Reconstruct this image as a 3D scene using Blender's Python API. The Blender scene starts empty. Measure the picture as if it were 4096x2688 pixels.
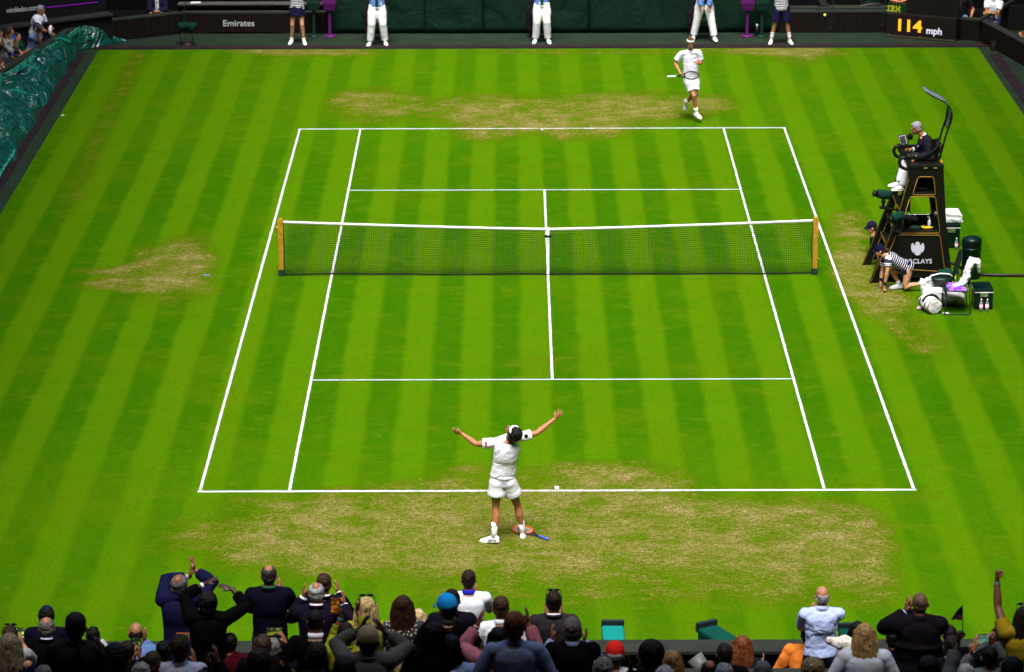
import bpy, math, random
from mathutils import Vector as V, Matrix, noise as mnoise
random.seed(7)
SC = bpy.context.scene
COL = SC.collection
pi = math.pi

# ---------------------------------------------------------------- camera
FPX, CPI, CYA, CRO = 12506.65, 1.26960678, 3.97903e-4, -2.81282e-3
CAM = V((-0.66044, -56.71453, 16.41377))
CR = (Matrix.Rotation(CYA, 3, 'Z') @ Matrix.Rotation(CPI, 3, 'X') @ Matrix.Rotation(CRO, 3, 'Z'))
cd = bpy.data.cameras.new('camera')
cam = bpy.data.objects.new('camera', cd)
COL.objects.link(cam)
cam.matrix_world = Matrix.Translation(CAM) @ CR.to_4x4()
cd.sensor_width = 36.0
cd.lens = FPX / 4096 * 36.0
cd.clip_start = 0.5
cd.clip_end = 500
cd.dof.use_dof = True
cd.dof.focus_distance = 46.0
cd.dof.aperture_fstop = 3.6
SC.camera = cam

# ---------------------------------------------------------------- sky, sun, exposure
w = bpy.data.worlds.new('World')
SC.world = w
w.use_nodes = True
nt = w.node_tree
for n in list(nt.nodes):
    nt.nodes.remove(n)
sky = nt.nodes.new('ShaderNodeTexSky')
sky.sky_type = 'NISHITA'
sky.sun_disc = False
SUN_EL, SUN_ROT = math.radians(66), math.radians(186)
sky.sun_elevation = SUN_EL
sky.sun_rotation = SUN_ROT
sky.air_density = 1.0
sky.dust_density = 4.0
sky.ozone_density = 1.0
bg = nt.nodes.new('ShaderNodeBackground')
bg.inputs['Strength'].default_value = 0.12
wo = nt.nodes.new('ShaderNodeOutputWorld')
nt.links.new(sky.outputs[0], bg.inputs[0])
nt.links.new(bg.outputs[0], wo.inputs[0])
sl = bpy.data.lights.new('sun', 'SUN')
sl.energy = 1.5
sl.angle = math.radians(30)
sl.color = (1.0, 0.97, 0.95)
so = bpy.data.objects.new('sun', sl)
COL.objects.link(so)
# sun_rotation is clockwise from +Y seen from above
sd = V((math.sin(SUN_ROT) * math.cos(SUN_EL), math.cos(SUN_ROT) * math.cos(SUN_EL), math.sin(SUN_EL)))
so.rotation_euler = sd.to_track_quat('Z', 'Y').to_euler()
SC.view_settings.view_transform = 'Standard'
SC.view_settings.look = 'None'
SC.view_settings.gamma = 1
SC.view_settings.use_curve_mapping = False
SC.view_settings.exposure = 1.97

# ---------------------------------------------------------------- survey: sight lines of the calibrated view, used to read off real positions
S2 = 4096 / 2380
def ray(px, py):
    d = CR @ V(((px * S2 - 2048) / FPX, -(py * S2 - 1344) / FPX, -1))
    return d
def G(px, py, z=0.0):
    d = ray(px, py); return CAM + d * ((z - CAM.z) / d.z)
def AY(px, py, Y):
    d = ray(px, py); return CAM + d * ((Y - CAM.y) / d.y)
def AX(px, py, X):
    d = ray(px, py); return CAM + d * ((X - CAM.x) / d.x)

# ---------------------------------------------------------------- materials
MATS = {}
def newmat(name):
    m = bpy.data.materials.new(name); m.use_nodes = True
    t = m.node_tree; b = t.nodes['Principled BSDF']
    return m, t, b
def nd(t, kind, **kw):
    n = t.nodes.new(kind)
    for k, v in kw.items():
        if hasattr(n, k) and not k.startswith('i_'):
            setattr(n, k, v)
    return n
def mix(t, fac, a, b, bt='MIX'):
    m = t.nodes.new('ShaderNodeMix'); m.data_type = 'RGBA'; m.blend_type = bt
    for s, v in ((m.inputs[0], fac), (m.inputs[6], a), (m.inputs[7], b)):
        if isinstance(v, bpy.types.NodeSocket): t.links.new(v, s)
        elif isinstance(v, (int, float)): s.default_value = v
        else: s.default_value = (*v, 1)
    return m.outputs[2]
def math_(t, op, a, b=0.0, c=0.0, clamp=False):
    m = t.nodes.new('ShaderNodeMath'); m.operation = op; m.use_clamp = clamp
    for s, v in zip(m.inputs, (a, b, c)):
        if isinstance(v, bpy.types.NodeSocket): t.links.new(v, s)
        else: s.default_value = v
    return m.outputs[0]
def noise(t, vec, scale, detail=4, rough=.6, stretch=None, dist=0):
    if stretch:
        mp = t.nodes.new('ShaderNodeMapping'); mp.inputs['Scale'].default_value = stretch
        t.links.new(vec, mp.inputs[0]); vec = mp.outputs[0]
    n = t.nodes.new('ShaderNodeTexNoise'); n.inputs['Scale'].default_value = scale
    n.inputs['Detail'].default_value = detail; n.inputs['Roughness'].default_value = rough
    n.inputs['Distortion'].default_value = dist
    t.links.new(vec, n.inputs['Vector']); return n.outputs[0]
def ramp(t, v, lo, hi, smooth=True):
    m = t.nodes.new('ShaderNodeMapRange'); m.clamp = True
    m.interpolation_type = 'SMOOTHSTEP' if smooth else 'LINEAR'
    m.inputs[1].default_value = lo; m.inputs[2].default_value = hi
    t.links.new(v, m.inputs[0]); return m.outputs[0]
def bump(t, b, h, strength, dist=.01):
    n = t.nodes.new('ShaderNodeBump'); n.inputs['Strength'].default_value = strength
    n.inputs['Distance'].default_value = dist
    t.links.new(h, n.inputs['Height']); t.links.new(n.outputs[0], b.inputs['Normal'])
def obj_co(t):
    return t.nodes.new('ShaderNodeTexCoord').outputs['Object']
def geo_co(t):
    return t.nodes.new('ShaderNodeNewGeometry').outputs['Position']
def sc3(c, k):
    return tuple(min(1, x * k) for x in c)

def mat(kind, c=(.5, .5, .5), **o):
    key = (kind, tuple(c), tuple(sorted(o.items())))
    if key in MATS: return MATS[key]
    m, t, b = newmat(kind)
    co = obj_co(t)
    sp = b.inputs['Specular IOR Level']
    if kind == 'cloth':
        n = noise(t, geo_co(t), 9, 3)
        lo_ = .93 if min(c) > .3 else .82
        t.links.new(mix(t, n, sc3(c, lo_), sc3(c, 1.1)), b.inputs['Base Color'])
        b.inputs['Roughness'].default_value = .9; sp.default_value = .03
        a = noise(t, geo_co(t), 14, 3, .55, (1, 1, .45), .6)
        if o.get('folds'):
            a = noise(t, geo_co(t), 3.6, 1.5, .4, (1, 1, 1.7), 1.3)
            r_ = math_(t, 'ABSOLUTE', math_(t, 'SUBTRACT', a, .5)); bump(t, b, math_(t, 'MULTIPLY', r_, -1.), .5, .07)
        else: bump(t, b, a, .4, .02)
    elif kind == 'floral':
        v = t.nodes.new('ShaderNodeTexVoronoi'); v.inputs['Scale'].default_value = 34; t.links.new(geo_co(t), v.inputs[0])
        n = noise(t, geo_co(t), 16, 2)
        s = math_(t, 'ADD', v.outputs[0], math_(t, 'MULTIPLY', n, .35))
        t.links.new(mix(t, ramp(t, s, .42, .5), (.62, .55, .38), (.01, .01, .012)), b.inputs['Base Color'])
        b.inputs['Roughness'].default_value = .8
    elif kind == 'pattern':
        n = noise(t, geo_co(t), 12, 3)
        t.links.new(mix(t, ramp(t, n, .45, .55), c, o.get('c2', (.5, .5, .5))), b.inputs['Base Color'])
        b.inputs['Roughness'].default_value = .85
    elif kind == 'striped':
        # stripes follow the mesh's own stored coordinate
        a = t.nodes.new('ShaderNodeAttribute'); a.attribute_name = 'spine'
        x = math_(t, 'FRACT', math_(t, 'MULTIPLY', a.outputs['Fac'], o.get('n', 20.)))
        s = math_(t, 'LESS_THAN', x, o.get('w', .35))
        t.links.new(mix(t, s, c, o.get('c2', (.8, .8, .8))), b.inputs['Base Color'])
        b.inputs['Roughness'].default_value = .85
    elif kind == 'skin':
        n = noise(t, geo_co(t), 18, 4)
        t.links.new(mix(t, n, sc3(c, .8), sc3(c, 1.15)), b.inputs['Base Color'])
        b.inputs['Roughness'].default_value = .48; sp.default_value = .35
        b.inputs['Subsurface Weight'].default_value = .08
        b.inputs['Subsurface Radius'].default_value = (.02, .008, .004)
        bump(t, b, noise(t, geo_co(t), 60, 3), .15, .004)
    elif kind == 'hair':
        n = noise(t, co, 60, 4, .7, (1, 1, .16))
        n2 = noise(t, co, 11, 2)
        f = math_(t, 'ADD', math_(t, 'MULTIPLY', n, .75), math_(t, 'MULTIPLY', n2, .3))
        t.links.new(mix(t, ramp(t, f, .38, .68), sc3(c, .5), sc3(c, 1.7)), b.inputs['Base Color'])
        b.inputs['Roughness'].default_value = .55; sp.default_value = .14
        bump(t, b, n, .9, .012)
    elif kind == 'paint':
        n = noise(t, co, 25, 5)
        t.links.new(mix(t, n, sc3(c, .85), sc3(c, 1.1)), b.inputs['Base Color'])
        b.inputs['Roughness'].default_value = o.get('rough', .4); sp.default_value = .2
        b.inputs['Metallic'].default_value = o.get('metal', 0.)
        bump(t, b, n, .08, .002)
    elif kind == 'wood':
        n = noise(t, co, 16, 4, .6, (1, 1, .12), 1.2)
        x = math_(t, 'SINE', math_(t, 'MULTIPLY', n, 40.))
        t.links.new(mix(t, ramp(t, x, -1, 1), (.27, .125, .007), (.44, .235, .022)), b.inputs['Base Color'])
        b.inputs['Roughness'].default_value = .35
    elif kind == 'boards':
        n = noise(t, co, 20, 5, .7, (1, 1, .2))
        t.links.new(mix(t, n, sc3(c, .6), sc3(c, 1.4)), b.inputs['Base Color'])
        b.inputs['Roughness'].default_value = .7; sp.default_value = .08
    elif kind == 'concrete':
        n = noise(t, geo_co(t), 2.2, 6, .7); n2 = noise(t, geo_co(t), 60, 3)
        f = math_(t, 'ADD', math_(t, 'MULTIPLY', n, .6), math_(t, 'MULTIPLY', n2, .4))
        t.links.new(mix(t, ramp(t, f, .35, .65), sc3(c, .72), sc3(c, 1.2)), b.inputs['Base Color'])
        b.inputs['Roughness'].default_value = .9; sp.default_value = .06
        bump(t, b, n2, .3, .006)
    elif kind == 'canvas':
        n = noise(t, geo_co(t), 1.3, 4, .55, (1, 1, .7), 1.5); n2 = noise(t, geo_co(t), 40, 2)
        v = t.nodes.new('ShaderNodeTexVoronoi'); v.inputs['Scale'].default_value = 2.3; t.links.new(geo_co(t), v.inputs[0])
        spot = math_(t, 'LESS_THAN', v.outputs[0], .04)
        base = mix(t, n, sc3(c, .7), sc3(c, 1.3))
        t.links.new(mix(t, math_(t, 'MULTIPLY', spot, .25), base, (.3, .5, .4)), b.inputs['Base Color'])
        b.inputs['Roughness'].default_value = .5; sp.default_value = .12
        bump(t, b, n, .6, .12)
    elif kind == 'tarp':
        n = noise(t, geo_co(t), 3.0, 4)
        t.links.new(mix(t, n, sc3(c, .6), sc3(c, 1.5)), b.inputs['Base Color'])
        b.inputs['Roughness'].default_value = .16; sp.default_value = .6
        bump(t, b, noise(t, geo_co(t), 1.9, 3, .5, None, 1.8), .75, .32)
    elif kind == 'glow':
        b.inputs['Base Color'].default_value = (*c, 1)
        b.inputs['Emission Color'].default_value = (*c, 1)
        b.inputs['Emission Strength'].default_value = o.get('e', .5)
    elif kind == 'screen':
        n = noise(t, co, o.get('s', 45.), 1, .5, (1, 1, 2.5))
        cc = mix(t, ramp(t, n, .48, .56), c, o.get('c2', (.3, .55, .05)))
        t.links.new(cc, b.inputs['Base Color']); t.links.new(cc, b.inputs['Emission Color'])
        b.inputs['Emission Strength'].default_value = o.get('e', .25)
        b.inputs['Roughness'].default_value = .1
    elif kind == 'glass':
        b.inputs['Base Color'].default_value = (*c, 1)
        b.inputs['Roughness'].default_value = .08
        b.inputs['Transmission Weight'].default_value = .85
        b.inputs['IOR'].default_value = 1.33
    elif kind == 'ball':
        n = noise(t, co, 90, 3)
        t.links.new(mix(t, n, sc3(c, .8), sc3(c, 1.2)), b.inputs['Base Color'])
        b.inputs['Roughness'].default_value = .95
    MATS[key] = m
    return m

# ---------------------------------------------------------------- mesh builder
X, Y, Z = V((1, 0, 0)), V((0, 1, 0)), V((0, 0, 1))
def frame(d, hint=None):
    d = d.normalized()
    h = hint if hint is not None else (Z if abs(d.z) < .9 else Y)
    a = d.cross(h)
    if a.length < 1e-5: a = d.cross(X)
    a.normalize(); b = a.cross(d).normalized()
    return a, b      # two axes perpendicular to d
class MB:
    def __init__(s): s.v = []; s.f = []; s.sp = []
    def add(s, vs, fs, sp=None):
        o = len(s.v); s.v += [V(x) for x in vs]; s.f += [tuple(i + o for i in f) for f in fs]
        s.sp += (sp if sp else [0.] * len(vs)); return s
    def loft(s, rings, n=16, sp=None):
        vs, fs, at = [], [], []
        for k, (c, ax, ay, a, b) in enumerate(rings):
            for i in range(n):
                t = 2 * pi * i / n
                vs.append(V(c) + ax * (a * math.cos(t)) + ay * (b * math.sin(t)))
                at.append(sp[k] if sp else 0.)
        for k in range(len(rings) - 1):
            for i in range(n):
                j = (i + 1) % n
                fs.append((k * n + i, k * n + j, (k + 1) * n + j, (k + 1) * n + i))
        fs.append(tuple(range(n - 1, -1, -1))); fs.append(tuple((len(rings) - 1) * n + i for i in range(n)))
        return s.add(vs, fs, at)
    def ell(s, c, r, ax=None, n=14, m=9):
        ax = ax or (X, Y, Z); c = V(c); vs = [c + ax[2] * r[2]]; fs = []
        for j in range(1, m):
            p = pi * j / m
            for i in range(n):
                t = 2 * pi * i / n
                vs.append(c + ax[0] * (r[0] * math.sin(p) * math.cos(t)) + ax[1] * (r[1] * math.sin(p) * math.sin(t)) + ax[2] * (r[2] * math.cos(p)))
        vs.append(c - ax[2] * r[2]); L = len(vs) - 1
        for i in range(n):
            fs.append((0, 1 + i, 1 + (i + 1) % n))
            fs.append((L, 1 + (m - 2) * n + (i + 1) % n, 1 + (m - 2) * n + i))
        for j in range(m - 2):
            for i in range(n):
                a = 1 + j * n; k = (i + 1) % n
                fs.append((a + i, a + n + i, a + n + k, a + k))
        return s.add(vs, fs)
    def chain(s, pts, rad, n=12, round_=True, flat=1.0, hint=None, sp=None):
        pts = [V(p) for p in pts]
        if isinstance(rad, (int, float)): rad = [rad] * len(pts)
        rings = []
        N = len(pts)
        a0 = None
        for i, p in enumerate(pts):
            d = (pts[min(i + 1, N - 1)] - pts[max(i - 1, 0)])
            if d.length < 1e-6: d = Z.copy()
            d.normalize()
            if a0 is None: a, b = frame(d, hint)
            else:
                a = a0 - d * a0.dot(d)
                a = a.normalized() if a.length > 1e-5 else frame(d)[0]
                b = d.cross(a) * -1
            a0 = a
            if i == 0 and round_:
                rings.append((p - d * rad[0] * .9, a, b, rad[0] * .35, rad[0] * .35 * flat))
                rings.append((p - d * rad[0] * .6, a, b, rad[0] * .75, rad[0] * .75 * flat))
            rings.append((p, a, b, rad[i], rad[i] * flat))
            if i == N - 1 and round_:
                rings.append((p + d * rad[i] * .6, a, b, rad[i] * .75, rad[i] * .75 * flat))
                rings.append((p + d * rad[i] * .9, a, b, rad[i] * .35, rad[i] * .35 * flat))
        return s.loft(rings, n, sp if sp and len(sp) == len(rings) else None)
    def box(s, c, sz, ax=None):
        ax = ax or (X, Y, Z); c = V(c); vs = []
        for k in (-1, 1):
            for j in (-1, 1):
                for i in (-1, 1):
                    vs.append(c + ax[0] * (i * sz[0] / 2) + ax[1] * (j * sz[1] / 2) + ax[2] * (k * sz[2] / 2))
        return s.add(vs, [(0, 2, 3, 1), (4, 5, 7, 6), (0, 1, 5, 4), (2, 6, 7, 3), (0, 4, 6, 2), (1, 3, 7, 5)])
    def quadslab(s, p, q, z0, z1, th):   # wall slab from p to q (xy), thickness th away to the left of p->q
        p, q = V((p[0], p[1], 0)), V((q[0], q[1], 0)); d = (q - p).normalized(); n = V((-d.y, d.x, 0)) * th
        vs = [p, q, q + n, p + n]; vs = [V((a.x, a.y, z0)) for a in vs] + [V((a.x, a.y, z1)) for a in vs]
        return s.add(vs, [(3, 2, 1, 0), (4, 5, 6, 7), (0, 1, 5, 4), (1, 2, 6, 5), (2, 3, 7, 6), (3, 0, 4, 7)])
    def prism(s, poly, o, ax, ay, depth):   # outline in the ax/ay plane, pushed along ax x ay
        o = V(o); nz = ax.cross(ay).normalized() * depth; n = len(poly)
        vs = [o + ax * x + ay * y for x, y in poly]; vs += [v + nz for v in vs]
        fs = [tuple(range(n - 1, -1, -1)), tuple(range(n, 2 * n))]
        fs += [(i, (i + 1) % n, n + (i + 1) % n, n + i) for i in range(n)]
        return s.add(vs, fs)
    def lathe(s, c, prof, n=24, ax=None):
        ax = ax or (X, Y, Z); c = V(c)
        return s.loft([(c + ax[2] * z, ax[0], ax[1], r, r) for r, z in prof], n)
    def build(s, name, m, parent=None, smooth=False, remesh=None, it=4, disp=None, bevel=None, sub=None, label=None):
        off = parent.get('_o') if parent is not None else None
        o_ = V(off) if off is not None else V((0, 0, 0))
        me = bpy.data.meshes.new(name)
        me.from_pydata([v - o_ for v in s.v], [], s.f)
        if any(s.sp):
            at = me.attributes.new('spine', 'FLOAT', 'POINT')
            at.data.foreach_set('value', s.sp)
        me.validate(); me.materials.append(m)
        if smooth or remesh:
            me.polygons.foreach_set('use_smooth', [True] * len(me.polygons))
        ob = bpy.data.objects.new(name, me); COL.objects.link(ob)
        if parent is not None:
            ob.parent = parent
            if '_o' not in ob and off is not None: ob['_o'] = off
        if sub:
            q = ob.modifiers.new('sub', 'SUBSURF'); q.levels = q.render_levels = sub
        if remesh:
            q = ob.modifiers.new('remesh', 'REMESH'); q.mode = 'VOXEL'; q.voxel_size = remesh; q.use_smooth_shade = True
            q = ob.modifiers.new('smooth', 'SMOOTH'); q.factor = .5; q.iterations = it
        if disp:
            tx = bpy.data.textures.get('clouds%g' % disp[0]) or bpy.data.textures.new('clouds%g' % disp[0], 'CLOUDS')
            tx.noise_scale = disp[0]; tx.noise_depth = 2
            q = ob.modifiers.new('folds', 'DISPLACE'); q.texture = tx; q.strength = disp[1]; q.mid_level = .5; q.texture_coords = 'GLOBAL'
        if bevel:
            q = ob.modifiers.new('bevel', 'BEVEL'); q.width = bevel; q.segments = 2; q.limit_method = 'ANGLE'
        if label: ob['label'] = label
        return ob
def thing(name, label, cat, loc=(0, 0, 0), group=None):
    o = bpy.data.objects.new(name, None); COL.objects.link(o); o.location = loc
    o.empty_display_size = .1
    o['_o'] = list(loc); o['label'] = label; o['category'] = cat
    if group: o['group'] = group
    return o
def tag(o, label, cat, group=None):
    o['label'] = label; o['category'] = cat
    if group: o['group'] = group
    return o
def struct(name, mb, m, **k):
    o = mb.build(name, m, None, **k); o['kind'] = 'structure'; return o
def text(s, name, m, parent, origin, ax, ay, height, depth=.004, bold=.0, width=None, center=False, shear=0.):
    cu = bpy.data.curves.new(name, 'FONT'); cu.body = s; cu.size = 1; cu.offset = bold; cu.extrude = .5; cu.shear = shear
    cu.resolution_u = 4
    to = bpy.data.objects.new(name, cu); COL.objects.link(to)
    bpy.context.view_layer.update()
    dg = bpy.context.evaluated_depsgraph_get()
    me = bpy.data.meshes.new_from_object(to.evaluated_get(dg))
    bpy.data.objects.remove(to); bpy.data.curves.remove(cu)
    xs = [v.co.x for v in me.vertices]; ys = [v.co.y for v in me.vertices]
    x0, x1, y0, y1 = min(xs), max(xs), min(0, min(ys)) * 0, max(ys)
    ky = height / y1; kx = (width / (x1 - x0)) if width else ky
    nz = ax.cross(ay).normalized(); off = V(parent['_o']) if parent is not None and '_o' in parent else V((0, 0, 0))
    for v in me.vertices:
        x = (v.co.x - x0) * kx - ((x1 - x0) * kx / 2 if center else 0)
        v.co = V(origin) + ax * x + ay * (v.co.y * ky) + nz * (v.co.z * depth * 2) - off
    me.materials.clear(); me.materials.append(m)
    ob = bpy.data.objects.new(name, me); COL.objects.link(ob)
    if parent is not None: ob.parent = parent
    return ob
def copy_tree(o, loc, parent=None, rot=None):
    c = o.copy(); COL.objects.link(c)
    if parent is not None: c.parent = parent
    if loc is not None: c.location = loc
    if rot is not None: c.rotation_euler = (0, 0, rot)
    for ch in list(o.children): copy_tree(ch, None, c)
    return c
# ================================================================ SETTING
# ground: one big sheet
m, t, b = newmat('ground_concrete')
struct('ground', MB().add([(-90, -90, -.012), (90, -90, -.012), (90, 90, -.012), (-90, 90, -.012)], [(0, 1, 2, 3)]), mat('concrete', (.03, .045, .035)))
struct('pavement', MB().add([(-13.6, -22.6, -.004), (13.6, -22.6, -.004), (13.6, 24, -.004), (-13.6, 24, -.004)], [(0, 1, 2, 3)]), mat('concrete', (.013, .024, .014)))

# grass with wear stored per vertex
GX0, GX1, GY0, GY1, ST = -11.05, 11.03, -22.2, 20.45, .15
wear_px = [  # px, py, rx, ry (seen ellipse), strength
 (1300,1290,700,120,.2),(1250,1400,800,80,.1),
 (1150,1235,560,60,.9),(900,1255,330,50,.7),(760,1215,130,45,.5),(1500,1235,330,50,.65),(1180,1170,260,25,.75),(1420,1165,200,25,.95),
 (1130,1170,110,22,.9),(1450,1105,110,28,1.0),(1500,1125,90,22,.6),(1250,1115,100,25,.5),(1090,1095,70,18,.5),(1000,1130,110,18,.55),(930,1145,120,14,.4),(1330,1095,80,18,.5),
 (1900,1250,110,55,.8),(1960,1230,80,45,.7),(2010,1310,60,70,.75),(1850,1200,120,40,.5),(1780,1260,110,60,.5),(1650,1230,160,50,.35),(700,1290,110,36,.45),(620,1260,70,34,.35),
 (1000,1290,200,40,.45),(1600,1330,300,50,.35),(1880,1340,160,50,.4),(560,1160,80,25,.25),(1300,1330,300,50,.25),(760,1160,120,18,.35),
 (875,245,85,32,.95),(830,225,45,14,.6),(1230,250,200,26,.75),(1450,245,100,24,.75),(1110,255,90,24,.6),(1180,288,110,20,1.0),(1300,285,90,18,.9),(1130,310,55,16,.9),(1380,295,90,20,1.0),(1310,275,60,20,.9),(1330,318,40,10,.6),
 (1560,240,110,24,.55),(1660,243,45,16,.8),(1540,270,90,18,.5),(1700,300,60,10,.2),
 (265,628,75,7,1.0),(270,660,80,9,1.0),(340,648,85,22,1.0),(380,625,75,30,.85),(430,610,60,30,.8),(395,585,60,28,.55),(440,570,40,20,.5),(400,650,80,22,.55),(440,680,80,24,.35),(300,690,120,30,.2),
 (690,118,100,9,1.2),(600,117,60,5,.7),(800,122,130,7,.6),(1830,118,85,12,1.2),(1740,117,100,6,.8),(1900,122,60,8,.5),(1500,122,300,6,.35),(1850,140,50,12,.5),(1240,120,200,5,.35),
 (1985,520,38,28,.75),(1975,580,40,50,.8),(1990,650,45,40,.95),(2030,680,50,25,1.0),(2080,700,45,18,.95),(2045,710,45,20,.7),(2080,740,50,22,.55),(2135,775,50,30,.6),(2170,815,50,30,.35),(2060,600,20,40,.4),(1990,620,25,60,.7),
 (1270,390,180,14,.2),(700,900,60,30,.1),(2140,1155,60,12,.25),(2130,1130,30,10,.3),(1230,860,90,30,.18),(1350,840,120,30,.2),(1480,920,100,20,.15),(1150,800,90,30,.12),(820,1140,60,10,.35)]
wear_w = []
for px, py, rx, ry, st in wear_px:
    c = G(px, py); ex = (G(px + rx, py) - G(px - rx, py)).length / 2; ey = (G(px, py - ry) - G(px, py + ry)).length / 2
    wear_w.append((c.x, c.y, ex, ey, st))
nx = int(round((GX1 - GX0) / ST)); ny = int(round((GY1 - GY0) / ST))
vs, wv, dv = [], [], []
for j in range(ny + 1):
    y = GY0 + (GY1 - GY0) * j / ny
    for i in range(nx + 1):
        x = GX0 + (GX1 - GX0) * i / nx
        vs.append((x, y, 0))
        wv_ = 0
        for cx, cy, ex, ey, st in wear_w:
            d = ((x - cx) / ex) ** 2 + ((y - cy) / ey) ** 2
            if d < 4: wv_ += st * max(0, 1 - d / 4) ** 2
        # worn band beside the left edge
        lx = -9.75 + (y - 5) * -.018
        if y > 2: wv_ += .42 * math.exp(-((x - lx) / .32) ** 2) * min(1, (y - 2) / 4)
        lx = 9.9
        if y > 6: wv_ += .25 * math.exp(-((x - lx) / .3) ** 2)
        wv.append(wv_)
fs = [(j * (nx + 1) + i, j * (nx + 1) + i + 1, (j + 1) * (nx + 1) + i + 1, (j + 1) * (nx + 1) + i) for j in range(ny) for i in range(nx)]
me = bpy.data.meshes.new('grass_court'); me.from_pydata(vs, [], fs)
at = me.attributes.new('wear', 'FLOAT', 'POINT'); at.data.foreach_set('value', wv)
go = bpy.data.objects.new('grass_court', me); COL.objects.link(go); go['kind'] = 'structure'
m, t, b = newmat('grass'); me.materials.append(m)
P = geo_co(t)
sx = nd(t, 'ShaderNodeSeparateXYZ'); t.links.new(P, sx.inputs[0])
n_lo = noise(t, P, .45, 3); n_mid = noise(t, P, 1.6, 4, .6, (1, .8, 1)); n_f = noise(t, P, 15, 5, .8, (.75, 1.1, 1)); n_ff = noise(t, P, 48, 3, .8, (.7, 1.0, 1))
n_st = noise(t, P, 4.5, 5, .72, (.75, 1.15, 1), .8); n_bl = noise(t, P, 2.2, 4, .65, (.7, 1.2, 1), .5)
cen = lambda n_, k_: math_(t, 'MULTIPLY', math_(t, 'SUBTRACT', n_, .5), k_)
add = lambda a_, b__: math_(t, 'ADD', a_, b__)
xw = add(sx.outputs[0], cen(n_mid, .12))
ph = math_(t, 'MULTIPLY', math_(t, 'SUBTRACT', xw, .23), 2 * pi / 1.015)
stp = ramp(t, add(math_(t, 'COSINE', ph), add(cen(n_f, .9), cen(n_lo, 1.0))), -.45, .45)      # 1 on dark mowing bands; blade-lean shading painted as colour
ya = math_(t, 'ABSOLUTE', sx.outputs[1])
stp = math_(t, 'MULTIPLY', stp, add(.52, math_(t, 'MULTIPLY', ramp(t, ya, 11.5, 8.), .28)))
dark = mix(t, n_mid, (.022, .150, .001), (.045, .190, .0015))
lite = mix(t, n_mid, (.070, .234, .002), (.106, .282, .003))
gr = mix(t, stp, lite, dark)
gr = mix(t, math_(t, 'MULTIPLY', ramp(t, n_lo, .45, .75), .4), gr, (.125, .245, .0015))
gr = mix(t, math_(t, 'MULTIPLY', ramp(t, n_bl, .50, .74), .4), gr, (.135, .255, .006))
gr = mix(t, math_(t, 'MULTIPLY', ramp(t, n_st, .56, .74), .35), gr, (.2, .29, .02))
gr = mix(t, math_(t, 'MULTIPLY', ramp(t, n_st, .43, .28), .32), gr, (.035, .125, .0015))
att = nd(t, 'ShaderNodeAttribute', attribute_name='wear')
A = math_(t, 'MINIMUM', att.outputs['Fac'], 1.2)
nn = add(add(cen(n_st, 1.4), cen(n_mid, 1.7)), add(cen(n_f, 2.0), add(cen(n_bl, 1.9), cen(n_ff, 1.8))))
wr = add(math_(t, 'MULTIPLY', A, .68), nn)
wr = math_(t, 'MULTIPLY', wr, ramp(t, A, .0, .5))
w1 = ramp(t, wr, .0, .8); w2 = ramp(t, wr, .4, 1.3); w3 = ramp(t, wr, 1.1, 1.9)
straw = mix(t, n_ff, (.16, .165, .035), (.42, .41, .16))
pale = mix(t, n_ff, (.32, .28, .14), (.60, .54, .34))
olive = mix(t, n_f, (.09, .16, .004), (.17, .235, .013))
gr = mix(t, math_(t, 'MULTIPLY', ramp(t, add(A, cen(n_mid, .3)), .05, .5), .5), gr, (.085, .175, .003))
gr = mix(t, math_(t, 'MULTIPLY', w1, .85), gr, olive)
gr = mix(t, math_(t, 'MULTIPLY', w2, .75), gr, straw)
gr = mix(t, math_(t, 'MULTIPLY', w3, .85), gr, pale)
fine = ramp(t, add(math_(t, 'MULTIPLY', n_f, .35), math_(t, 'MULTIPLY', n_ff, .65)), .34, .64, False)
amt = add(.42, math_(t, 'MULTIPLY', w1, .4))
gr = mix(t, amt, gr, mix(t, fine, (.22, .28, .22), (1.6, 1.5, 1.4)), 'MULTIPLY')
spk = math_(t, 'MULTIPLY', ramp(t, n_f, .42, .33), w1)
gr = mix(t, math_(t, 'MULTIPLY', spk, .55), gr, (.05, .045, .012))
gr = mix(t, 1.0, gr, (.56, .50, .46), 'MULTIPLY')
t.links.new(gr, b.inputs['Base Color'])
b.inputs['Roughness'].default_value = 1.; b.inputs['Specular IOR Level'].default_value = .0
hgt = math_(t, 'ADD', math_(t, 'MULTIPLY', n_f, .6), n_ff)
bump(t, b, hgt, .7, .03)

# chalk lines
ml, t, b = newmat('chalk'); P = geo_co(t)
n = noise(t, P, 30, 5, .8); n2 = noise(t, P, 3, 3)
f = ramp(t, math_(t, 'ADD', math_(t, 'MULTIPLY', n, .7), math_(t, 'MULTIPLY', n2, .4)), .30, .60)
s_ = nd(t, 'ShaderNodeSeparateXYZ'); t.links.new(P, s_.inputs[0])
ed = math_(t, 'MULTIPLY', ramp(t, math_(t, 'ABSOLUTE', s_.outputs[1]), 11.6, 11.75), ramp(t, math_(t, 'ABSOLUTE', s_.outputs[0]), 3.8, 1.2))
f = math_(t, 'SUBTRACT', f, math_(t, 'MULTIPLY', ed, ramp(t, noise(t, P, 9, 4, .7), .42, .62)), 0, True)
t.links.new(mix(t, f, (.24, .28, .15), (.44, .45, .48)), b.inputs['Base Color']); b.inputs['Roughness'].default_value = .9
bump(t, b, n, .4, .01)
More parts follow.
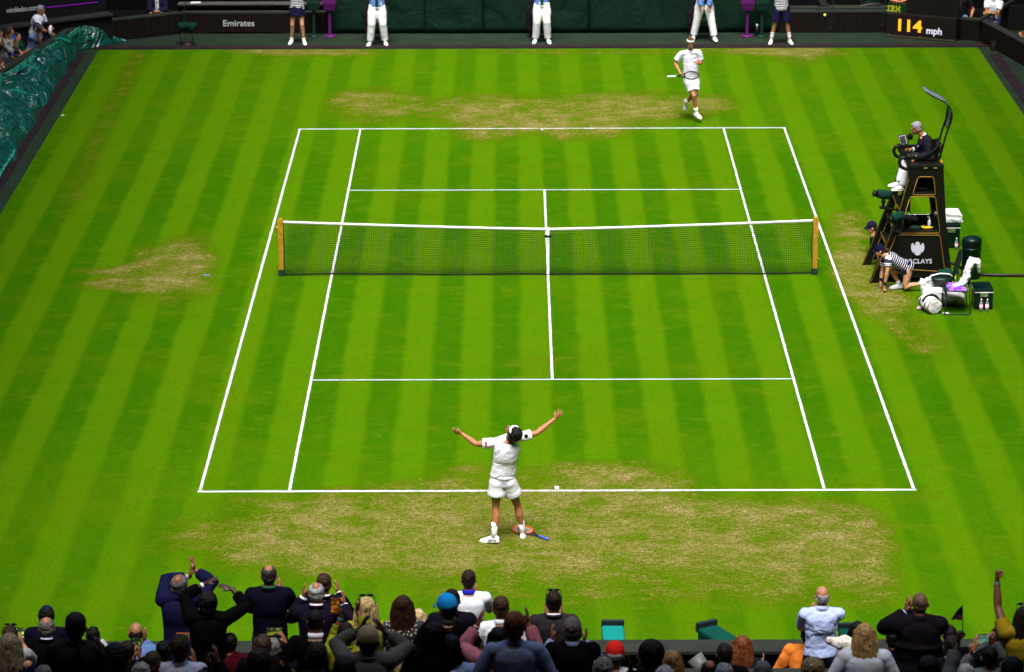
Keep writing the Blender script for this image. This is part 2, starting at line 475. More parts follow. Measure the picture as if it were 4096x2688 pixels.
def strip(mb, p, q, wd):
    p, q = V(p), V(q); L = (q - p).length; d = (q - p) / L; s = V((-d.y, d.x)); k = max(2, int(L / .12))
    vs = []; fs = []
    for i in range(k + 1):
        c = p + d * (L * i / k)
        for sg in (-1, 1):
            e = wd / 2 * (1 + random.uniform(-.14, .14)) if 0 < i < k else wd / 2
            r_ = c + s * sg * e; vs.append((r_.x, r_.y, .004))
    for i in range(k): fs.append((2 * i, 2 * i + 2, 2 * i + 3, 2 * i + 1))
    mb.add(vs, fs)
mb = MB()
HL_, HW, SW, SL_ = 11.885, 5.485, 4.115, 6.40
strip(mb, (-HW, -HL_ + .04), (HW, -HL_ + .04), .078)
strip(mb, (-HW, HL_ - .03), (HW, HL_ - .03), .066)
for sx_ in (-1, 1):
    strip(mb, (sx_ * (HW - .035), -HL_ + .1), (sx_ * (HW - .035), HL_ - .07), .047)
    strip(mb, (sx_ * (SW - .03), -HL_ + .1), (sx_ * (SW - .03), HL_ - .07), .045)
for sy_ in (-1, 1):
    strip(mb, (-SW + .06, sy_ * (SL_ - .03)), (SW - .06, sy_ * (SL_ - .03)), .045)
strip(mb, (0, -SL_ + .06), (0, SL_ - .06), .045)
strip(mb, (0, -HL_ + .1), (0, -HL_ + .24), .07); strip(mb, (0, HL_ - .09), (0, HL_ - .2), .06)
struct('court_lines', mb, ml)

# drain strips around the grass: slabs with joints
mb = MB(); dm = mat('concrete', (.018, .011, .013))
x = -12.0
while x < 11.1:
    mb.box((x + .43, 20.72, .006), (.85, .34, .02)); x += .87
struct('drain_strip', mb, dm, bevel=.004)
mb = MB(); y = 19.65
while y > -20:
    mb.box((11.34, y - .43, .006), (.26, .85, .02)); y -= .87
y = 20.0
while y > -20:
    mb.box((-11.42, y - .43, .006), (.16, .85, .02)); y -= .87
struct('drain_strip', mb, mat('concrete', (.016, .01, .013)), bevel=.004)

# barrier walls -------------------------------------------------
WB = mat('boards', (.007, .0045, .0035)); WC = mat('concrete', (.022, .026, .021))
def barrier(label, pts, h, th, base=0., board=.16, capd=.22, back=False, cap=WC, cladding=True):
    r = thing('barrier_wall', label, 'wall', (pts[0][0], pts[0][1], base), 'low walls round the court')
    core = MB(); cp = MB()
    for p, q in zip(pts, pts[1:]):
        p_, q_ = V((p[0], p[1], 0)), V((q[0], q[1], 0)); d = (q_ - p_); L = d.length; d.normalize(); nn = V((-d.y, d.x, 0))
        core.quadslab(p_, q_, base, h - .05, th)
        if cladding:
            k = max(1, int(L / board))
            for i in range(k):
                c = p_ + d * (L * (i + .5) / k) - nn * .012
                core.box((c.x, c.y, (base + h - .06) / 2), (L / k - .012, .024, h - .07 - base), (d, nn, Z))
        e = .012
        cp.quadslab(p_ - nn * .03 - d * e, q_ - nn * .03 + d * e, h - .05, h, capd)
    core.build('cladding', WB, r); cp.build('capping', cap, r, bevel=.008)
    return r
def g2(px, py, z=0.):
    p = G(px, py, z); return (p.x, p.y)
HT = .56
# pts run so that the stand side lies to the left of the direction of travel
barrier('dark slatted wall beside the green tarpaulin, along the left side', [(-11.5, 21.25), (-12.72, 15.3), (-13.4, -5)][::1][::-1], HT, .2)
barrier('short angled dark wall at the far left corner behind the tarpaulin', [(-9.2, 22.42), (-10.9, 21.48), (-11.47, 21.23)][::-1], HT, .2)
em = barrier('dark wall lettered in white behind the covered camera', [(-9.18, 22.45), (-5.45, 22.45)], HT, .2)
mb = MB(); mb.box((-7.55, 22.415, .27), (1.9, .03, .46)); mb.build('panel', WB, em)
text('Emirates', 'lettering', mat('paint', (.4, .44, .45)), em, (-8.09, 22.396, .20), X, Z, .155, .003, .008, .8)
barrier('dark slatted wall between the green canvas and the speed display', [(6.2, 22.35), (9.0, 22.35)], HT, .2)
barrier('dark angled wall at the far right corner right of the speed display', [(9.0, 22.33), (11.2, 21.2), (12.1, 17.3), (13.2, 9), (13.4, -5)], HT, .2)
# far-left stand behind the wall
_dk = mat('concrete', (.012, .012, .013)); dg_ = mat('concrete', (.05, .055, .048))
sr = thing('advertising_board', 'black board with white web address and a thin purple line, behind the white uniform', 'sign', (-13.6, 22, .8))
p0 = G(-30, 66, .82); p1 = G(262, 29, .82)
d = (p1 - p0); L = d.length; d.normalize(); nn = V((-d.y, d.x, 0))
mb = MB(); mb.quadslab((p0 + nn * .35).to_tuple(), (p1 + nn * .35).to_tuple(), .5, 1.6, .1); bd = mb.build('board', mat('paint', (.0025, .0025, .003), rough=.8), sr)
def onb(px, py):   # where a sight line meets the board's face
    q = p0 + nn * .34; r_ = ray(px, py); return CAM + r_ * ((q - CAM).dot(nn) / r_.dot(nn))
a, b_ = onb(15, 30), onb(86, 22.8)
dd = (b_ - a); wdt = dd.length; dd.normalize()
text('wimbledon.com', 'lettering', mat('paint', (.5, .5, .5)), sr, a, dd, Z, .125, .003, .012, wdt)
a, b_ = onb(106, 17.6), onb(226, 5); dd = (b_ - a)
mb = MB(); mb.box((a + b_) / 2, (dd.length, .01, .018), (dd.normalized(), nn, Z)); mb.build('purple_line', mat('glow', (.12, .0, .22), e=.25), sr)
mb = MB(); mb.quadslab((p0 - nn * .05).to_tuple(), (p1 - nn * .05).to_tuple(), .74, .8, .38); mb.build('ledge', WC, sr, bevel=.01)
mb = MB(); mb.quadslab((p0 + nn * .05).to_tuple(), (p1 + nn * .05).to_tuple(), 0, .735, .2); mb.build('base', mat('paint', (.0025, .0025, .0025), rough=.8), sr)
# handrail at the far left
hr = thing('handrail', 'curved grey metal handrail at the far left edge', 'railing', (-13.3, 20, 0))
MB().chain([AY(-30, 12, 20.5), AY(0, 23.5, 20.5), AY(34, 41, 20.5), AY(42, 46, 20.5), AY(45, 52, 20.5), AY(45, 75, 20.5)], .022, 10).build('rail', mat('paint', (.06, .065, .06), metal=.4), hr, True)
# press benches over the lettered wall
bn = thing('press_desk', 'long grey desk shelf above the lettered wall at far left', 'desk', (-7.3, 23, 0))
MB().box((-7.3, 23.05, .66), (4.0, .34, .04)).build('desktop', mat('concrete', (.06, .056, .05)), bn, bevel=.01)
MB().box((-7.3, 23.3, .3), (4.0, .06, .66)).build('panel', mat('paint', (.004, .004, .004), rough=.7), bn)
MB().box((-7.3, 23.62, .86), (4.2, .5, .03)).build('shelf', mat('concrete', (.018, .014, .012)), bn)
# right: grey framed pit opening
pr = thing('camera_pit_frame', 'grey sloping frame around the dark photographers pit, right of the far ball boy', 'frame', (7.5, 22.6, .5))
a, b_ = AY(1904, -12, 22.7), AY(1926, 26, 22.7)
mb = MB(); mb.box((a + b_) / 2 + V((0, .05, 0)), (.16, .1, (a - b_).length), ((a - b_).cross(Y).normalized(), Y, (a - b_).normalized())); mb.build('post', WC, pr)
MB().box((8.15, 22.75, .57), (1.7, .4, .05)).build('ledge', WC, pr)
MB().box((6.9, 22.75, .57), (.8, .3, .05)).build('ledge', WC, pr)
# sloping grey stair parapet at the far right
pp = thing('stair_parapet', 'grey topped parapet sloping up at the top right corner', 'wall', (11.5, 22, .5))
a, b_ = G(1917.5 + 1850 * .19434, 245 * .19434, .56), AY(1917.5 + 2300 * .19434, -20 * .19434, 23.2)
ax = (b_ - a).normalized()
mb = MB(); mb.box((a + b_) / 2 + ax * .4, ((b_ - a).length + .9, .2, .07), (ax, Y, ax.cross(Y).normalized() * -1)); mb.build('capping', WC, pp)
q = [(a.x, .0), (b_.x + 1.5, 0), (b_.x + 1.5, b_.z + 1.5 * ax.z / ax.x - .05), (a.x, a.z - .06)]
MB().prism(q, V((0, 22.6, 0)), X, Z, -.12).build('side_panel', mat('paint', (.0025, .0025, .0025), rough=.8), pp)

# backstop canvas panels
BC = mat('canvas', (.003, .015, .008))
xs = [-5.47, -3.62, 0 + AY(1928 * .0 + (1600 + 790 / 2.38) * .58105, 50, 22.35).x, AY((1600 + 1802 / 2.38) * .58105, 50, 22.35).x, 4.6, 6.18]
xs = [-5.45, -2.9, AY((1600 + 790 / 2.38) * .58105, 50, 22.35).x, AY((1600 + 1802 / 2.38) * .58105, 50, 22.35).x, 4.4, 6.18]
cr_ = thing('backstop_canvas', 'dark green canvas backstop stretched behind the line judges', 'backstop', (0.4, 22.4, 0))
for a_, c_ in zip(xs, xs[1:]):
    n_ = 24; k_ = 16; vs = []; fs = []
    for j in range(k_ + 1):
        for i in range(n_ + 1):
            u, v_ = i / n_, j / k_
            x_ = a_ + .008 + (c_ - a_ - .016) * u; z_ = .012 + 2.6 * v_
            fold = .06 * math.sin(pi * u) * (1 - v_) * mnoise.noise(V((x_ * 1.6 + z_ * 1.5, z_ * 1.1, 3.3)))
            vs.append((x_, 22.36 + fold + .02 * mnoise.noise(V((x_ * 4, z_ * 3, 1))), z_))
    for j in range(k_):
        for i in range(n_): fs.append((j * (n_ + 1) + i, j * (n_ + 1) + i + 1, (j + 1) * (n_ + 1) + i + 1, (j + 1) * (n_ + 1) + i))
    o = MB().add(vs, fs).build('canvas_panel', BC, cr_, True)
    o.modifiers.new('th', 'SOLIDIFY').thickness = .012
mb = MB(); mb.box((.37, 22.6, 1.3), (11.6, .1, 2.6)); mb.build('frame', mat('paint', (.01, .012, .011)), cr_)

# stands: stepped terraces, and an unseen roof added to shade them
DR, RISE, Y0, F0 = .85, .31, -23.35, 1.45
mb = MB()
for k in range(0, 45):
    mb.box((0, Y0 - DR * k + .02, (F0 + RISE * k) / 2), (60, DR - .004, F0 + RISE * k))
struct('stand_terrace', mb, mat('concrete', (.03, .034, .032)))
mb = MB()
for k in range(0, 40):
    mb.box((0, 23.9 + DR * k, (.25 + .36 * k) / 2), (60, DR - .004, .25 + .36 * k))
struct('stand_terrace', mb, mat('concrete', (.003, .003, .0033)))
mb = MB()
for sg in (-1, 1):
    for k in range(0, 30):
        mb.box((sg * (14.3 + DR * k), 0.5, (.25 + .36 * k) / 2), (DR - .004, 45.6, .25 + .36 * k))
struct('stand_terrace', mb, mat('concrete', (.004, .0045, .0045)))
RZ = 21.
rf = thing('added_shade_roof', 'unseen roof added to shade the stands, its opening sized to dim the court edges', 'roof', (0, 0, RZ))
mb = MB(); ox, oy0, oy1 = 10.6, -33., 20.5  # opening narrowed so the added roof darkens the court edges
mb.box((0, (oy0 - 75) / 2, RZ), (120, oy0 + 75, .8)); mb.box((0, (oy1 + 75) / 2, RZ), (120, 75 - oy1, .8))
for sg in (-1, 1): mb.box((sg * (ox + 60) / 2, (oy0 + oy1) / 2, RZ), (60 - ox, oy1 - oy0 - .01, .8))
mb.build('canopy', mat('paint', (.1, .12, .11), rough=.8), rf)
mb = MB()
mb.box((0, -75, 10), (121, .4, 23)); mb.box((0, 75, 10), (121, .4, 23)); mb.box((-60.5, 0, 10), (.4, 150, 23)); mb.box((60.5, 0, 10), (.4, 150, 23))
mb.build('outer_wall', mat('paint', (.02, .04, .03), rough=.8), rf)  # unseen enclosure below the roof, leaves sky light only the opening

# near walls
nw = barrier('long grey topped wall at the bottom in front of the spectators', [(14.5, -22.42), (-14.5, -22.42)], 1.98, .25, 0, 5, .36)
nw2 = barrier('second grey topped wall at the bottom edge behind the first spectators', [(14.5, -24.02), (-14.5, -24.02)], 2.3, .1, 1.5, 5, .30, cladding=False)
# ================================================================ PEOPLE
SK1, SK2, SK3, SK4 = (.42, .19, .09), (.31, .13, .05), (.50, .25, .14), (.08, .034, .018)
_N, _B, WHITE, GREY = (.012, .014, .05), (.008, .008, .009), (.78, .79, .82), (.1, .1, .1)
def ik(S, W, l1, l2, hint):
    d = W - S; L = d.length
    if L > (l1 + l2) * .995: W = S + d * ((l1 + l2) * .995 / L); d = W - S; L = d.length
    L = max(L, .06)
    a = (l1 * l1 - l2 * l2 + L * L) / (2 * L); h = math.sqrt(max(0, l1 * l1 - a * a))
    dn = d.normalized(); hp = hint - dn * hint.dot(dn)
    hp = hp.normalized() if hp.length > 1e-4 else frame(dn)[0]
    return S + dn * a + hp * h, W
TORSO = [(-.20, .10, .085), (-.10, .158, .112), (.02, .163, .115), (.22, .142, .1), (.42, .146, .105), (.62, .165, .12), (.80, .172, .118), (.90, .15, .1), (.97, .09, .075), (1.02, .062, .062)]
def torso_rings(J, s, off, t0=-.2, t1=1.02, widen=0., fat=1.):
    P, N, f = J['P'], J['N'], J['f']; u = (N - P); L = u.length; u.normalize()
    r = (J['SR'] - J['SL']); r = (r - u * r.dot(u)).normalized(); hr = (J['HR'] - J['HL']); hr = (hr - u * hr.dot(u)).normalized()
    ff = u.cross(r)
    out = []; K = 14; bend = J.get('bend', V((0, 0, 0)))
    for i in range(K + 1):
        t = t0 + (t1 - t0) * i / K
        for (ta, a0, b0), (tb, a1, b1) in zip(TORSO, TORSO[1:]):
            if t <= tb or tb == TORSO[-1][0]: break
        q = min(1, max(0, (t - ta) / (tb - ta))); q = q * q * (3 - 2 * q)
        a = (a0 + (a1 - a0) * q) * s; b = (b0 + (b1 - b0) * q) * s
        if t < .1 and t0 < -.25: a = max(a, .168 * s); b = max(b, .118 * s)
        elif off > .001 and t < -.05: a = max(a, .165 * s); b = max(b, .115 * s)
        if t < .6: a *= fat; b *= fat
        if off > .0125 and t < .7: a = max(a, .156 * s); b = max(b, .109 * s)
        a += off + widen * max(0, .3 - t); b += off + widen * max(0, .3 - t)
        c = P + u * (L * t) + bend * (math.sin(pi * min(1, max(0, t)))) 
        if .5 < t < 1: c = c + ff * (-.012 * s)
        w = min(1, max(0, t)); rr = (hr * (1 - w) + r * w).normalized()
        out.append((c, rr, u.cross(rr), a, b))
    return out
def hand(mb, W, d, n, curl, s, side, spread=.18, fist=False):
    """W wrist, d hand direction, n palm normal, side +1/-1: where the thumb leaves"""
    d = d.normalized(); n = (n - d * n.dot(d)).normalized(); a = d.cross(n) * side
    a.normalize()
    mb.loft([(W - d * .01 * s, a, n, .026 * s, .02 * s), (W + d * .02 * s, a, n, .03 * s, .019 * s), (W + d * .05 * s, a, n, .04 * s, .018 * s), (W + d * .085 * s, a, n, .043 * s, .016 * s), (W + d * .1 * s, a, n, .036 * s, .013 * s)], 12)
    for off, ln, sp in ((.033, .068, 1.0), (.011, .077, .35), (-.011, .072, -.35), (-.033, .056, -1.1)):
        p = W + d * .088 * s + a * off * s; dd = (d + a * sp * spread).normalized(); pts = [p]; c = curl * (1.05 if off < 0 else .95)
        for q, fr in enumerate((.45, .32, .26)):
            ang = c * (q + (.7 if q == 0 else .9)); v_ = dd * math.cos(ang) + n * math.sin(ang)
            p = p + v_ * ln * fr * s; pts.append(p)
        mb.chain(pts, [.0098 * s, .0092 * s, .0085 * s, .0072 * s], 8)
    p = W + d * .03 * s + a * .03 * s
    t1 = (d * .75 + a * .75 + n * .25 * (1 + curl)).normalized(); t2 = (d * .95 + a * (.35 - .5 * curl) + n * (.3 + .5 * curl)).normalized()
    mb.chain([p - t1 * .015 * s, p + t1 * .032 * s, p + t1 * .032 * s + t2 * .03 * s, p + t1 * .032 * s + t2 * .052 * s], [.015 * s, .0125 * s, .0108 * s, .008 * s], 8)
def figure(label, J, W, group=None, s=1.0, name='person', cat='person', root=None):
    base = root or V((J['P'].x, J['P'].y, min(J['AL'].z, J['AR'].z) - .08 * s))
    r_ = thing(name, label, cat, base, group)
    hu, hf = J['hu'].normalized(), J['hf'].normalized(); hr = hf.cross(hu).normalized(); hf = hu.cross(hr)
    H = J['H']; hs = s * W.get('head', 1.0); ax = (hr, hf, hu); N = J['N']
    def h(x, y, z): return H + (hr * x + hf * y + hu * z) * hs
    vx = W.get('vox', .009)
    # ---- body: one continuous surface
    b = MB()
    b.ell(h(0, -.012, .028), (.077 * hs, .094 * hs, .088 * hs), ax)
    b.ell(h(0, .028, -.035), (.056 * hs, .064 * hs, .074 * hs), ax)
    b.ell(h(0, .06, -.088), (.026 * hs, .024 * hs, .022 * hs), ax, 10, 7)
    b.ell(h(0, .03, -.07), (.048 * hs, .05 * hs, .035 * hs), ax, 10, 7)
    b.chain([h(0, .086, .012), h(0, .106, -.022)], [.008 * hs, .014 * hs], 8)
    b.ell(h(0, .084, -.052), (.022 * hs, .012 * hs, .009 * hs), ax, 8, 6)
    b.ell(h(0, .072, .018), (.05 * hs, .018 * hs, .012 * hs), ax, 10, 6)
    for q in (-1, 1):
        b.ell(h(q * .084, -.01, -.012), (.012 * hs, .02 * hs, .032 * hs), (hr, hf, hu), 8, 6)
        b.ell(h(q * .036, .05, -.02), (.02 * hs, .02 * hs, .018 * hs), ax, 8, 6)
    if W.get('crown'): b.ell(h(0, -.045, .062), (.055 * hs, .062 * hs, .062 * hs), ax)
    b.chain([N - (N - J['P']).normalized() * .05 * s, N, h(0, -.022, -.05), h(0, -.02, 0)], [.07 * s, .058 * s, .055 * s, .055 * s], 12)
    b.loft(torso_rings(J, s, 0))
    for S_, E_, Wr, sd in ((J['SL'], J['EL'], J['WL'], 'L'), (J['SR'], J['ER'], J['WR'], 'R')):
        b.ell(S_, (.055 * s, .055 * s, .055 * s))
        b.chain([S_, S_.lerp(E_, .35), S_.lerp(E_, .8), E_, E_.lerp(Wr, .25), E_.lerp(Wr, .6), Wr], [.054 * s, .053 * s, .044 * s, .039 * s, .045 * s, .036 * s, .027 * s], 12)
        if not W.get('nohand' + sd):
            d = J['hd' + sd]; n = J['hn' + sd]
            hand(b, Wr, d, n, J.get('curl' + sd, .25), s, J.get('th' + sd, 1), J.get('spread', .18))
    for Hp, K, A, T in ((J['HL'], J['KL'], J['AL'], J['TL']), (J['HR'], J['KR'], J['AR'], J['TR'])):
        b.ell(Hp - J['f'] * .01 * s, (.088 * s,) * 3)
        sh = (A - K); back = (-T - sh.normalized() * (-T).dot(sh.normalized())).normalized() if T.length else -J['f']
        b.chain([Hp, Hp.lerp(K, .3), Hp.lerp(K, .8), K, K.lerp(A, .28) + back * .018 * s, K.lerp(A, .65) + back * .004 * s, A], [.092 * s, .086 * s, .06 * s, .054 * s, .057 * s, .042 * s, .034 * s], 12)
        sn = sh.normalized(); dz_ = J.get('sole' + ('L' if A is J['AL'] else 'R'))
        if dz_ is None: tn = T.normalized(); dz_ = (sn - tn * sn.dot(tn)).normalized()
        tn = T.normalized(); b.chain([A - tn * .03 * s + dz_ * .02 * s, A + tn * .07 * s + dz_ * .042 * s, A + tn * .14 * s + dz_ * .05 * s], [.03 * s, .028 * s, .02 * s], 10)
    sk = W.get('skin', SK1)
    b.build('body', mat('skin', sk), r_, remesh=vx)
    # ---- hair
    hk, hc = W.get('hair', ('short', (.03, .018, .01)))
    m_ = MB(); dsp = (.022, .016)
    if hk in ('short', 'long', 'bob', 'curly', 'quiff', 'bun', 'ponytail', 'spot'):
        tp = .0 if hk != 'quiff' else .012
        m_.ell(h(0, -.02, .034 + tp), (.086 * hs, .1 * hs, (.09 if hk != 'spot' else .078) * hs), ax)
        m_.ell(h(0, -.042, -.015), (.079 * hs, .066 * hs, .075 * hs), ax)
        if hk in ('short', 'quiff', 'bun'): m_.ell(h(0, .035, .085), (.058 * hs, .045 * hs, .03 * hs), ax)
        if hk == 'bun': m_.ell(h(0, -.09, .1), (.035 * hs, .035 * hs, .035 * hs), ax)
    if hk in ('bald',):
        m_.ell(h(0, -.038, -.03), (.0805 * hs, .069 * hs, .052 * hs), ax)
        m_.ell(h(0, -.055, 0), (.073 * hs, .056 * hs, .06 * hs), ax)
    if hk == 'crew':
        m_.ell(h(0, -.016, .026), (.077 * hs, .096 * hs, .091 * hs), ax); m_.ell(h(0, -.042, -.02), (.073 * hs, .058 * hs, .06 * hs), ax); dsp = (.02, .003)
    if hk == 'afro':
        m_.ell(h(0, -.035, .04), (.108 * hs, .108 * hs, .108 * hs), ax); m_.ell(h(0, -.05, -.03), (.09 * hs, .075 * hs, .07 * hs), ax); dsp = (.025, .02)
    if hk == 'curly': m_.ell(h(0, -.03, .03), (.098 * hs, .104 * hs, .103 * hs), ax); m_.ell(h(0, -.05, -.04), (.085 * hs, .07 * hs, .065 * hs), ax); dsp = (.03, .03)
    if hk in ('long', 'bob'):
        ln = W.get('hairlen', .36 if hk == 'long' else .2) * hs
        dn = -hu * .75 - Z * .25; dn.normalize(); rings = []
        for i in range(8):
            q = i / 7
            wq = (.082 + .03 * math.sin(min(1, q * 1.3) * pi * .6)) * (1 - .35 * max(0, q - .75) * 4 * .5)
            rings.append((h(0, -.05 - .02 * q, .03) + dn * ln * q, hr, hf, wq * hs, (.06 + .006 * math.sin(q * 3)) * hs))
        vs_ = []; fs_ = []; n_ = 56; ph_ = (H.x * 7.1) % 6.28
        for c_, a1_, a2_, ra, rb in rings:
            for i in range(n_):
                th = 2 * pi * i / n_; g_ = 1 + .07 * math.sin(11 * th + ph_) + .06 * math.sin(19 * th + 2 * ph_) + .03 * math.sin(31 * th)
                vs_.append(c_ + a1_ * (ra * g_ * math.cos(th)) + a2_ * (rb * g_ * math.sin(th)))
        for k_ in range(len(rings) - 1):
            for i in range(n_): fs_.append((k_ * n_ + i, k_ * n_ + (i + 1) % n_, (k_ + 1) * n_ + (i + 1) % n_, (k_ + 1) * n_ + i))
        fs_.append(tuple(range(n_ - 1, -1, -1))); fs_.append(tuple((len(rings) - 1) * n_ + i for i in range(n_)))
        m_.add(vs_, fs_)
        for q in (-1, 1): m_.chain([h(q * .07, -.0, .04), h(q * .088, .0, -.05), h(q * .092, -.01, -.05) + dn * ln * .35, h(q * .085, -.01, -.05) + dn * ln * .6], [.03 * hs, .032 * hs, .034 * hs, .02 * hs], 10)
    if hk == 'ponytail': m_.chain([h(0, -.1, .0), h(0, -.16, -.03), h(0, -.17, -.12), h(0, -.14, -.22)], [.03 * hs, .035 * hs, .03 * hs, .015 * hs], 10)
    if hk in ('long', 'bob'): dsp = (.05, .012)
    if m_.v: m_.build('hair', mat('hair', hc), r_, remesh=.006 if hk in ('long', 'bob') else .008, it=1, disp=dsp)
    # ---- eyes
    if W.get('eyes', False):
        for q in (-1, 1):
            MB().ell(h(q * .031, .073, .0), (.011 * hs, .008 * hs, .006 * hs), ax, 8, 6).build('eye', mat('paint', (.02, .015, .012), rough=.2), r_, True)
            MB().chain([h(q * .016, .089, .018), h(q * .046, .078, .019)], [.004 * hs, .003 * hs], 6).build('eyebrow', mat('hair', hc), r_, True)
        MB().chain([h(-.02, .092, -.052), h(0, .097, -.05), h(.02, .092, -.052)], .003 * hs, 6).build('mouth', mat('skin', (.3, .1, .08)), r_, True)
    # ---- top
    kind, tc = W.get('top', ('tee', WHITE)); tm = tc if isinstance(tc, bpy.types.Material) else mat('cloth', tc)
    jk = kind in ('jacket', 'coat', 'suit'); off = {'tee': .016, 'polo': .016, 'shirt': .02, 'vest': .03, 'dress': .016, 'jacket': .028, 'suit': .028, 'coat': .045, 'sweater': .03, 'tank': .012}[kind] * s
    t0 = {'tee': -.16, 'polo': -.16, 'shirt': -.06, 'vest': -.08, 'dress': -.3, 'jacket': -.34, 'suit': -.34, 'coat': -.5, 'sweater': -.16, 'tank': -.2}[kind]; t0 = W.get('hem', t0)
    m_ = MB(); rg = torso_rings(J, s, off, t0, .95, W.get('flare', .04 if kind in ('tee', 'jacket', 'coat') else 0.), W.get('fat', 1.))
    u = (N - J['P']).normalized(); Lr = (N - J['P']).length
    m_.loft(rg, 24, [i / 14 for i in range(15)])
    if kind != 'tank':
        rr = (J['SR'] - J['SL']).normalized()
        m_.loft([(J['SL'] + u * .0 + rr * .0, u, J['f'], .05 * s + off, .055 * s + off), (J['SL'].lerp(J['SR'], .5) + u * .035 * s, u, J['f'], .045 * s + off, .06 * s + off), (J['SR'], u, J['f'], .05 * s + off, .055 * s + off)], 16, [.6 / 22] * 3)
    if kind != 'tank':
        for S_ in (J['SL'], J['SR']): m_.ell(S_, (.06 * s + off * .8,) * 3)
    slv = W.get('sleeve', 'long' if kind in ('shirt', 'jacket', 'coat', 'suit', 'sweater', 'vest') else 'short')
    sleeves = []
    for S_, E_, Wr in ((J['SL'], J['EL'], J['WL']), (J['SR'], J['ER'], J['WR'])):
        if kind in ('tank', 'vest') and slv != 'short': 
            if kind == 'tank': continue
            m_.ell(S_, (.06 * s + off, .06 * s + off, .06 * s + off))
        k = off * .5 + .007 * s
        if slv == 'none': continue
        if slv == 'short':
            e = W.get('slen', .62)
            sleeves.append(([S_, S_.lerp(E_, .2), S_.lerp(E_, e * .55), S_.lerp(E_, e * .62), S_.lerp(E_, e * .64), S_.lerp(E_, e * .74), S_.lerp(E_, e * .76), S_.lerp(E_, e * .86), S_.lerp(E_, e * .88), S_.lerp(E_, e)], [.056 * s + k, .062 * s + k, .06 * s + k] + [.061 * s + k] * 6 + [.062 * s + k]))
        else:
            e = W.get('cuff', .93)
            sleeves.append(([S_, S_.lerp(E_, .25), S_.lerp(E_, .6), E_ + (E_ - S_).normalized() * .01, E_.lerp(Wr, .3), E_.lerp(Wr, .65), E_.lerp(Wr, e)], [.056 * s + k, .06 * s + k, .052 * s + k, .047 * s + k, .05 * s + k, .042 * s + k, .035 * s + k]))
    if kind == 'vest':
        m2 = MB()
        for p_, q_ in sleeves: m2.chain(p_, [x_ - .012 for x_ in q_], 14, False)
        m2.build('sleeves', mat('cloth', W['sleevecol']), r_, remesh=.01, it=2, disp=(.07, .014))
    else:
        for p_, q_ in sleeves:
            dk_ = .6 / 22; m_.chain(p_, q_, 14, False, 1.0, None, [dk_, dk_, dk_, dk_, 1e-4, 1e-4, dk_, dk_, 1e-4, 1e-4] if len(p_) == 10 else None)
    fold = W.get('fold', .02 if kind in ('shirt', 'coat', 'sweater') else .012)
    nm_ = {'tee': 'shirt', 'polo': 'shirt', 'shirt': 'shirt', 'vest': 'waistcoat', 'dress': 'dress', 'jacket': 'jacket', 'suit': 'jacket', 'coat': 'coat', 'sweater': 'sweater', 'tank': 'top'}[kind]
    striped = isinstance(tc, bpy.types.Material) and 'striped' in tc.name
    m_.build(nm_, tm, r_, remesh=None if striped else .011, it=2, disp=(.12, fold), smooth=True)
    # ---- collar
    if 'collar' in W:
        nd_ = (h(0, -.02, -.03) - N).normalized(); a_, b_ = frame(nd_, J['f']); m2 = MB(); n_ = 20; vs = []; fs = []
        for i in range(n_ + 1):
            an = 2 * pi * i / n_; dr_ = a_ * math.cos(an) + b_ * math.sin(an); bk = -dr_.dot(J['f'])
            z0_, z1_ = .0 + .012 * bk, .03 + .014 * bk
            for zz, rr_ in ((z0_ - .012, .083), (z1_, .068), (z1_ - .003, .062), (z0_ - .02, .07)):
                vs.append(N + nd_ * zz * s + dr_ * rr_ * s)
        for i in range(n_):
            for j in range(4): fs.append((i * 4 + j, i * 4 + (j + 1) % 4, i * 4 + 4 + (j + 1) % 4, i * 4 + 4 + j))
        m2.add(vs, fs).build('collar', mat('cloth', W['collar']), r_, True)
    if 'lapelcollar' in W or jk:
        nd_ = (h(0, -.02, -.03) - N).normalized(); m2 = MB(); cpt = []
        rr = (J['SR'] - J['SL']).normalized(); bk = -J['f']
        for an in (-100, -70, -40, 0, 40, 70, 100):
            an = math.radians(an); cpt.append(N + nd_ * (.004 + .012 * math.cos(an)) * s + (bk * math.cos(an) + rr * math.sin(an)) * .088 * s)
        m2.chain(cpt, .017 * s, 8, flat=1.0); m2.build('jacket_collar', tm, r_, True)
    if 'lanyard' in W:
        nd_ = (h(0, -.02, -.03) - N).normalized(); rr = (J['SR'] - J['SL']).normalized(); bk = -J['f']; vs = []; fs = []
        for i in range(13):
            an = math.radians(-110 + 220 * i / 12); dr_ = bk * math.cos(an) + rr * math.sin(an)
            for zz, r0 in ((.022, .086), (.045, .078)): vs.append(N + nd_ * zz * s + dr_ * (r0 + .004) * s)
        for i in range(12): fs.append((2 * i, 2 * i + 2, 2 * i + 3, 2 * i + 1))
        o = MB().add(vs, fs).build('lanyard', mat('cloth', W['lanyard']), r_, True); o.modifiers.new('th', 'SOLIDIFY').thickness = .003
    if 'cuffs' in W:
        for S_, E_, Wr, sd in ((J['SL'], J['EL'], J['WL'], 'L'), (J['SR'], J['ER'], J['WR'], 'R')):
            if sd in W.get('cuffside', 'LR'):
                MB().chain([E_.lerp(Wr, .8), Wr - (Wr - E_).normalized() * .004], [.044 * s, .042 * s], 12, False).build('cuff', mat('cloth', W['cuffs']), r_, True)
    # ---- bottom
    bk_, bc = W.get('bottom', ('trousers', (.02, .02, .025))); bm = mat('cloth', bc); m_ = MB()
    bs = W.get('baggy', 1.0); RG = torso_rings(J, s, .013 * s + .004, -.14, .2)
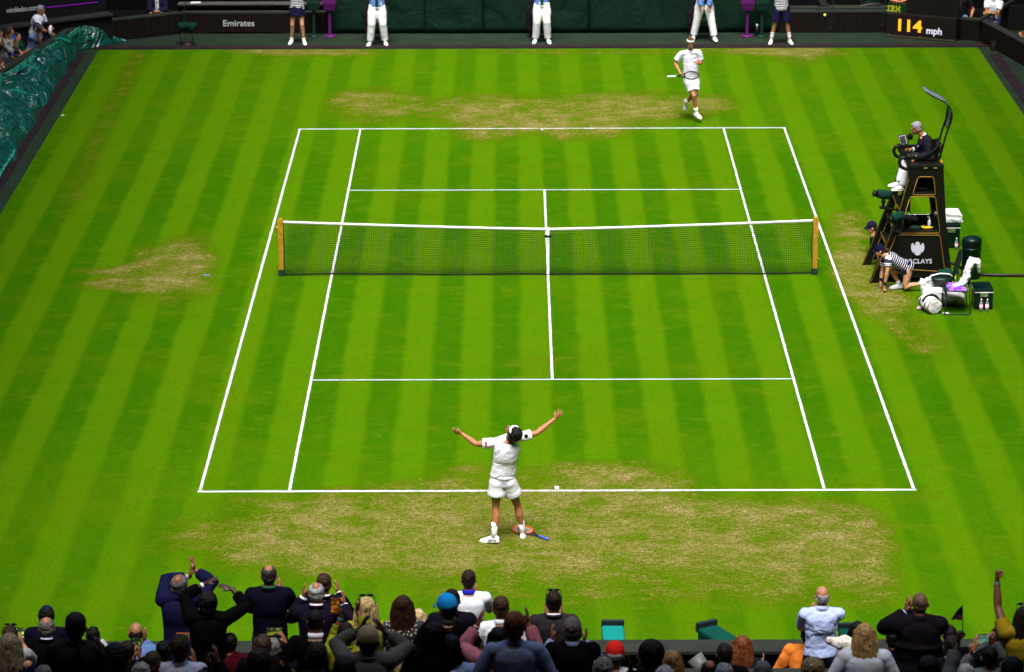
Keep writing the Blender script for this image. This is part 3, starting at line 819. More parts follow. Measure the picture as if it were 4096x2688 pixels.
    if bk_ in ('trousers', 'shorts'):
        m_.loft(RG, 18)
        for Hp, K, A in ((J['HL'], J['KL'], J['AL']), (J['HR'], J['KR'], J['AR'])):
            m_.ell(Hp - J['f'] * .015 * s, (.109 * s,) * 3)
            if bk_ == 'trousers':
                m_.chain([Hp, Hp.lerp(K, .4), K, K.lerp(A, .35), K.lerp(A, .97)], [.108 * s, .1 * s * bs, .078 * s * bs, .075 * s * bs, .07 * s * bs], 14, False)
            else:
                e = W.get('shortlen', .72); m_.chain([Hp + (Hp - K).normalized() * .02, Hp.lerp(K, .3), Hp.lerp(K, e * .7), Hp.lerp(K, e)], [.112 * s, .118 * s, W.get('hemw', .126) * s, W.get('hemw', .126) * 1.03 * s], 18, False)
        m_.build(bk_, bm, r_, remesh=.011, it=3, disp=(.14, .016 if bk_ == 'trousers' else .008))
    elif bk_ == 'skirt':
        mid = J['P']; km = J['KL'].lerp(J['KR'], .5); e = W.get('shortlen', .6); hm = J['HL'].lerp(J['HR'], .5).lerp(km, e)
        rr = (J['HR'] - J['HL']).normalized(); dd = (hm - mid).normalized(); ff = dd.cross(rr) * -1
        m_.loft([(mid + (J['N'] - mid) * .18, rr, J['f'], .155 * s, .115 * s), (mid, rr, J['f'], .185 * s, .14 * s), (mid.lerp(hm, .5), rr, ff, .2 * s, .16 * s), (hm, rr, ff, .215 * s, .175 * s)], 24)
        m_.build('skirt', bm, r_, remesh=.01, it=1, disp=(.08, .02))
    # ---- feet
    if W.get('shoes') is not None:
        for K, A, T, sd in ((J['KL'], J['AL'], J['TL'], 'L'), (J['KR'], J['AR'], J['TR'], 'R')):
            sh = (A - K).normalized(); T = T.normalized(); dn = J.get('sole' + sd, None)
            if dn is None:
                dn = (sh - T * sh.dot(T)).normalized()
            sdv = T.cross(dn).normalized(); q = MB()
            o_ = A + dn * .045 * s
            q.loft([(o_ - T * .075 * s, sdv, dn, .022 * s, .03 * s), (o_ - T * .06 * s, sdv, dn, .036 * s, .042 * s), (o_ - dn * .01 * s, sdv, dn, .042 * s, .055 * s), (o_ + T * .06 * s - dn * .002 * s, sdv, dn, .043 * s, .045 * s), (o_ + T * .13 * s + dn * .01 * s, sdv, dn, .048 * s, .033 * s), (o_ + T * .185 * s + dn * .016 * s, sdv, dn, .04 * s, .024 * s), (o_ + T * .205 * s + dn * .018 * s, sdv, dn, .02 * s, .014 * s)], 16)
            q.chain([A - sh * .03 * s, A + sh * .02 * s], .042 * s, 12)
            so_ = q.build('shoe', mat('cloth', W['shoes']), r_, remesh=.008, it=2)
            q = MB(); q.loft([(o_ + dn * .03 * s - T * .078 * s, sdv, dn, .026 * s, .012 * s), (o_ + dn * .031 * s - T * .055 * s, sdv, dn, .039 * s, .013 * s), (o_ + dn * .032 * s + T * .04 * s, sdv, dn, .04 * s, .012 * s), (o_ + dn * .032 * s + T * .13 * s, sdv, dn, .05 * s, .012 * s), (o_ + dn * .03 * s + T * .195 * s, sdv, dn, .034 * s, .011 * s), (o_ + dn * .028 * s + T * .214 * s, sdv, dn, .014 * s, .008 * s)], 16)
            q.build('sole', mat('paint', W.get('sole', (.75, .75, .74)), rough=.6), so_, True)
            if W.get('shoemark'):
                for k_ in range(3):
                    c_ = o_ + T * (.05 + .028 * k_) * s + dn * (-.012 + .002 * k_) * s
                    for sgn in (-1, 1):
                        MB().box(c_ + sdv * sgn * .045 * s, (.006, .004, .05), ((T * .9 + dn * .4).normalized(), sdv, (dn * .9 - T * .4).normalized())).build('shoe_stripe', mat('paint', (.01, .01, .01)), so_)
            if W.get('socks') is not None:
                hgt = W.get('sockh', .16)
                A0 = A - sh * hgt * s
                q = MB().chain([A + sh * .02, A - sh * hgt * .5 * s, A0], [.042 * s, .043 * s, .049 * s], 14, False); k2 = q.build('sock', mat('cloth', W['socks']), r_, True)
                if W.get('sockband'):
                    MB().chain([A0 + sh * .035, A0 + sh * .015], [.0495 * s, .0505 * s], 14, False).build('sock_band', mat('cloth', W['sockband']), k2, True)
    # ---- cap
    if 'cap' in W:
        q = MB(); cc = mat('cloth', W['cap']); back = W.get('capback', False); sg = -1 if back else 1
        q.ell(h(0, -.015, .05), (.088 * hs, .104 * hs, .09 * hs), ax, 20, 12)
        q.loft([(h(0, -.015, .045), hr, hf, .089 * hs, .105 * hs), (h(0, -.015, .02), hr, hf, .089 * hs, .105 * hs)], 20)
        cp_ = q.build('cap', cc, r_, remesh=.008, it=2)
        vs = []; fs = []; n_ = 12
        bz = W.get('brimtilt', -.012)
        for i in range(n_ + 1):
            an = pi * i / n_; cx_, sy2 = math.cos(an), math.sin(an)
            vs.append(h(cx_ * .078, sg * (.06 + .02 * sy2), .036)); vs.append(h(cx_ * .08, sg * (.078 + .085 * sy2), .032 + bz * sy2 - .014 * cx_ * cx_))
        for i in range(n_): fs.append((2 * i, 2 * i + 2, 2 * i + 3, 2 * i + 1))
        if not W.get('flatcap'):
            o = MB().add(vs, fs).build('brim', cc, cp_, True); o.modifiers.new('th', 'SOLIDIFY').thickness = .006
    if 'headband' in W:
        q = MB(); rg = []
        q.loft([(h(0, -.01, .028 + .012 * 0), hr, (hf * .97 + hu * .1).normalized(), .083 * hs, .1 * hs), (h(0, -.012, .068), hr, (hf * .97 + hu * .1).normalized(), .081 * hs, .097 * hs)], 24)
        q.build('headband', mat('cloth', W['headband']), r_, True)
    if 'sunglasses' in W:   # pushed up on the head
        q = MB()
        for sgn in (-1, 1): q.ell(h(sgn * .034, .055, .118), (.03 * hs, .01 * hs, .018 * hs), (hr, (hf * .8 + hu * .5).normalized(), (hu * .8 - hf * .5).normalized()), 12, 8); q.chain([h(sgn * .066, .055, .118), h(sgn * .088, -.03, .06)], .004, 6)
        q.chain([h(-.03, .06, .12), h(.03, .06, .12)], .004, 6); q.build('sunglasses', mat('paint', (.01, .01, .01), rough=.1), r_, True)
    if 'glasses' in W:
        q = MB()
        for sgn in (-1, 1):
            q.chain([h(sgn * .062, .088, .005), h(sgn * .086, -.005, .0)], .0035, 6); q.box(h(sgn * .033, .098, -.0), (.045 * hs, .004, .032 * hs), ax)
        q.build('glasses', mat('paint', (.01, .01, .01), rough=.1), r_)
    for sd, c_, wd in W.get('bands', ()):
        E_, Wr = J['E' + sd], J['W' + sd]; d_ = (Wr - E_).normalized()
        MB().chain([Wr - d_ * (.02 + wd), Wr - d_ * .02], [.034 * s, .032 * s], 14, False).build('wristband' if wd > .03 else 'watch', mat('paint', c_, rough=.35), r_, True, bevel=.002)
    return r_
def stand_joints(T, floor, yaw, lean=0., s=1., hp=0.0, hyaw=0., seated=False, hroll=0., shrug=0., sway=0.):
    """T: top of head. yaw 0 faces +Y (the court)."""
    f = V((-math.sin(yaw), math.cos(yaw), 0)); r = f.cross(Z)
    up = (Z * math.cos(lean) + f * math.sin(lean)).normalized()
    ff = (f * math.cos(lean) - Z * math.sin(lean)).normalized()
    hf0 = V((-math.sin(yaw + hyaw), math.cos(yaw + hyaw), 0)); hu0 = (up + Z).normalized()
    hf = (hf0 * math.cos(hp) + Z * math.sin(hp)); hu = (Z * math.cos(hp) - hf0 * math.sin(hp)) + r * hroll
    J = dict(f=ff, hu=hu, hf=hf)
    H = T - hu.normalized() * .118 * s; J['H'] = H
    N = H - Z * .135 * s - f * .03 * s + r * 0; J['N'] = N
    J['SL'] = N - up * (.07 - shrug) * s - r * .185 * s; J['SR'] = N - up * (.07 - shrug) * s + r * .185 * s
    P = N - up * .54 * s + r * sway; J['P'] = P
    J['HL'] = P - r * .09 * s - up * .03; J['HR'] = P + r * .09 * s - up * .03
    if seated:
        J['KL'] = J['HL'] + f * .42 * s - r * .05 - Z * .02; J['KR'] = J['HR'] + f * .42 * s + r * .05 - Z * .02
        J['AL'] = V((J['KL'].x, J['KL'].y, max(floor + .08, J['KL'].z - .44))) ; J['AR'] = V((J['KR'].x, J['KR'].y, max(floor + .08, J['KR'].z - .44)))
    else:
        for q in 'LR':
            hp_ = J['H' + q]; a_ = V((hp_.x, hp_.y, floor + .08)) + (r * .05 if q == 'R' else -r * .05)
            if hp_.z - a_.z < .25: a_.z = hp_.z - .25
            k_, a2 = ik(hp_, a_, .43 * s, .42 * s, f); J['K' + q] = k_; J['A' + q] = a2
    J['TL'] = (f - r * .15).normalized(); J['TR'] = (f + r * .15).normalized()
    return J, f, r, up
def arms(J, s, f, r, WL=None, WR=None, hL=None, hR=None, hintL=None, hintR=None, clap=True):
    for q, W_, sg, h_, hi in (('L', WL, -1, hL, hintL), ('R', WR, 1, hR, hintR)):
        S_ = J['S' + q]
        if W_ is None: W_ = S_ + f * .2 - Z * .42 + r * sg * .05; h_ = h_ or (f * .7 - Z * .6)
        e_, w_ = ik(S_, W_, .29 * s, .26 * s, hi if hi is not None else (-Z * .9 + r * sg * .55 - f * .1))
        J['E' + q], J['W' + q] = e_, w_
        J['hd' + q] = h_ if h_ is not None else (Z + f * .25 - r * sg * .15)
        J['hn' + q] = -r * sg + f * .15
        J['th' + q] = 1 if J['hd' + q].normalized().cross((J['hn' + q])).dot(-f) > 0 else -1
    return J
# ================================================================ COURT FURNITURE
def q2(x, y): return (1975.6 + x * .18603, 464.8 + y * .18603)
def c7(x, y): return (1946.5 + x * .35708, 197.6 + y * .35708)
# ---- net
nt_ = thing('tennis_net', 'dark mesh tennis net with a white band along the top', 'net', (0, 0, 0))
def ntop(x): return .914 + (1.068 - .914) * (abs(x) / 5.0) ** 1.25
def nbot(x): return .03 + .03 * math.exp(-((x + 3.9) / .5) ** 2) + .02 * mnoise.noise(V((x * .9, 0, 5)))
def npt(x, q):
    z = nbot(x) + (ntop(x) - .03 - nbot(x)) * q
    e = math.exp(-((abs(x) - 5) / .12) ** 2)
    return V((x + .025 * mnoise.noise(V((x * 1.2, q * 3, 2))) * (1 - q) + .012 * math.sin(q * 60) * e * (1 if x < 0 else -1), .03 * mnoise.noise(V((x * .8, q * 2, 7))), z))
cm = mat('paint', (.003, .008, .004), rough=.9)
mb = MB(); wc = .0048
def cord(pts, wd, ax1, ax2):
    vs = []; fs = []
    for p in pts:
        for sx_, sy_ in ((-1, -1), (1, -1), (1, 1), (-1, 1)): vs.append(p + ax1 * sx_ * wd / 2 + ax2 * sy_ * wd / 2)
    for i in range(len(pts) - 1):
        for k in range(4): fs.append((i * 4 + k, i * 4 + (k + 1) % 4, i * 4 + 4 + (k + 1) % 4, i * 4 + 4 + k))
    mb.add(vs, fs)
NXN = 236
for i in range(NXN + 1):
    x = -4.96 + 9.92 * i / NXN; cord([npt(x, q / 11) for q in range(12)], wc, X, Y)
for j in range(23):
    cord([npt(-4.96 + 9.92 * i / 60, j / 23) for i in range(61)], wc, Z, Y)
mb.build('mesh', cm, nt_)
mb = MB(); cord([npt(-4.98 + 9.96 * i / 60, 0) - Z * .008 for i in range(61)], .02, Z, Y); cord([npt(-4.97, q / 11) for q in range(12)], .012, X, Y); cord([npt(4.97, q / 11) for q in range(12)], .012, X, Y)
mb.build('edge_cord', mat('paint', (.008, .007, .008), rough=.8), nt_)
mb = MB(); n_ = 60
for i in range(n_):
    xa, xb = -4.97 + 9.94 * i / n_, -4.97 + 9.94 * (i + 1) / n_
    vs = []
    for x_ in (xa, xb):
        tp = ntop(x_) + .004
        for y_, z_ in ((-.007, tp - .055), (-.009, tp - .01), (-.004, tp), (.004, tp), (.009, tp - .01), (.007, tp - .055)): vs.append((x_, y_, z_))
    mb.add(vs, [(k, k + 1, k + 7, k + 6) for k in range(5)] + [(5, 0, 6, 11)])
mb.build('headband', mat('cloth', (.8, .8, .82)), nt_, True)
mb = MB(); mb.box((0, -.012, .47), (.05, .008, .90)); mb.box((0, .012, .47), (.05, .008, .90)); mb.box((0, 0, .918), (.052, .034, .01)); st = mb.build('centre_strap', mat('cloth', (.72, .74, .72)), nt_)
MB().box((0, -.0, .76), (.13, .04, .04)).build('strap_clip', mat('paint', (.01, .01, .01)), st)
for sg, lab in ((-1, 'left wooden net post with a brass winding handle'), (1, 'right wooden net post, near the umpire chair')):
    r = thing('net_post', lab, 'post', (sg * 5.03, 0, 0), 'wooden net posts')
    mb = MB(); pf = [(-.044, .12), (.044, .12), (.046, .78), (.05, .79), (.05, 1.06), (.042, 1.1), (.025, 1.118), (0, 1.122), (-.025, 1.118), (-.042, 1.1), (-.05, 1.06), (-.05, .79), (-.046, .78)]
    mb.prism(pf, (sg * 5.03, -.045, 0), X, Z, -.09); mb.build('shaft', mat('wood'), r, bevel=.006)
    MB().box((sg * 5.03, 0, .065), (.108, .108, .13)).build('base_sleeve', mat('paint', (.008, .035, .02), rough=.5), r, bevel=.004)
    if sg < 0:
        mb = MB(); mb.chain([(-5.08, 0, .95), (-5.11, 0, .95), (-5.115, 0, .87), (-5.17, 0, .87)], .008, 8); mb.ell((-5.11, 0, .955), (.016, .016, .012)); mb.build('handle', mat('paint', (.75, .55, .12), metal=1., rough=.3), r, True)
    else:
        for z_ in (.62, .3):
            MB().chain([(5.075, 0, z_), (5.105, -.01, z_ + .01), (5.105, -.01, z_ + .03)], .006, 8).build('cleat', mat('paint', (.8, .7, .3), metal=.8, rough=.3), r, True)
# ---- umpire chair
UY0, UY1 = -.6, .62
uc = thing('umpire_chair', 'tall black umpire chair with gold edging, shelves, steps and a canopy', 'umpire chair', (6.85, 0, 0))
UB = mat('paint', (.0045, .005, .003), rough=.42); GD = mat('paint', (.30, .17, .015), metal=.2, rough=.5)
def uside(y, out):
    mb = MB(); T = .05
    o = V((0, y, 0))
    def pr_(poly, t=T, yo=0.): mb.prism(poly, V((0, y + yo, 0)), X, Z, -t * (1 if out > 0 else 1))
    pr_([(6.0, 0), (6.16, 0), (6.31, .5), (6.52, .97), (6.71, 1.68), (6.83, 2.06), (6.95, 2.25), (6.62, 2.30), (6.66, 2.05), (6.5, 1.4), (6.22, .6)])
    pr_([(7.44, 0), (7.56, 0), (7.40, 1.1), (7.30, 2.25), (7.13, 2.25), (7.16, 1.7), (7.29, .95)])
    pr_([(6.48, .915), (7.31, .915), (7.3, .975), (6.52, .975)], .046, .002)
    pr_([(6.70, 1.655), (7.2, 1.655), (7.2, 1.715), (6.72, 1.715)], .046, .002)
    pr_([(6.82, 2.03), (7.2, 2.03), (7.2, 2.25), (6.86, 2.25)], .046, .002)
    pr_([(6.2, .1), (7.5, .1), (7.42, .918), (6.46, .918)], .03, .008)
    return mb
ym = []
for y, out in ((UY0, -1), (UY1, 1)):
    uside(y, out).build('side_frame', UB, uc, bevel=.004)
def pinstripe(poly, y):
    # rounded closed polyline
    pts = []
    n = len(poly)
    for i in range(n):
        a, b_, c = V(poly[i - 1]), V(poly[i]), V(poly[(i + 1) % n]); r_ = .045
        p = b_ + (a - b_).normalized() * r_; q = b_ + (c - b_).normalized() * r_
        for k in range(5):
            t_ = k / 4; pts.append(p * (1 - t_) ** 2 + b_ * 2 * t_ * (1 - t_) + q * t_ * t_)
    pts.append(pts[0]); MB().chain([(p.x, y, p.y) for p in pts], .006, 6, False).build('gold_edging', GD, uc, True)
ye = UY0 - .052 + .048
for poly in ([(6.84, 2.045), (7.125, 2.045), (7.175, 1.70), (6.745, 1.70)], [(6.705, 1.665), (7.175, 1.665), (7.285, .965), (6.53, .965)], [(6.475, .93), (7.29, .925), (7.405, .215), (6.24, .3)]):
    pinstripe(poly, UY0 - .004)
    pinstripe(poly, UY1 - .004)
MB().box((6.95, .01, .985), (.86, 1.2, .03)).build('shelf', UB, uc, bevel=.003)
MB().box((6.98, .01, 1.725), (.5, 1.2, .03)).build('shelf', UB, uc, bevel=.003)
MB().box((7.33, .01, 1.05), (.06, 1.18, .1)).build('shelf_edge', UB, uc, bevel=.003)
MB().box((6.98, .01, 2.235), (.66, 1.24, .07)).build('seat_deck', UB, uc, bevel=.008)
MB().box((7.29, -.2, 2.19), (.05, .5, .2)).build('rear_bracket', GD, uc, bevel=.004)
for x_ in (6.97, 7.15): MB().box((x_, UY0 - .015, 2.215), (.07, .012, .02)).build('hinge', mat('paint', (.6, .5, .12), metal=.8), uc)
for i in range(5):   # ladder steps up the front
    z_ = .3 + i * .36; x_ = 6.12 + (z_ / 2.1) * .58 + .1
    mb = MB(); mb.box((x_ + .02, .01, z_), (.2, 1.16, .025)); mb.build('step', UB, uc, bevel=.003)
    mb = MB(); mb.box((x_ + .11, .01, z_ + .16), (.02, 1.16, .3)); mb.build('riser', UB, uc)
    MB().chain([(x_ - .085, UY0 + .05, z_ + .014), (x_ - .085, UY1 - .08, z_ + .014)], .006, 6).build('step_edging', GD, uc, True)
for y_ in (UY0 - .052, UY1 + .003):
    MB().chain([(6.015, y_, .02), (6.235, y_, .6), (6.51, y_, 1.4), (6.66, y_, 2.03)], .005, 6).build('gold_edging', GD, uc, True)
mb = MB()
for y_ in (UY0 + .25, UY1 - .3): mb.chain([(6.4, y_, .25), (6.62, y_, 1.2), (6.8, y_, 2.1)], .02, 8)
mb.build('brace', UB, uc, True)
# bucket seat: armrest shell sweeping round the back
def seatpt(t, yy=.42):   # t 0..1 from near arm front to far arm front
    a = (t - .5) * 2
    if abs(a) > .45: x_ = 6.58 + (7.0 - 6.58) * (1 - (abs(a) - .45) / .55)
    else: x_ = 7.0 + .26 * math.cos(a / .45 * pi / 2)
    y_ = (yy if a > 0 else -yy) * (1 if abs(a) > .45 else math.sin(abs(a) / .45 * pi / 2))
    return x_, y_ + .0
vs, fs = [], []; n_ = 48
for i in range(n_ + 1):
    t_ = i / n_; x_, y_ = seatpt(t_); a = abs(t_ - .5) * 2; tz = 2.40 + .24 * max(0, 1 - a / .6) ** 1.3; bz_ = tz - .07 - .2 * max(0, 1 - a / .35)
    for dx, z_ in ((0, bz_), (0, tz), (.04, tz + .004), (.04, bz_)):
        q_ = V((x_ - 6.95, y_, 0)); k_ = q_.normalized() * dx; vs.append((x_ + k_.x * (1 if a < .5 else 0), y_ + (k_.y if a < .5 else dx * (1 if y_ > 0 else -1)), z_))
for i in range(n_):
    for j in range(4): fs.append((i * 4 + j, i * 4 + (j + 1) % 4, i * 4 + 4 + (j + 1) % 4, i * 4 + 4 + j))
fs += [(0, 1, 2, 3), tuple(n_ * 4 + k for k in (3, 2, 1, 0))]
MB().add(vs, fs).build('seat_back', UB, uc, bevel=.008)
for sg in (-1, 1):   # curled front of each armrest
    MB().chain([(6.6, sg * .44, 2.37), (6.53, sg * .44, 2.36), (6.50, sg * .44, 2.29), (6.53, sg * .44, 2.2), (6.62, sg * .44, 2.15), (6.75, sg * .44, 2.16)], .035, 10).build('armrest', UB, uc, True)
MB().box((6.93, 0, 2.31), (.5, .6, .07)).build('seat_cushion', mat('cloth', (.02, .022, .02)), uc, bevel=.02)
# canopy on two rods
for y_ in (-.28, .22):
    MB().chain([(7.27, y_, 2.3), (7.36, y_, 2.72), (7.43, y_, 2.95), (7.46, y_, 3.2)], [.018] * 4, 10).build('canopy_rod', UB, uc, True)
prof = [(7.40, 2.86), (7.45, 3.0), (7.475, 3.12), (7.46, 3.24), (7.40, 3.34), (7.32, 3.42), (7.2, 3.48), (7.08, 3.54), (6.95, 3.62)]
vs, fs = [], []
for i, (x_, z_) in enumerate(prof):
    t_ = i / (len(prof) - 1); wd = .1 if i == 0 else (.2 + .06 * t_)
    for j in range(7): u_ = (j / 6 - .5) * 2; vs.append((x_ , -.03 + wd * u_, z_ - .03 * u_ * u_))
for i in range(len(prof) - 1):
    for j in range(6): fs.append((i * 7 + j, i * 7 + j + 1, i * 7 + 8 + j, i * 7 + 7 + j))
o = MB().add(vs, fs).build('canopy', mat('paint', (.10, .13, .14), rough=.3), uc, True, sub=1); o.modifiers.new('th', 'SOLIDIFY').thickness = .012
for sg in (-1, 1): MB().chain([(x_ + .002, -.03 + sg * (.21 + .05 * i / 8), z_ - .035) for i, (x_, z_) in enumerate(prof)], .012, 8).build('canopy_edge', UB, uc, True)
MB().box((7.28, -.05, 2.47), (.1, .3, .16)).build('rear_box', mat('paint', (.012, .013, .016)), uc, bevel=.02)
# emblem and lettering on the near side panel
eagle = [(838, 517), (858, 522), (872, 540), (870, 560), (885, 560), (893, 545), (908, 532), (921, 548), (928, 590), (920, 625), (897, 655), (880, 632), (893, 662), (868, 636), (884, 670), (862, 682), (842, 691), (822, 684), (803, 672), (818, 638), (792, 664), (805, 634), (788, 658), (766, 625), (760, 590), (765, 548), (778, 532), (795, 545), (802, 560), (817, 560), (822, 548), (812, 540), (820, 524)]
WP = mat('paint', (.5, .5, .58), rough=.5)
pts = [AY(*q2(x_, y_), UY0) for x_, y_ in eagle]
emb = MB().prism([(p.x, p.z) for p in pts], V((0, UY0 - .024, 0)), X, Z, .004)
emb.build('emblem', WP, uc)
a, b_ = AY(*q2(632, 793), UY0), AY(*q2(1020, 790), UY0)
text('BARCLAYS', 'lettering', WP, uc, (a.x, UY0 - .026, a.z + .008), X, Z, .085, .003, .012, b_.x - a.x)
# tablet, microphone and stalks fixed to the chair
ta = AY(*c7(427, 356), -.05)
tb = thing('tablet_computer', 'tablet in a black case held up before the umpire', 'tablet', ta)
axx = (V((.55, -.8, .2))).normalized(); nn_ = V((-.0, -.85, -.2)); axz = axx.cross(V((-.25, -.9, .35)).normalized()).normalized() * -1
axz = V((-.28, .1, .95)).normalized(); axx = V((.9, -.25, .28)).normalized(); ny = axx.cross(axz).normalized(); axz = ny.cross(axx).normalized() * -1
axz = (axz if axz.z > 0 else -axz)
MB().box(ta, (.155, .022, .20), (axx, ny, axz)).build('case', mat('paint', (.008, .008, .008)), tb, bevel=.01)
MB().box(ta + ny * (.013 if ny.y < 0 else -.013), (.125, .004, .17), (axx, ny, axz)).build('screen_rim', mat('paint', (.5, .5, .5)), tb, bevel=.004)
MB().box(ta + ny * (.0165 if ny.y < 0 else -.0165), (.105, .004, .15), (axx, ny, axz)).build('screen', mat('screen', (.01, .01, .012), c2=(.06, .05, .06), e=.1), tb)
MB().chain([ta - Z * .08, AY(*c7(393, 385), -.05), AY(*c7(395, 425), -.05), AY(*c7(425, 450), -.05)], .016, 8).build('stalk', UB, tb, True)
mp = AY(*c7(473, 335), -.08)
mc = thing('microphone', 'round black foam microphone at the umpire face', 'microphone', mp)
MB().ell(mp, (.058, .058, .064)).build('foam', mat('cloth', (.006, .006, .006)), mc, True)
MB().chain([mp, AY(*c7(460, 370), -.08), AY(*c7(458, 425), -.08), AY(*c7(488, 455), -.08), AY(*c7(490, 475), -.08)], .007, 6).build('gooseneck', UB, mc, True)
# things lying on the shelves
def bottle(label, p, h, r, c, cap, grp=None, pump=False, lab=None):
    o = thing('bottle', label, 'bottle', p, grp); p = V(p)
    MB().lathe(p, [(r * .85, 0), (r, .01), (r, h * .62), (r * .8, h * .72), (r * .35, h * .8), (r * .35, h * .84)], 14).build('flask', mat('paint', c, rough=.15) if pump else mat('glass', c), o, True)
    MB().lathe(p + Z * h * .84, [(r * .42, 0), (r * .42, h * .12), (r * .2, h * .16)], 12).build('bottle_cap', mat('paint', cap, rough=.4), o, True)
    if pump: MB().chain([p + Z * h, p + Z * h * 1.06, p + Z * h * 1.06 - X * .04], .006, 6).build('pump', mat('paint', cap), o, True)
    if lab: MB().lathe(p, [(r + .001, h * .15), (r + .0015, h * .55)], 14).build('bottle_label', mat('pattern', lab, c2=(.7, .7, .72)), o, True)
    return o
z1 = 1.0
a = AY(*q2(988, 340), -.35); bottle('white pump bottle standing on the umpire chair shelf', (a.x, -.35, z1), .2, .03, (.62, .66, .66), (.7, .7, .7), pump=True)
bp = AY(*q2(960, 372), -.5); bn = thing('bananas', 'small bunch of yellow bananas on the umpire chair shelf', 'fruit', (bp.x, -.45, z1))
for i_, (dx, dy) in enumerate(((-.03, 0), (.0, .035), (.035, .01))):
    c_ = V((bp.x + dx, -.45 + dy, z1 + .025))
    MB().chain([c_ + V((-.07 + .02 * i_, -.01, .04)), c_ + V((-.045, -.01, .01)), c_ + V((0, 0, 0)), c_ + V((.05, .0, .0)), c_ + V((.085, 0, .015))], [.007, .017, .02, .017, .006], 8).build('banana', mat('paint', (.62, .42, .02), rough=.5), bn, True)
cp_ = AY(*q2(825, 330), -.4)
mb = MB(); mb.ell((cp_.x, -.38, z1 + .018), (.13, .09, .02)); mb.ell((cp_.x - .03, -.38, z1 + .03), (.06, .06, .03))
tag(mb.build('folded_cloth', mat('cloth', (.008, .03, .02)), None, remesh=.008, disp=(.06, .02)), 'dark green folded cloth on the chair shelf beside the bananas', 'cloth')
# white bits beyond the chair
a = AY(*q2(1070, 215), .3); tag(MB().ell((a.x, .3, z1 + .07), (.03, .03, .07)).ell((a.x + .01, .3, z1 + .02), (.035, .03, .03)).build('towel', mat('cloth', (.66, .67, .7)), None, remesh=.008), 'small crumpled white cloth at the back of the chair shelf', 'cloth')
# small shelf gear under the seat
g = thing('headset', 'black headset with a cable on the upper shelf', 'headset', (6.92, -.3, 1.745))
MB().chain([(6.8, -.3, 1.84), (6.86, -.3, 1.9), (6.95, -.3, 1.86), (6.98, -.28, 1.8), (7.05, -.3, 1.82), (7.12, -.3, 1.8)], .009, 6).build('cable', UB, g, True)
MB().ell((6.84, -.3, 1.81), (.07, .05, .065)).build('earpiece', mat('cloth', (.008, .008, .008)), g, remesh=.008)
g = thing('fluffy_microphone', 'fluffy black microphone lying on the upper shelf', 'microphone', (6.93, -.45, 1.745)); MB().ell((6.92, -.45, 1.775), (.13, .045, .04)).build('windshield', mat('cloth', (.006, .006, .006)), g, remesh=.008, disp=(.02, .012))
MB().chain([(7.03, -.45, 1.78), (7.08, -.45, 1.8)], .004, 6).build('cable', UB, g, True)
# broadcast cameras on the chair front
def tvcam(label, p, d, mount):
    r = thing('television_camera', label, 'camera', p, 'covered television cameras'); d = d.normalized(); sx_, uz = frame(d, Z); p = V(p)
    if uz.z < 0: uz = -uz
    MB().loft([(p - d * .17, sx_, uz, .05, .06), (p - d * .12, sx_, uz, .075, .085), (p + d * .06, sx_, uz, .08, .09), (p + d * .12, sx_, uz, .072, .08)], 14).build('rain_cover', mat('cloth', (.006, .03, .02)), r, remesh=.01, disp=(.07, .03))
    MB().loft([(p + d * .1, sx_, uz, .06, .06), (p + d * .17, sx_, uz, .065, .06), (p + d * .2, sx_, uz, .075, .065), (p + d * .2, sx_, uz, .05, .045)], 12).build('lens_hood', mat('paint', (.006, .006, .006)), r, True)
    MB().ell(p - Z * .14, (.045, .045, .05)).chain([p - Z * .08, p - Z * .24], .028, 10).box(p - Z * .26, (.14, .12, .03)).build('pan_head', mat('paint', (.006, .006, .006)), r, bevel=.003)
    MB().chain([p - Z * .26, V(mount)], .02, 8).build('bracket', mat('paint', (.006, .006, .006)), r, True)
    MB().chain([p - d * .1 - Z * .06, p - d * .22 - Z * .12, p - d * .2 - Z * .26, p - d * .04 - Z * .28, p - Z * .26], .006, 6).build('cable', mat('paint', (.006, .006, .006)), r, True)
    return r
a = AY(*c7(300, 712), .35); tvcam('green covered television camera on the upper front of the umpire chair', a, V((-.9, -.1, .12)), (a.x + .25, .35, a.z - .3))
a = AY(*c7(385, 860), -.78); tvcam('green covered television camera on the near side of the umpire chair', a, V((-.75, -.6, -.1)), (a.x + .05, -.62, a.z - .4))
a = AY(*c7(472, 868), -.72); g = thing('fluffy_microphone', 'large black fluffy microphone behind the near chair camera', 'microphone', a); MB().chain([a - X * .1 - Z * -.02, a + X * .1 - Z * .02], .058, 12).build('windshield', mat('cloth', (.006, .006, .006)), g, remesh=.01, disp=(.02, .02)); MB().chain([a, a - Z * .2, V((a.x, -.6, a.z - .25))], .012, 8).build('bracket', UB, g, True)
a = AY(*c7(457, 808), .1); g = thing('foam_microphone', 'round black microphone between the two chair cameras', 'microphone', a); MB().ell(a, (.05, .05, .055)).build('foam', mat('cloth', (.006, .006, .006)), g, True); MB().chain([a, a - Z * .12 + X * .1, V((a.x + .12, .05, 1.0))], .008, 6).build('bracket', UB, g, True)
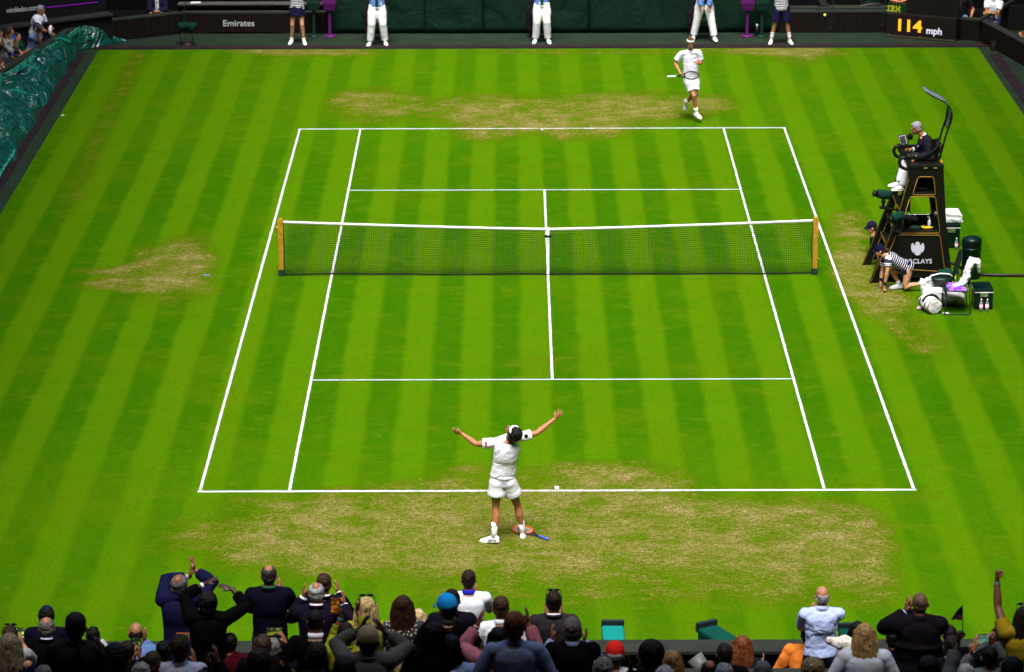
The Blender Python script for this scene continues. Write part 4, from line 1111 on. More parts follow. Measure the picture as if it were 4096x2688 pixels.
# ---- coolers, chairs, bags
CG = mat('paint', (.0018, .013, .0085), rough=.3)
def cooler(label, x0, x1, yf, dep, h):
    r = thing('cool_box', label, 'cool box', ((x0 + x1) / 2, yf + dep / 2, 0), 'green cool boxes'); xm = (x0 + x1) / 2; ym_ = yf + dep / 2; w_ = x1 - x0
    MB().box((xm, ym_, h * .4 + .005), (w_ * .96, dep * .97, h * .8)).build('tub', CG, r, bevel=.02)
    MB().box((xm, ym_, h * .815), (w_ * .985, dep * .985, .012)).build('rim', mat('paint', (.7, .72, .7)), r, bevel=.003)
    MB().box((xm, ym_, h * .91), (w_, dep, h * .17)).build('lid', CG, r, bevel=.025)
    MB().box((xm, yf - .006, h * .72), (w_ * .42, .016, .075)).build('latch', mat('paint', (.6, .58, .5), metal=.9, rough=.25), r, bevel=.004)
    return r
a, b_ = G(*q2(1550, 1372)), G(*q2(1788, 1376)); cooler('green cool box on the grass right of the near chair', a.x, b_.x, -2.36, .5, .40)
for k_, (px, py) in enumerate(((1637, 1400), (1713, 1400))):
    p = G(*q2(px, py)); bottle(('left' if k_ == 0 else 'right') + ' clear water bottle of the two before the near cool box', (p.x, p.y + .02, 0), .245, .032, (.85, .9, .92), (.75, .78, .8), 'clear water bottles by the cool boxes', lab=(.7, .3, .4))
a, b_ = G(*q2(1150, 605)), G(*q2(1372, 605)); fb = cooler('green cool box with folded white towels on it, behind the umpire chair', a.x, b_.x, 1.78, .5, .5)
for k_, (px, py) in enumerate(((1240, 590), (1327, 628))):
    p = G(*q2(px, py)); bottle(('left partly hidden' if k_ == 0 else 'right') + ' water bottle before the far cool box', (p.x, p.y, 0), .25, .032, (.85, .9, .92), (.75, .78, .8), 'clear water bottles by the cool boxes', lab=(.7, .3, .4))
mb = MB()
for i_ in range(4): mb.box(((a.x + b_.x) / 2 + .02 + .01 * (-1) ** i_, 1.98, .53 + .05 * i_), (b_.x - a.x + .03 - .02 * i_, .38 + .02 * (i_ % 2), .045))
tag(mb.build('towel_stack', mat('cloth', (.66, .67, .7)), None, remesh=.012, disp=(.07, .03)), 'stack of folded white towels on the far cool box', 'towels')
def court_chair(label, x0, yn, wd=.46, back=.42, rot=None, tilt=.1):
    r = thing('court_chair', label, 'chair', (x0 + .22, yn + wd / 2, 0), 'green courtside chairs'); ym_ = yn + wd / 2
    vs, fs = [], []
    pf = [(0, .40), (.03, .435), (.2, .425), (.4, .42)]
    for x_, z_ in pf:
        vs += [(x0 + x_, yn, z_), (x0 + x_, yn + wd, z_)]
    for i in range(3): fs.append((2 * i, 2 * i + 1, 2 * i + 3, 2 * i + 2))
    o = MB().add(vs, fs).build('seat', CG, r, True); o.modifiers.new('th', 'SOLIDIFY').thickness = .018
    vs, fs = [], []
    for i in range(7):
        z_ = .5 + back * i / 6; q_ = abs(i / 6 - .5) * 2
        for j in range(7):
            u_ = j / 6 * 2 - 1; vs.append((x0 + .44 + tilt * i / 6 + .02 * u_ * u_ * -1, ym_ + (wd / 2 - .02 - .05 * max(0, (i - 4) / 2) ** 2) * u_, z_))
    for i in range(6):
        for j in range(6): fs.append((i * 7 + j, i * 7 + j + 1, i * 7 + 8 + j, i * 7 + 7 + j))
    o = MB().add(vs, fs).build('backrest', CG, r, True); o.modifiers.new('th', 'SOLIDIFY').thickness = .014
    for sg in (-1, 1):
        y_ = ym_ + sg * (wd / 2 + .005)
        MB().chain([(x0 + .02, y_, .42), (x0 + .0, y_, .02), (x0 + .04, y_, .012), (x0 + .44, y_, .012), (x0 + .46, y_, .03), (x0 + .43, y_, .42), (x0 + .45, y_, .6)], .011, 8).build('leg_frame', mat('paint', (.006, .02, .014)), r, True)
    MB().chain([(x0 + .02, yn, .2), (x0 + .02, yn + wd, .2)], .009, 8).build('crossbar', mat('paint', (.006, .02, .014)), r, True)
    return r
a = G(*q2(1185, 1440)); cx = a.x
court_chair('near green courtside chair with a purple towel on the seat', cx, -2.66)
court_chair('green courtside chair behind the one with the towels', cx - .12, -1.92)
fc = AY(*q2(985, 120), 2.2); court_chair('dark green chair beyond the umpire chair, seen through its frame', fc.x - .35, 2.0)
# purple and white towels
mb = MB(); mb.box((cx + .22, -2.46, .455), (.33, .4, .035)); mb.box((cx + .23, -2.46, .485), (.3, .34, .03))
tag(mb.build('purple_towel', mat('pattern', (.16, .02, .42), c2=(.3, .15, .6)), None, remesh=.01, disp=(.08, .03)), 'folded purple towel on the seat of the near chair', 'towel')
mb = MB(); bx = cx + .46
mb.chain([(bx + .15, -2.43, .8), (bx + .12, -2.43, .93), (bx + .03, -2.43, .96), (bx - .03, -2.44, .82), (bx - .06, -2.45, .66), (bx - .13, -2.46, .54), (bx - .24, -2.46, .5)], [.1, .15, .16, .15, .15, .14, .09], 14, True, .4, X)
tag(mb.build('white_towel', mat('cloth', (.66, .67, .7)), None, remesh=.011, disp=(.08, .05)), 'crumpled white towel hung over the back of the near chair', 'towel')
# bags
rb = thing('racket_bag', 'long white racket bag with black letters lying under the chairs', 'bag', (cx - .05, -1.75, 0))
a = G(*q2(960, 1190)); bx0, bx1 = cx - .25, cx + .42; by = -2.12
MB().loft([((bx0 - .08, by + .12, .16), Y, Z, .08, .1), ((bx0, by + .12, .17), Y, Z, .15, .16), ((bx0 + .3, by + .12, .16), Y, Z, .17, .155), ((bx1 - .1, by + .1, .13), Y, Z, .16, .125), ((bx1 + .02, by + .1, .1), Y, Z, .1, .08)], 20).build('bag_body', mat('cloth', (.48, .49, .48)), rb, remesh=.012, disp=(.15, .04))
text('HEAD', 'lettering', mat('paint', (.01, .01, .01)), rb, (cx + .0, by - .062, .075), X, (Z * .95 - Y * .3).normalized(), .055, .003, .02, .3)
MB().chain([(bx0, by - .03, .26), (bx0 + .15, by - .045, .27), (bx0 + .45, by - .05, .22), (bx1, by - .02, .16)], .006, 6).build('zip', mat('paint', (.01, .01, .01)), rb, True)
pk = thing('backpack', 'bulging white backpack with a strap behind the water bottles', 'bag', (cx - .3, -1.6, 0))
c_ = AY(*q2(1010, 1010), -1.65)
MB().ell((c_.x, -1.6, .21), (.18, .15, .2)).ell((c_.x - .08, -1.68, .2), (.12, .12, .15)).ell((c_.x + .15, -1.55, .33), (.2, .1, .1)).build('bag_body', mat('cloth', (.5, .51, .50)), pk, remesh=.012, disp=(.12, .05))
MB().chain([(c_.x - .1, -1.72, .36), (c_.x, -1.73, .47), (c_.x + .15, -1.7, .5), (c_.x + .32, -1.66, .48), (c_.x + .4, -1.62, .42)], .024, 10, flat=.5).build('strap', mat('cloth', (.72, .72, .7)), pk, True)
MB().chain([(c_.x - .16, -1.75, .3), (c_.x - .08, -1.8, .34), (c_.x + .0, -1.8, .33)], .006, 6).build('zip', mat('paint', (.02, .02, .02)), pk, True)
a = AY(*q2(1205, 910), -1.3); mb = MB(); mb.ell((a.x, -1.3, a.z - .02), (.17, .14, .1)).ell((a.x - .08, -1.32, a.z), (.1, .1, .07)).box((a.x, -1.3, (a.z - .1) / 2), (.2, .18, max(.1, a.z - .1)))
tag(mb.build('green_bundle', mat('cloth', (.006, .035, .018)), None, remesh=.012, disp=(.08, .05)), 'dark green bundled jacket behind the white backpack', 'clothing')
a = AY(*q2(1300, 900), -.9); yt = thing('yellow_tub', 'small yellow tub between the chair and the bin', 'tub', (a.x, -.9, 0)); MB().lathe((a.x, -.9, 0), [(.035, 0), (.042, .02), (.042, a.z), (.036, a.z + .005)], 14).build('tub', mat('paint', (.5, .5, .03)), yt, True); MB().lathe((a.x, -.9, a.z), [(.046, 0), (.046, .03), (.02, .032)], 14).build('lid', mat('paint', (.75, .7, .05)), yt, True)
for k_, (px, py) in enumerate(((965, 1190), (1040, 1150), (985, 1130))):
    p = G(*q2(px, py)); bottle(['front', 'right hand', 'rear'][k_] + ' clear bottle of the cluster left of the racket bag', (p.x, p.y, 0), .25, .035, (.8, .87, .9), (.55, .65, .7), 'clear bottles by the racket bag', lab=(.7, .4, .5))
df = thing('duffel_bag', 'white round ended duffel bag with a black band on the grass', 'bag', G(*q2(1060, 1430)))
e0 = G(*q2(1065, 1432)); e0 = V((e0.x, e0.y, .135)); dax = V((-.32, 1, .03)).normalized(); sx_, uz = frame(dax, Z)
MB().loft([(e0, sx_, uz, .118, .12), (e0 + dax * .02, sx_, uz, .14, .138), (e0 + dax * .2, sx_, uz, .155, .15), (e0 + dax * .42, sx_, uz, .14, .14), (e0 + dax * .46, sx_, uz, .11, .11)], 22).build('bag_body', mat('cloth', (.5, .5, .48)), df, remesh=.011, disp=(.12, .035))
MB().chain([e0 + (sx_ * math.cos(t_ / 20 * 2 * pi) + uz * math.sin(t_ / 20 * 2 * pi)) * .142 + dax * .02 for t_ in range(21)], .006, 6, False).build('piping', mat('paint', (.02, .018, .015)), df, True)
vsb = [e0 + dax * .22 + (sx_ * math.cos(t_) * .165 + uz * math.sin(t_) * .16) for t_ in [math.radians(20 + 14 * i) for i in range(11)]]
MB().chain(vsb, .03, 8, False, .25, dax).build('band', mat('cloth', (.015, .01, .01)), df, True)
MB().chain([e0 + dax * .15 - sx_ * .13 + Z * .06, e0 + dax * .1 - sx_ * .2 - Z * .02, e0 + dax * .25 - sx_ * .22 + Z * .03, e0 + dax * .36 - sx_ * .13 + Z * .08], .012, 8).build('handle', mat('cloth', (.02, .015, .015)), df, True)
a = G(*q2(870, 1370)); tag(MB().ell((a.x, a.y, .03), (.06, .04, .03)).ell((a.x + .05, a.y + .02, .05), (.035, .03, .03)).build('sock_bundle', mat('pattern', (.6, .25, .45), c2=(.75, .75, .75)), None, remesh=.008, disp=(.04, .02)), 'small pink and white cloth on the grass left of the duffel bag', 'cloth')
a = G(*q2(1190, 1425)); tag(MB().box((a.x, a.y, .012), (.13, .09, .02)).build('notebook', mat('pattern', (.05, .12, .09), c2=(.5, .5, .5)), None), 'small dark booklet on the grass right of the duffel bag', 'booklet')
# bin
a = G(*q2(1522, 1003)); bi = thing('litter_bin', 'round dark green litter bin with a domed lid beside the umpire chair', 'bin', (a.x, a.y + .18, 0)); bc = V((a.x, a.y + .18, 0))
MB().lathe(bc, [(.165, 0), (.172, .02), (.178, .56), (.186, .57), (.186, .6)], 32).build('drum', CG, bi, True)
MB().lathe(bc, [(.18, .6), (.183, .605), (.183, .74), (.178, .76), (.13, .79), (.06, .805), (.01, .808)], 32).build('lid', CG, bi, True)
ang = [math.radians(-128 + 8 * i) for i in range(11)]
vs = []; fs = []
for t_ in ang:
    for z_ in (.65, .71): vs.append((bc.x + .186 * math.cos(t_), bc.y + .186 * math.sin(t_), z_))
for i in range(10): fs.append((2 * i, 2 * i + 2, 2 * i + 3, 2 * i + 1))
MB().add(vs, fs).build('slot', mat('paint', (.003, .003, .003)), bi, True)
# cable
ca = [AY(*q2(1262, 790), -.2), AY(*q2(1310, 800), -.2), AY(*q2(1370, 835), -.2)]
pts = ca + [G(*q2(1430, 900), .03), G(*q2(1650, 932), .03), G(*q2(1874, 940), .03), G(2440, 641, .03)]
tag(MB().chain(pts, .028, 10).build('cable', mat('paint', (.012, .008, .009)), None, True), 'thick black cable running from the umpire chair over the grass to the right', 'cable')
# bench with white top seen through the chair
a, b_ = AY(*q2(785, 228), 1.6), AY(*q2(985, 235), 1.6); bn = thing('side_table', 'low table under a white cloth beyond the umpire chair', 'table', ((a.x + b_.x) / 2, 1.75, 0))
MB().box(((a.x + b_.x) / 2, 1.75, a.z - .012), (b_.x - a.x + .1, .3, .024)).build('cloth', mat('cloth', (.66, .67, .7)), bn, bevel=.004)
mb = MB()
for x_ in (a.x, b_.x):
    for y_ in (1.65, 1.85): mb.chain([(x_, y_, a.z - .02), (x_, y_, 0)], .014, 8)
mb.build('legs', mat('paint', (.01, .03, .02)), bn)
# ---- speed display at far right
X5, K5 = 1917.5, .19434
bL0, bR0 = G(X5 + 725 * K5, 425 * K5), G(X5 + 1560 * K5, 500 * K5)
d = (bR0 - bL0); Lb = d.length; d.normalize(); nb = V((-d.y, d.x, 0))
def onbd(px, py):
    r_ = ray(X5 + px * K5, py * K5); return CAM + r_ * ((bL0 - CAM).dot(nb) / r_.dot(nb))
sb = thing('speed_display', 'black display board reading 114 mph at the far right', 'display board', bL0)
hb = onbd(1560, 170).z; hl = onbd(725, 150).z
vs = [bL0 + Z * .05, bR0 + Z * .05, bR0 + Z * max(hb, .62), bL0 + Z * max(hb, .62)]
hh = hl - .05; MB().box((bL0 + bR0) / 2 + Z * (.04 + hh / 2) + nb * .09, (Lb, .16, hh), (d, nb, Z)).build('housing', mat('paint', (.008, .005, .005), rough=.5), sb, bevel=.006)
MB().box((bL0 + bR0) / 2 + Z * .02 + nb * .0, (Lb + .05, .22, .03), (d, nb, Z)).build('foot_plate', mat('paint', (.03, .028, .012)), sb, bevel=.005)
for f_ in (.06, .5, .93): MB().ell(bL0.lerp(bR0, f_) + Z * .045 - nb * .03, (.014, .014, .014)).build('bolt', mat('paint', (.4, .4, .4), metal=.8), sb, True)
nf = -nb * .004
def onb2(px, py, o_=.006): return onbd(px, py) - nb * .0 + nb * 0 + (-nb) * o_
p = onb2(875, 362); q_ = onb2(1160, 385); dz = onb2(905, 215).z - p.z
text('114', 'digits', mat('glow', (.8, .33, .01), e=.25), sb, (p.x, p.y, p.z), d, Z, dz * .93, .003, .03, (q_ - p).length)
p = onb2(1212, 400); q_ = onb2(1397, 412); text('mph', 'lettering', mat('glow', (.5, .46, .55), e=.2), sb, p, d, Z, onb2(1370, 335).z - p.z, .003, .02, (q_ - p).length)
# green cabinet with IBM in stripes, behind and above the board
cb = thing('display_cabinet', 'tall dark cabinet with yellow striped letters behind the speed display', 'cabinet', bL0 + nb * .3)
p0 = onbd(735, 45); ht = p0.z
MB().box(bL0 + d * (.24 * 1.0) + nb * .22 + Z * (ht / 2), (.5, .1, ht), (d, nb, Z)).build('side_panel', mat('paint', (.006, .02, .008)), cb, bevel=.004)
MB().box(bL0 + d * (.5 + (Lb - .5) / 2) + nb * .26 + Z * .7, (Lb - .46, .18, 1.4), (d, nb, Z)).build('housing', mat('paint', (.006, .005, .005)), cb, bevel=.004)
o0 = bL0 + nb * .165
def oni(px, py):
    r_ = ray(X5 + px * K5, py * K5); return CAM + r_ * ((o0 - CAM).dot(nb) / r_.dot(nb))
a, b_, c_ = oni(745, 135), oni(900, 140), oni(745, 60)
wi, hi_ = (b_ - a).length, c_.z - a.z
rows = {'I': [[(0, 1)], [(0, 1)], [(.3, .7)], [(.3, .7)], [(.3, .7)], [(.3, .7)], [(0, 1)], [(0, 1)]],
        'B': [[(0, .85)], [(0, .95)], [(.15, .4), (.65, 1)], [(.15, .85)], [(.15, .85)], [(.15, .4), (.65, 1)], [(0, .95)], [(0, .85)]],
        'M': [[(0, .3), (.7, 1)], [(0, .34), (.66, 1)], [(.1, .4), (.6, .9)], [(.1, .9)], [(.1, .28), (.34, .66), (.72, .9)], [(.1, .28), (.4, .6), (.72, .9)], [(0, .28), (.46, .54), (.72, 1)], [(0, .28), (.72, 1)]]}
mb = MB()
for ch, x0, x1 in (('I', 0, .2), ('B', .25, .58), ('M', .63, 1.0)):
    for i_, segs in enumerate(rows[ch]):
        for s0, s1 in segs:
            xa, xb = (x0 + (x1 - x0) * s0) * wi, (x0 + (x1 - x0) * s1) * wi
            mb.box(a + d * (xa + xb) / 2 + Z * (hi_ * (1 - (i_ + .5) / 8)) - nb * .004, (xb - xa, .006, hi_ / 8 * .62), (d, nb, Z))
mb.build('striped_lettering', mat('glow', (.3, .34, .01), e=.12), cb)
# ---- robotic camera and thin poles far left
p = G(436, 104); rc = thing('remote_camera', 'remote camera under a green cover on a round black base, far left', 'camera', p)
MB().lathe(p, [(.17, 0), (.175, .02), (.16, .05), (.06, .07), (.03, .1), (.03, .34)], 24).build('base', mat('paint', (.012, .008, .007)), rc, True)
MB().chain([p + V((-.13, 0, .06)), p + V((-.19, 0, .2)), p + V((-.2, 0, .36))], .012, 8).chain([p + V((.12, 0, .06)), p + V((.13, 0, .2)), p + V((.08, 0, .36))], .01, 8).build('cable', mat('paint', (.012, .008, .007)), rc, True)
MB().loft([(p + V((-.24, 0, .45)), Y, Z, .08, .1), (p + V((-.2, 0, .46)), Y, Z, .12, .12), (p + V((.1, 0, .46)), Y, Z, .12, .12), (p + V((.24, 0, .47)), Y, Z, .07, .08)], 16).build('rain_cover', mat('cloth', (.004, .022, .014)), rc, remesh=.014, disp=(.1, .06))
def pole(label, px0, py0, px1, py1, Y_):
    a, b_ = AY(px0, py0, Y_), AY(px1, py1, Y_); r = thing('thin_pole', label, 'pole', (b_.x, b_.y, 0), 'thin green camera poles')
    MB().chain([a + (a - b_).normalized() * .4, b_], .011, 8).build('pole', mat('paint', (.006, .035, .02)), r, True)
    MB().lathe(V((b_.x, b_.y, b_.z - .02)), [(.03, 0), (.03, .03), (.014, .04)], 10).build('socket', mat('paint', (.01, .01, .01)), r, True)
pole('thin green pole rising above the remote camera', 430, 0, 427, 56, 21.7)
pole('thin green pole right of the tennis ball in the air', 1937, 0, 1930, 66, 22.0)
pole('thin green pole just left of the speed display', 2058, 0, 2051, 58, 21.9)
# ---- towel stands (purple) and green stands
def tstand(label, px, py, c, top=True):
    p = G(px, py); r = thing('pedestal_stand', label, 'stand', p, 'pedestal stands before the backstop')
    mp_ = mat('paint', c, rough=.5)
    MB().lathe(p, [(.17, 0), (.175, .015), (.165, .035), (.05, .045)], 28).build('base', mp_, r, True)
    MB().box(p + Z * .36, (.075, .06, .66)).build('post', mp_, r, bevel=.006)
    z0 = .68; vs = []
    for z_, w_, d_ in ((z0, .13, .1), (z0 + .2, .18, .14), (z0 + .42, .17, .13)):
        vs += [p + V((sx_ * w_, sy_ * d_, z_)) for sx_, sy_ in ((-1, -1), (1, -1), (1, 1), (-1, 1))]
    MB().add(vs, [(3, 2, 1, 0), (8, 9, 10, 11)] + [(i * 4 + k, i * 4 + (k + 1) % 4, i * 4 + 4 + (k + 1) % 4, i * 4 + 4 + k) for i in range(2) for k in range(4)]).build('box', mp_, r, bevel=.01)
PU = (.07, .006, .085)
f2 = lambda x_, x0: (x0 + x_ / 2.38) * .58105
tstand('purple pedestal stand left of the line judge at the left', f2(1476, 700), 345 / 2.38 * .58105, PU)
tstand('purple pedestal stand left of the far right ball boy', f2(1160, 2500), 346 / 2.38 * .58105, PU)
tstand('dark green pedestal stand behind the ball girl at the left', f2(1326, 700), 345 / 2.38 * .58105, (.004, .022, .012))
tstand('dark green pedestal stand behind the black water flask', f2(1300, 2500), 346 / 2.38 * .58105, (.004, .022, .012))
p = AY(f2(1312, 2500), 6, 21.9); tag(MB().ell(p + Z * .0, (.09, .05, .04)).ell(p + V((-.09, 0, .02)), (.05, .04, .035)).build('towel', mat('cloth', (.66, .67, .7)), None, remesh=.01, disp=(.06, .03)), 'white towel on the dark stand left of the far ball boy', 'towel')
p = G(f2(1255, 2500), 350 / 2.38 * .58105); wb_ = thing('water_flask', 'tall black flask standing by the purple stand at right', 'flask', p)
MB().lathe(p, [(.035, 0), (.04, .01), (.042, .2), (.034, .25)], 14).build('flask', mat('paint', (.008, .008, .01), rough=.3), wb_, True); MB().lathe(p + Z * .25, [(.032, 0), (.032, .05), (.02, .08)], 14).build('bottle_cap', mat('paint', (.25, .3, .3)), wb_, True)
# ---- line judge chairs with bags
def jchair(label, px, py):
    p = G(px, py) + V((0, .35, 0)); r = thing('judge_chair', label, 'chair', p, 'chairs behind the line judges')
    MB().box(p + Z * .45, (.44, .42, .03)).build('seat', mat('paint', (.006, .05, .025)), r, bevel=.01)
    MB().box(p + V((0, .24, .72)), (.44, .025, .32)).build('backrest', mat('paint', (.006, .03, .018)), r, bevel=.01)
    for sx_ in (-1, 1):
        for sy_ in (-1, 1): MB().chain([p + V((sx_ * .2, sy_ * .19, .44)), p + V((sx_ * .22, sy_ * .21, 0))], .012, 8).build('leg', mat('paint', (.01, .01, .01)), r, True)
    c_ = thing('dark_jacket', 'dark jacket hung over the ' + label.split(',')[0], 'jacket', p + V((-.2, .2, .4)))
    MB().chain([p + V((-.26, .2, .88)), p + V((-.31, .1, .6)), p + V((-.3, .05, .25)), p + V((-.27, .05, .05))], [.06, .11, .1, .05], 12, True, .6).chain([p + V((-.2, .25, .9)), p + V((.2, .25, .9))], .04, 10).build('jacket', mat('cloth', (.008, .006, .008)), c_, remesh=.014, disp=(.1, .05))
    MB().chain([p + V((-.2, -.1, .06)), p + V((-.17, -.12, .2))], .05, 10).build('lining', mat('cloth', (.12, .02, .03)), c_, remesh=.014, disp=(.08, .04))
    return r
jchair('chair behind the left line judge, mostly hidden', 1555 * 0 + 880, 98)
jchair('chair behind the middle line judge, with a dark bag', 1260, 95)
jchair('chair behind the bending line judge, in shadow', 1636, 94)
# ---- ball in the air
p = AY(1917, 35, 20.0); tag(MB().ell(p, (.034, .034, .034), n=20, m=12).build('tennis_ball', mat('ball', (.55, .8, .03)), None, True), 'yellow green tennis ball in the air at far right', 'ball')
# ---- small things on the grass
p = G(480, 641); tag(MB().box(p + Z * .01, (.13, .09, .02)).build('ground_socket', mat('paint', (.12, .16, .16)), None, bevel=.003), 'small grey metal plate set in the grass left of the court', 'plate')
p = G(146, 269); tag(MB().ell(p + Z * .012, (.035, .03, .012)).build('paper_scrap', mat('paint', (.7, .7, .68)), None, True), 'tiny white scrap on the grass near the tarpaulin', 'scrap')
# ---- courtside covered seats near wall
def cover_box(label, px, pyt, w_, dep, h, c, yaw=0.):
    p = AY(px, pyt, -22.15); p.z = 0; ax_ = (V((math.cos(yaw), math.sin(yaw), 0)), V((-math.sin(yaw), math.cos(yaw), 0)), Z); zt = AY(px, pyt + 12, -21.9).z
    r = thing('covered_court_chair', label, 'covered chair', p, 'covered seats against the near wall')
    MB().box(V((p.x, -21.95, zt / 2)), (w_, dep, zt), ax_).build('cover', mat('cloth', c), r, bevel=.03)
    MB().box(V((p.x, -21.95, zt)) + ax_[1] * (dep / 2 + .01), (w_ * 1.02, .06, .12), ax_).build('top_rail', mat('paint', (.012, .016, .018)), r, bevel=.012)
cover_box('bright teal covered box against the near wall, left one', 1427, 1455, .27, .5, 0, (.006, .19, .16))
cover_box('dark green covered box turned sideways against the near wall', 1672, 1455, .28, .5, 0, (.003, .05, .035), .5)
cover_box('green covered box half hidden by a black haired woman', 1981, 1462, .24, .5, 0, (.003, .04, .03))
# ---- tarpaulin on the left
tp = thing('tarpaulin', 'crumpled glossy green court cover heaped along the left wall', 'tarpaulin', (-12, 10, 0))
NU, NV = 230, 46; vs, fs = [], []
def wallx(y):
    pts_ = [(21.6, -11.15), (21.2, -11.5), (15.3, -12.72), (-5, -13.4)]
    for (ya, xa), (yb, xb) in zip(pts_, pts_[1:]):
        if ya >= y >= yb: return xa + (xb - xa) * (ya - y) / (ya - yb)
    return -11.2 if y > 21 else -13.4
for i in range(NU + 1):
    u_ = i / NU; y = 21.55 - 17.8 * u_
    xo = -11.42 - .1 * min(1, u_ * 8) + .2 * mnoise.noise(V((0, y * .7, 1)))
    if y > 20.3: xo = -11.5 + (y - 20.3) * .88
    xi = wallx(min(y, 21.5)) + .03
    if y > 21: xi = -11.45 + (y - 21) * .6
    end = min(1, u_ * 22)
    for j in range(NV + 1):
        q_ = j / NV; x_ = xo + (xi - xo) * q_
        prof_ = (math.sin(min(1, q_ * 1.35) * pi * .5)) ** .6 * (.42 + .10 * mnoise.noise(V((y * .35, 2, 0)))) * end ** .5
        if q_ > .8: prof_ += (q_ - .8) * .25
        p = V((x_ * 1.3, y * .75, 0))
        f1 = mnoise.noise(p * 1.3 + V((mnoise.noise(p * .9), 0, 4)) * 1.2)
        f2_ = 1 - abs(mnoise.noise(V((x_ * 1.5 + y * .5, y * .8 - x_ * .8, 9)))) * 2
        f3 = 1 - abs(mnoise.noise(V((x_ * 3.4 - y * 1.2, y * 1.9, 3)))) * 2
        z_ = max(.012, prof_ + (f1 * .26 + (f2_ - .4) * .16 + (f3 - .4) * .03) * min(1, q_ * 6 + .1) * end)
        vs.append((x_ + .07 * f1 * end, y + .05 * f2_, z_))
for i in range(NU):
    for j in range(NV): a_ = i * (NV + 1) + j; fs.append((a_, a_ + 1, a_ + NV + 2, a_ + NV + 1))
o = MB().add(vs, fs).build('sheet', mat('tarp', (.004, .06, .044)), tp, True)
# pale underside strip turned up along the wall, and straps
vs, fs = [], []
for i in range(121):
    u_ = i / 120; y = 20.6 - 14.5 * u_; x_ = wallx(y) + .06; w_ = .07 + .32 * u_ ** 1.5 * (1 + .3 * mnoise.noise(V((y * .7, 3, 3))))
    z_ = .50 + .06 * mnoise.noise(V((y * .6, 1, 1)))
    for k_, (dx, dz) in enumerate(((0, 0.04), (.4, .06), (.8, .03), (1, -.06))): vs.append((x_ + w_ * dx, y, z_ + dz))
for i in range(120):
    for k_ in range(3): a_ = i * 4 + k_; fs.append((a_, a_ + 1, a_ + 5, a_ + 4))
MB().add(vs, fs).build('turned_edge', mat('tarp', (.015, .15, .10)), tp, True)
for y, x_ in ((18.9, -11.75), (15.8, -12.1), (13.2, -12.0), (11.4, -12.3)):
    for k_ in range(2): MB().chain([(x_ - .2, y + .12 * k_, .60), (x_, y - .05 + .12 * k_, .62), (x_ + .22, y - .1 + .12 * k_, .55)], .02, 6, True, .4).build('strap', mat('cloth', (.015, .2, .13)), tp, True)
mb = MB()
for k_ in range(14): y = 9.6 - k_ * .35; mb.chain([(-11.52 + .04 * math.sin(k_), y, .08), (-11.5, y - .18, .1), (-11.52, y - .33, .06)], .035, 8)
mb.build('pale_hem', mat('tarp', (.02, .2, .13)), tp, True)
# ================================================================ PEOPLE ON THE COURT
def setth(J, q, want):
    J['th' + q] = 1 if J['hd' + q].normalized().cross(J['hn' + q].normalized()).dot(want) > 0 else -1
def stripes(name, n, w_):
    key = ('striped', (.012, .014, .045), (('n', n), ('w', w_)))
    if key in MATS: return MATS[key]
    m_ = mat('striped', (.012, .014, .045), n=n, w=w_); m_.name = 'striped_cloth'; return m_
# ---- the player with arms flung wide
def pa(x, y, Y_=-14.0): return AY(1016.8 + x * .2343, 929.7 + y * .2343, Y_)
J = dict(f=V((-.05, .96, .28)), hu=V((.5, -.72, .45)), hf=V((-.55, .3, .8)))
J['H'] = pa(748, 322, -14.12); J['N'] = pa(702, 392, -14.02); J['P'] = pa(645, 775, -13.93)
J['SL'], J['SR'] = pa(560, 425, -14.0), pa(838, 366, -14.0)
J['EL'], J['ER'] = pa(385, 438, -13.96), pa(985, 328, -13.96)
J['WL'], J['WR'] = pa(243, 336, -13.8), pa(1160, 190, -13.8)
J['hdL'] = pa(125, 290, -13.75) - J['WL']; J['hdR'] = pa(1235, 105, -13.75) - J['WR']
J['hnL'] = V((0, .8, .5)); J['hnR'] = V((0, .8, .4)); setth(J, 'L', Z - X * .0); setth(J, 'R', Z * .7 - X * .7); J['curlL'] = .2; J['curlR'] = .12; J['spread'] = .34
J['HL'], J['HR'] = pa(590, 815, -13.95), pa(706, 810, -13.93)
J['KL'], J['KR'] = pa(578, 1065, -13.93), pa(797, 1055, -13.8)
J['AL'], J['AR'] = pa(560, 1352, -14.05), pa(848, 1325, -13.8)
J['TL'] = V((-.93, .3, -.1)); J['TR'] = V((.1, 1, -.12)); J['soleL'] = V((0, 0, -1)); J['soleR'] = V((0, 0, -1))
pl = figure('tennis player in all white with arms flung wide, head thrown back at the near baseline', J, dict(skin=SK2, hair=('curly', (.006, .004, .003)), headband=(.8, .8, .82), top=('tee', mat('cloth', (.66, .67, .76), folds=1)), bottom=('shorts', (.64, .66, .75)), shortlen=.5, shoes=(.8, .8, .8), socks=(.8, .8, .8), sockh=.2, sole=(.78, .78, .76), fold=.009, slen=.62, eyes=True, shoemark=False, vox=.008, head=1.06, flare=.05, hem=.06), s=1.03, root=V((-.75, -14, 0)))
DKP = mat('paint', (.01, .01, .01))
A0 = J['AL'] + Z * .16 ; text('BOSS', 'sock_lettering', DKP, pl, A0 + V((0, -.056, -.0)), X, Z, .022, .002, .03, .075, True)
A0 = J['AR'] + Z * .17; text('BOSS', 'sock_lettering', DKP, pl, A0 + V((.02, -.057, 0)), X, Z, .022, .002, .03, .07, True)
e = J['SL'].lerp(J['EL'], .45); MB().box(e + V((.0, -.085, .02)), (.03, .012, .075), ((J['EL'] - J['SL']).normalized(), Y, Z)).build('sleeve_patch', mat('paint', (.45, .03, .04)), pl)
e = J['SR'].lerp(J['ER'], .28); MB().lathe(e + V((0, -.088, .03)), [(.028, 0), (.028, .008)], 16, (X, Z, Y)).build('sleeve_badge', DKP, pl, True)
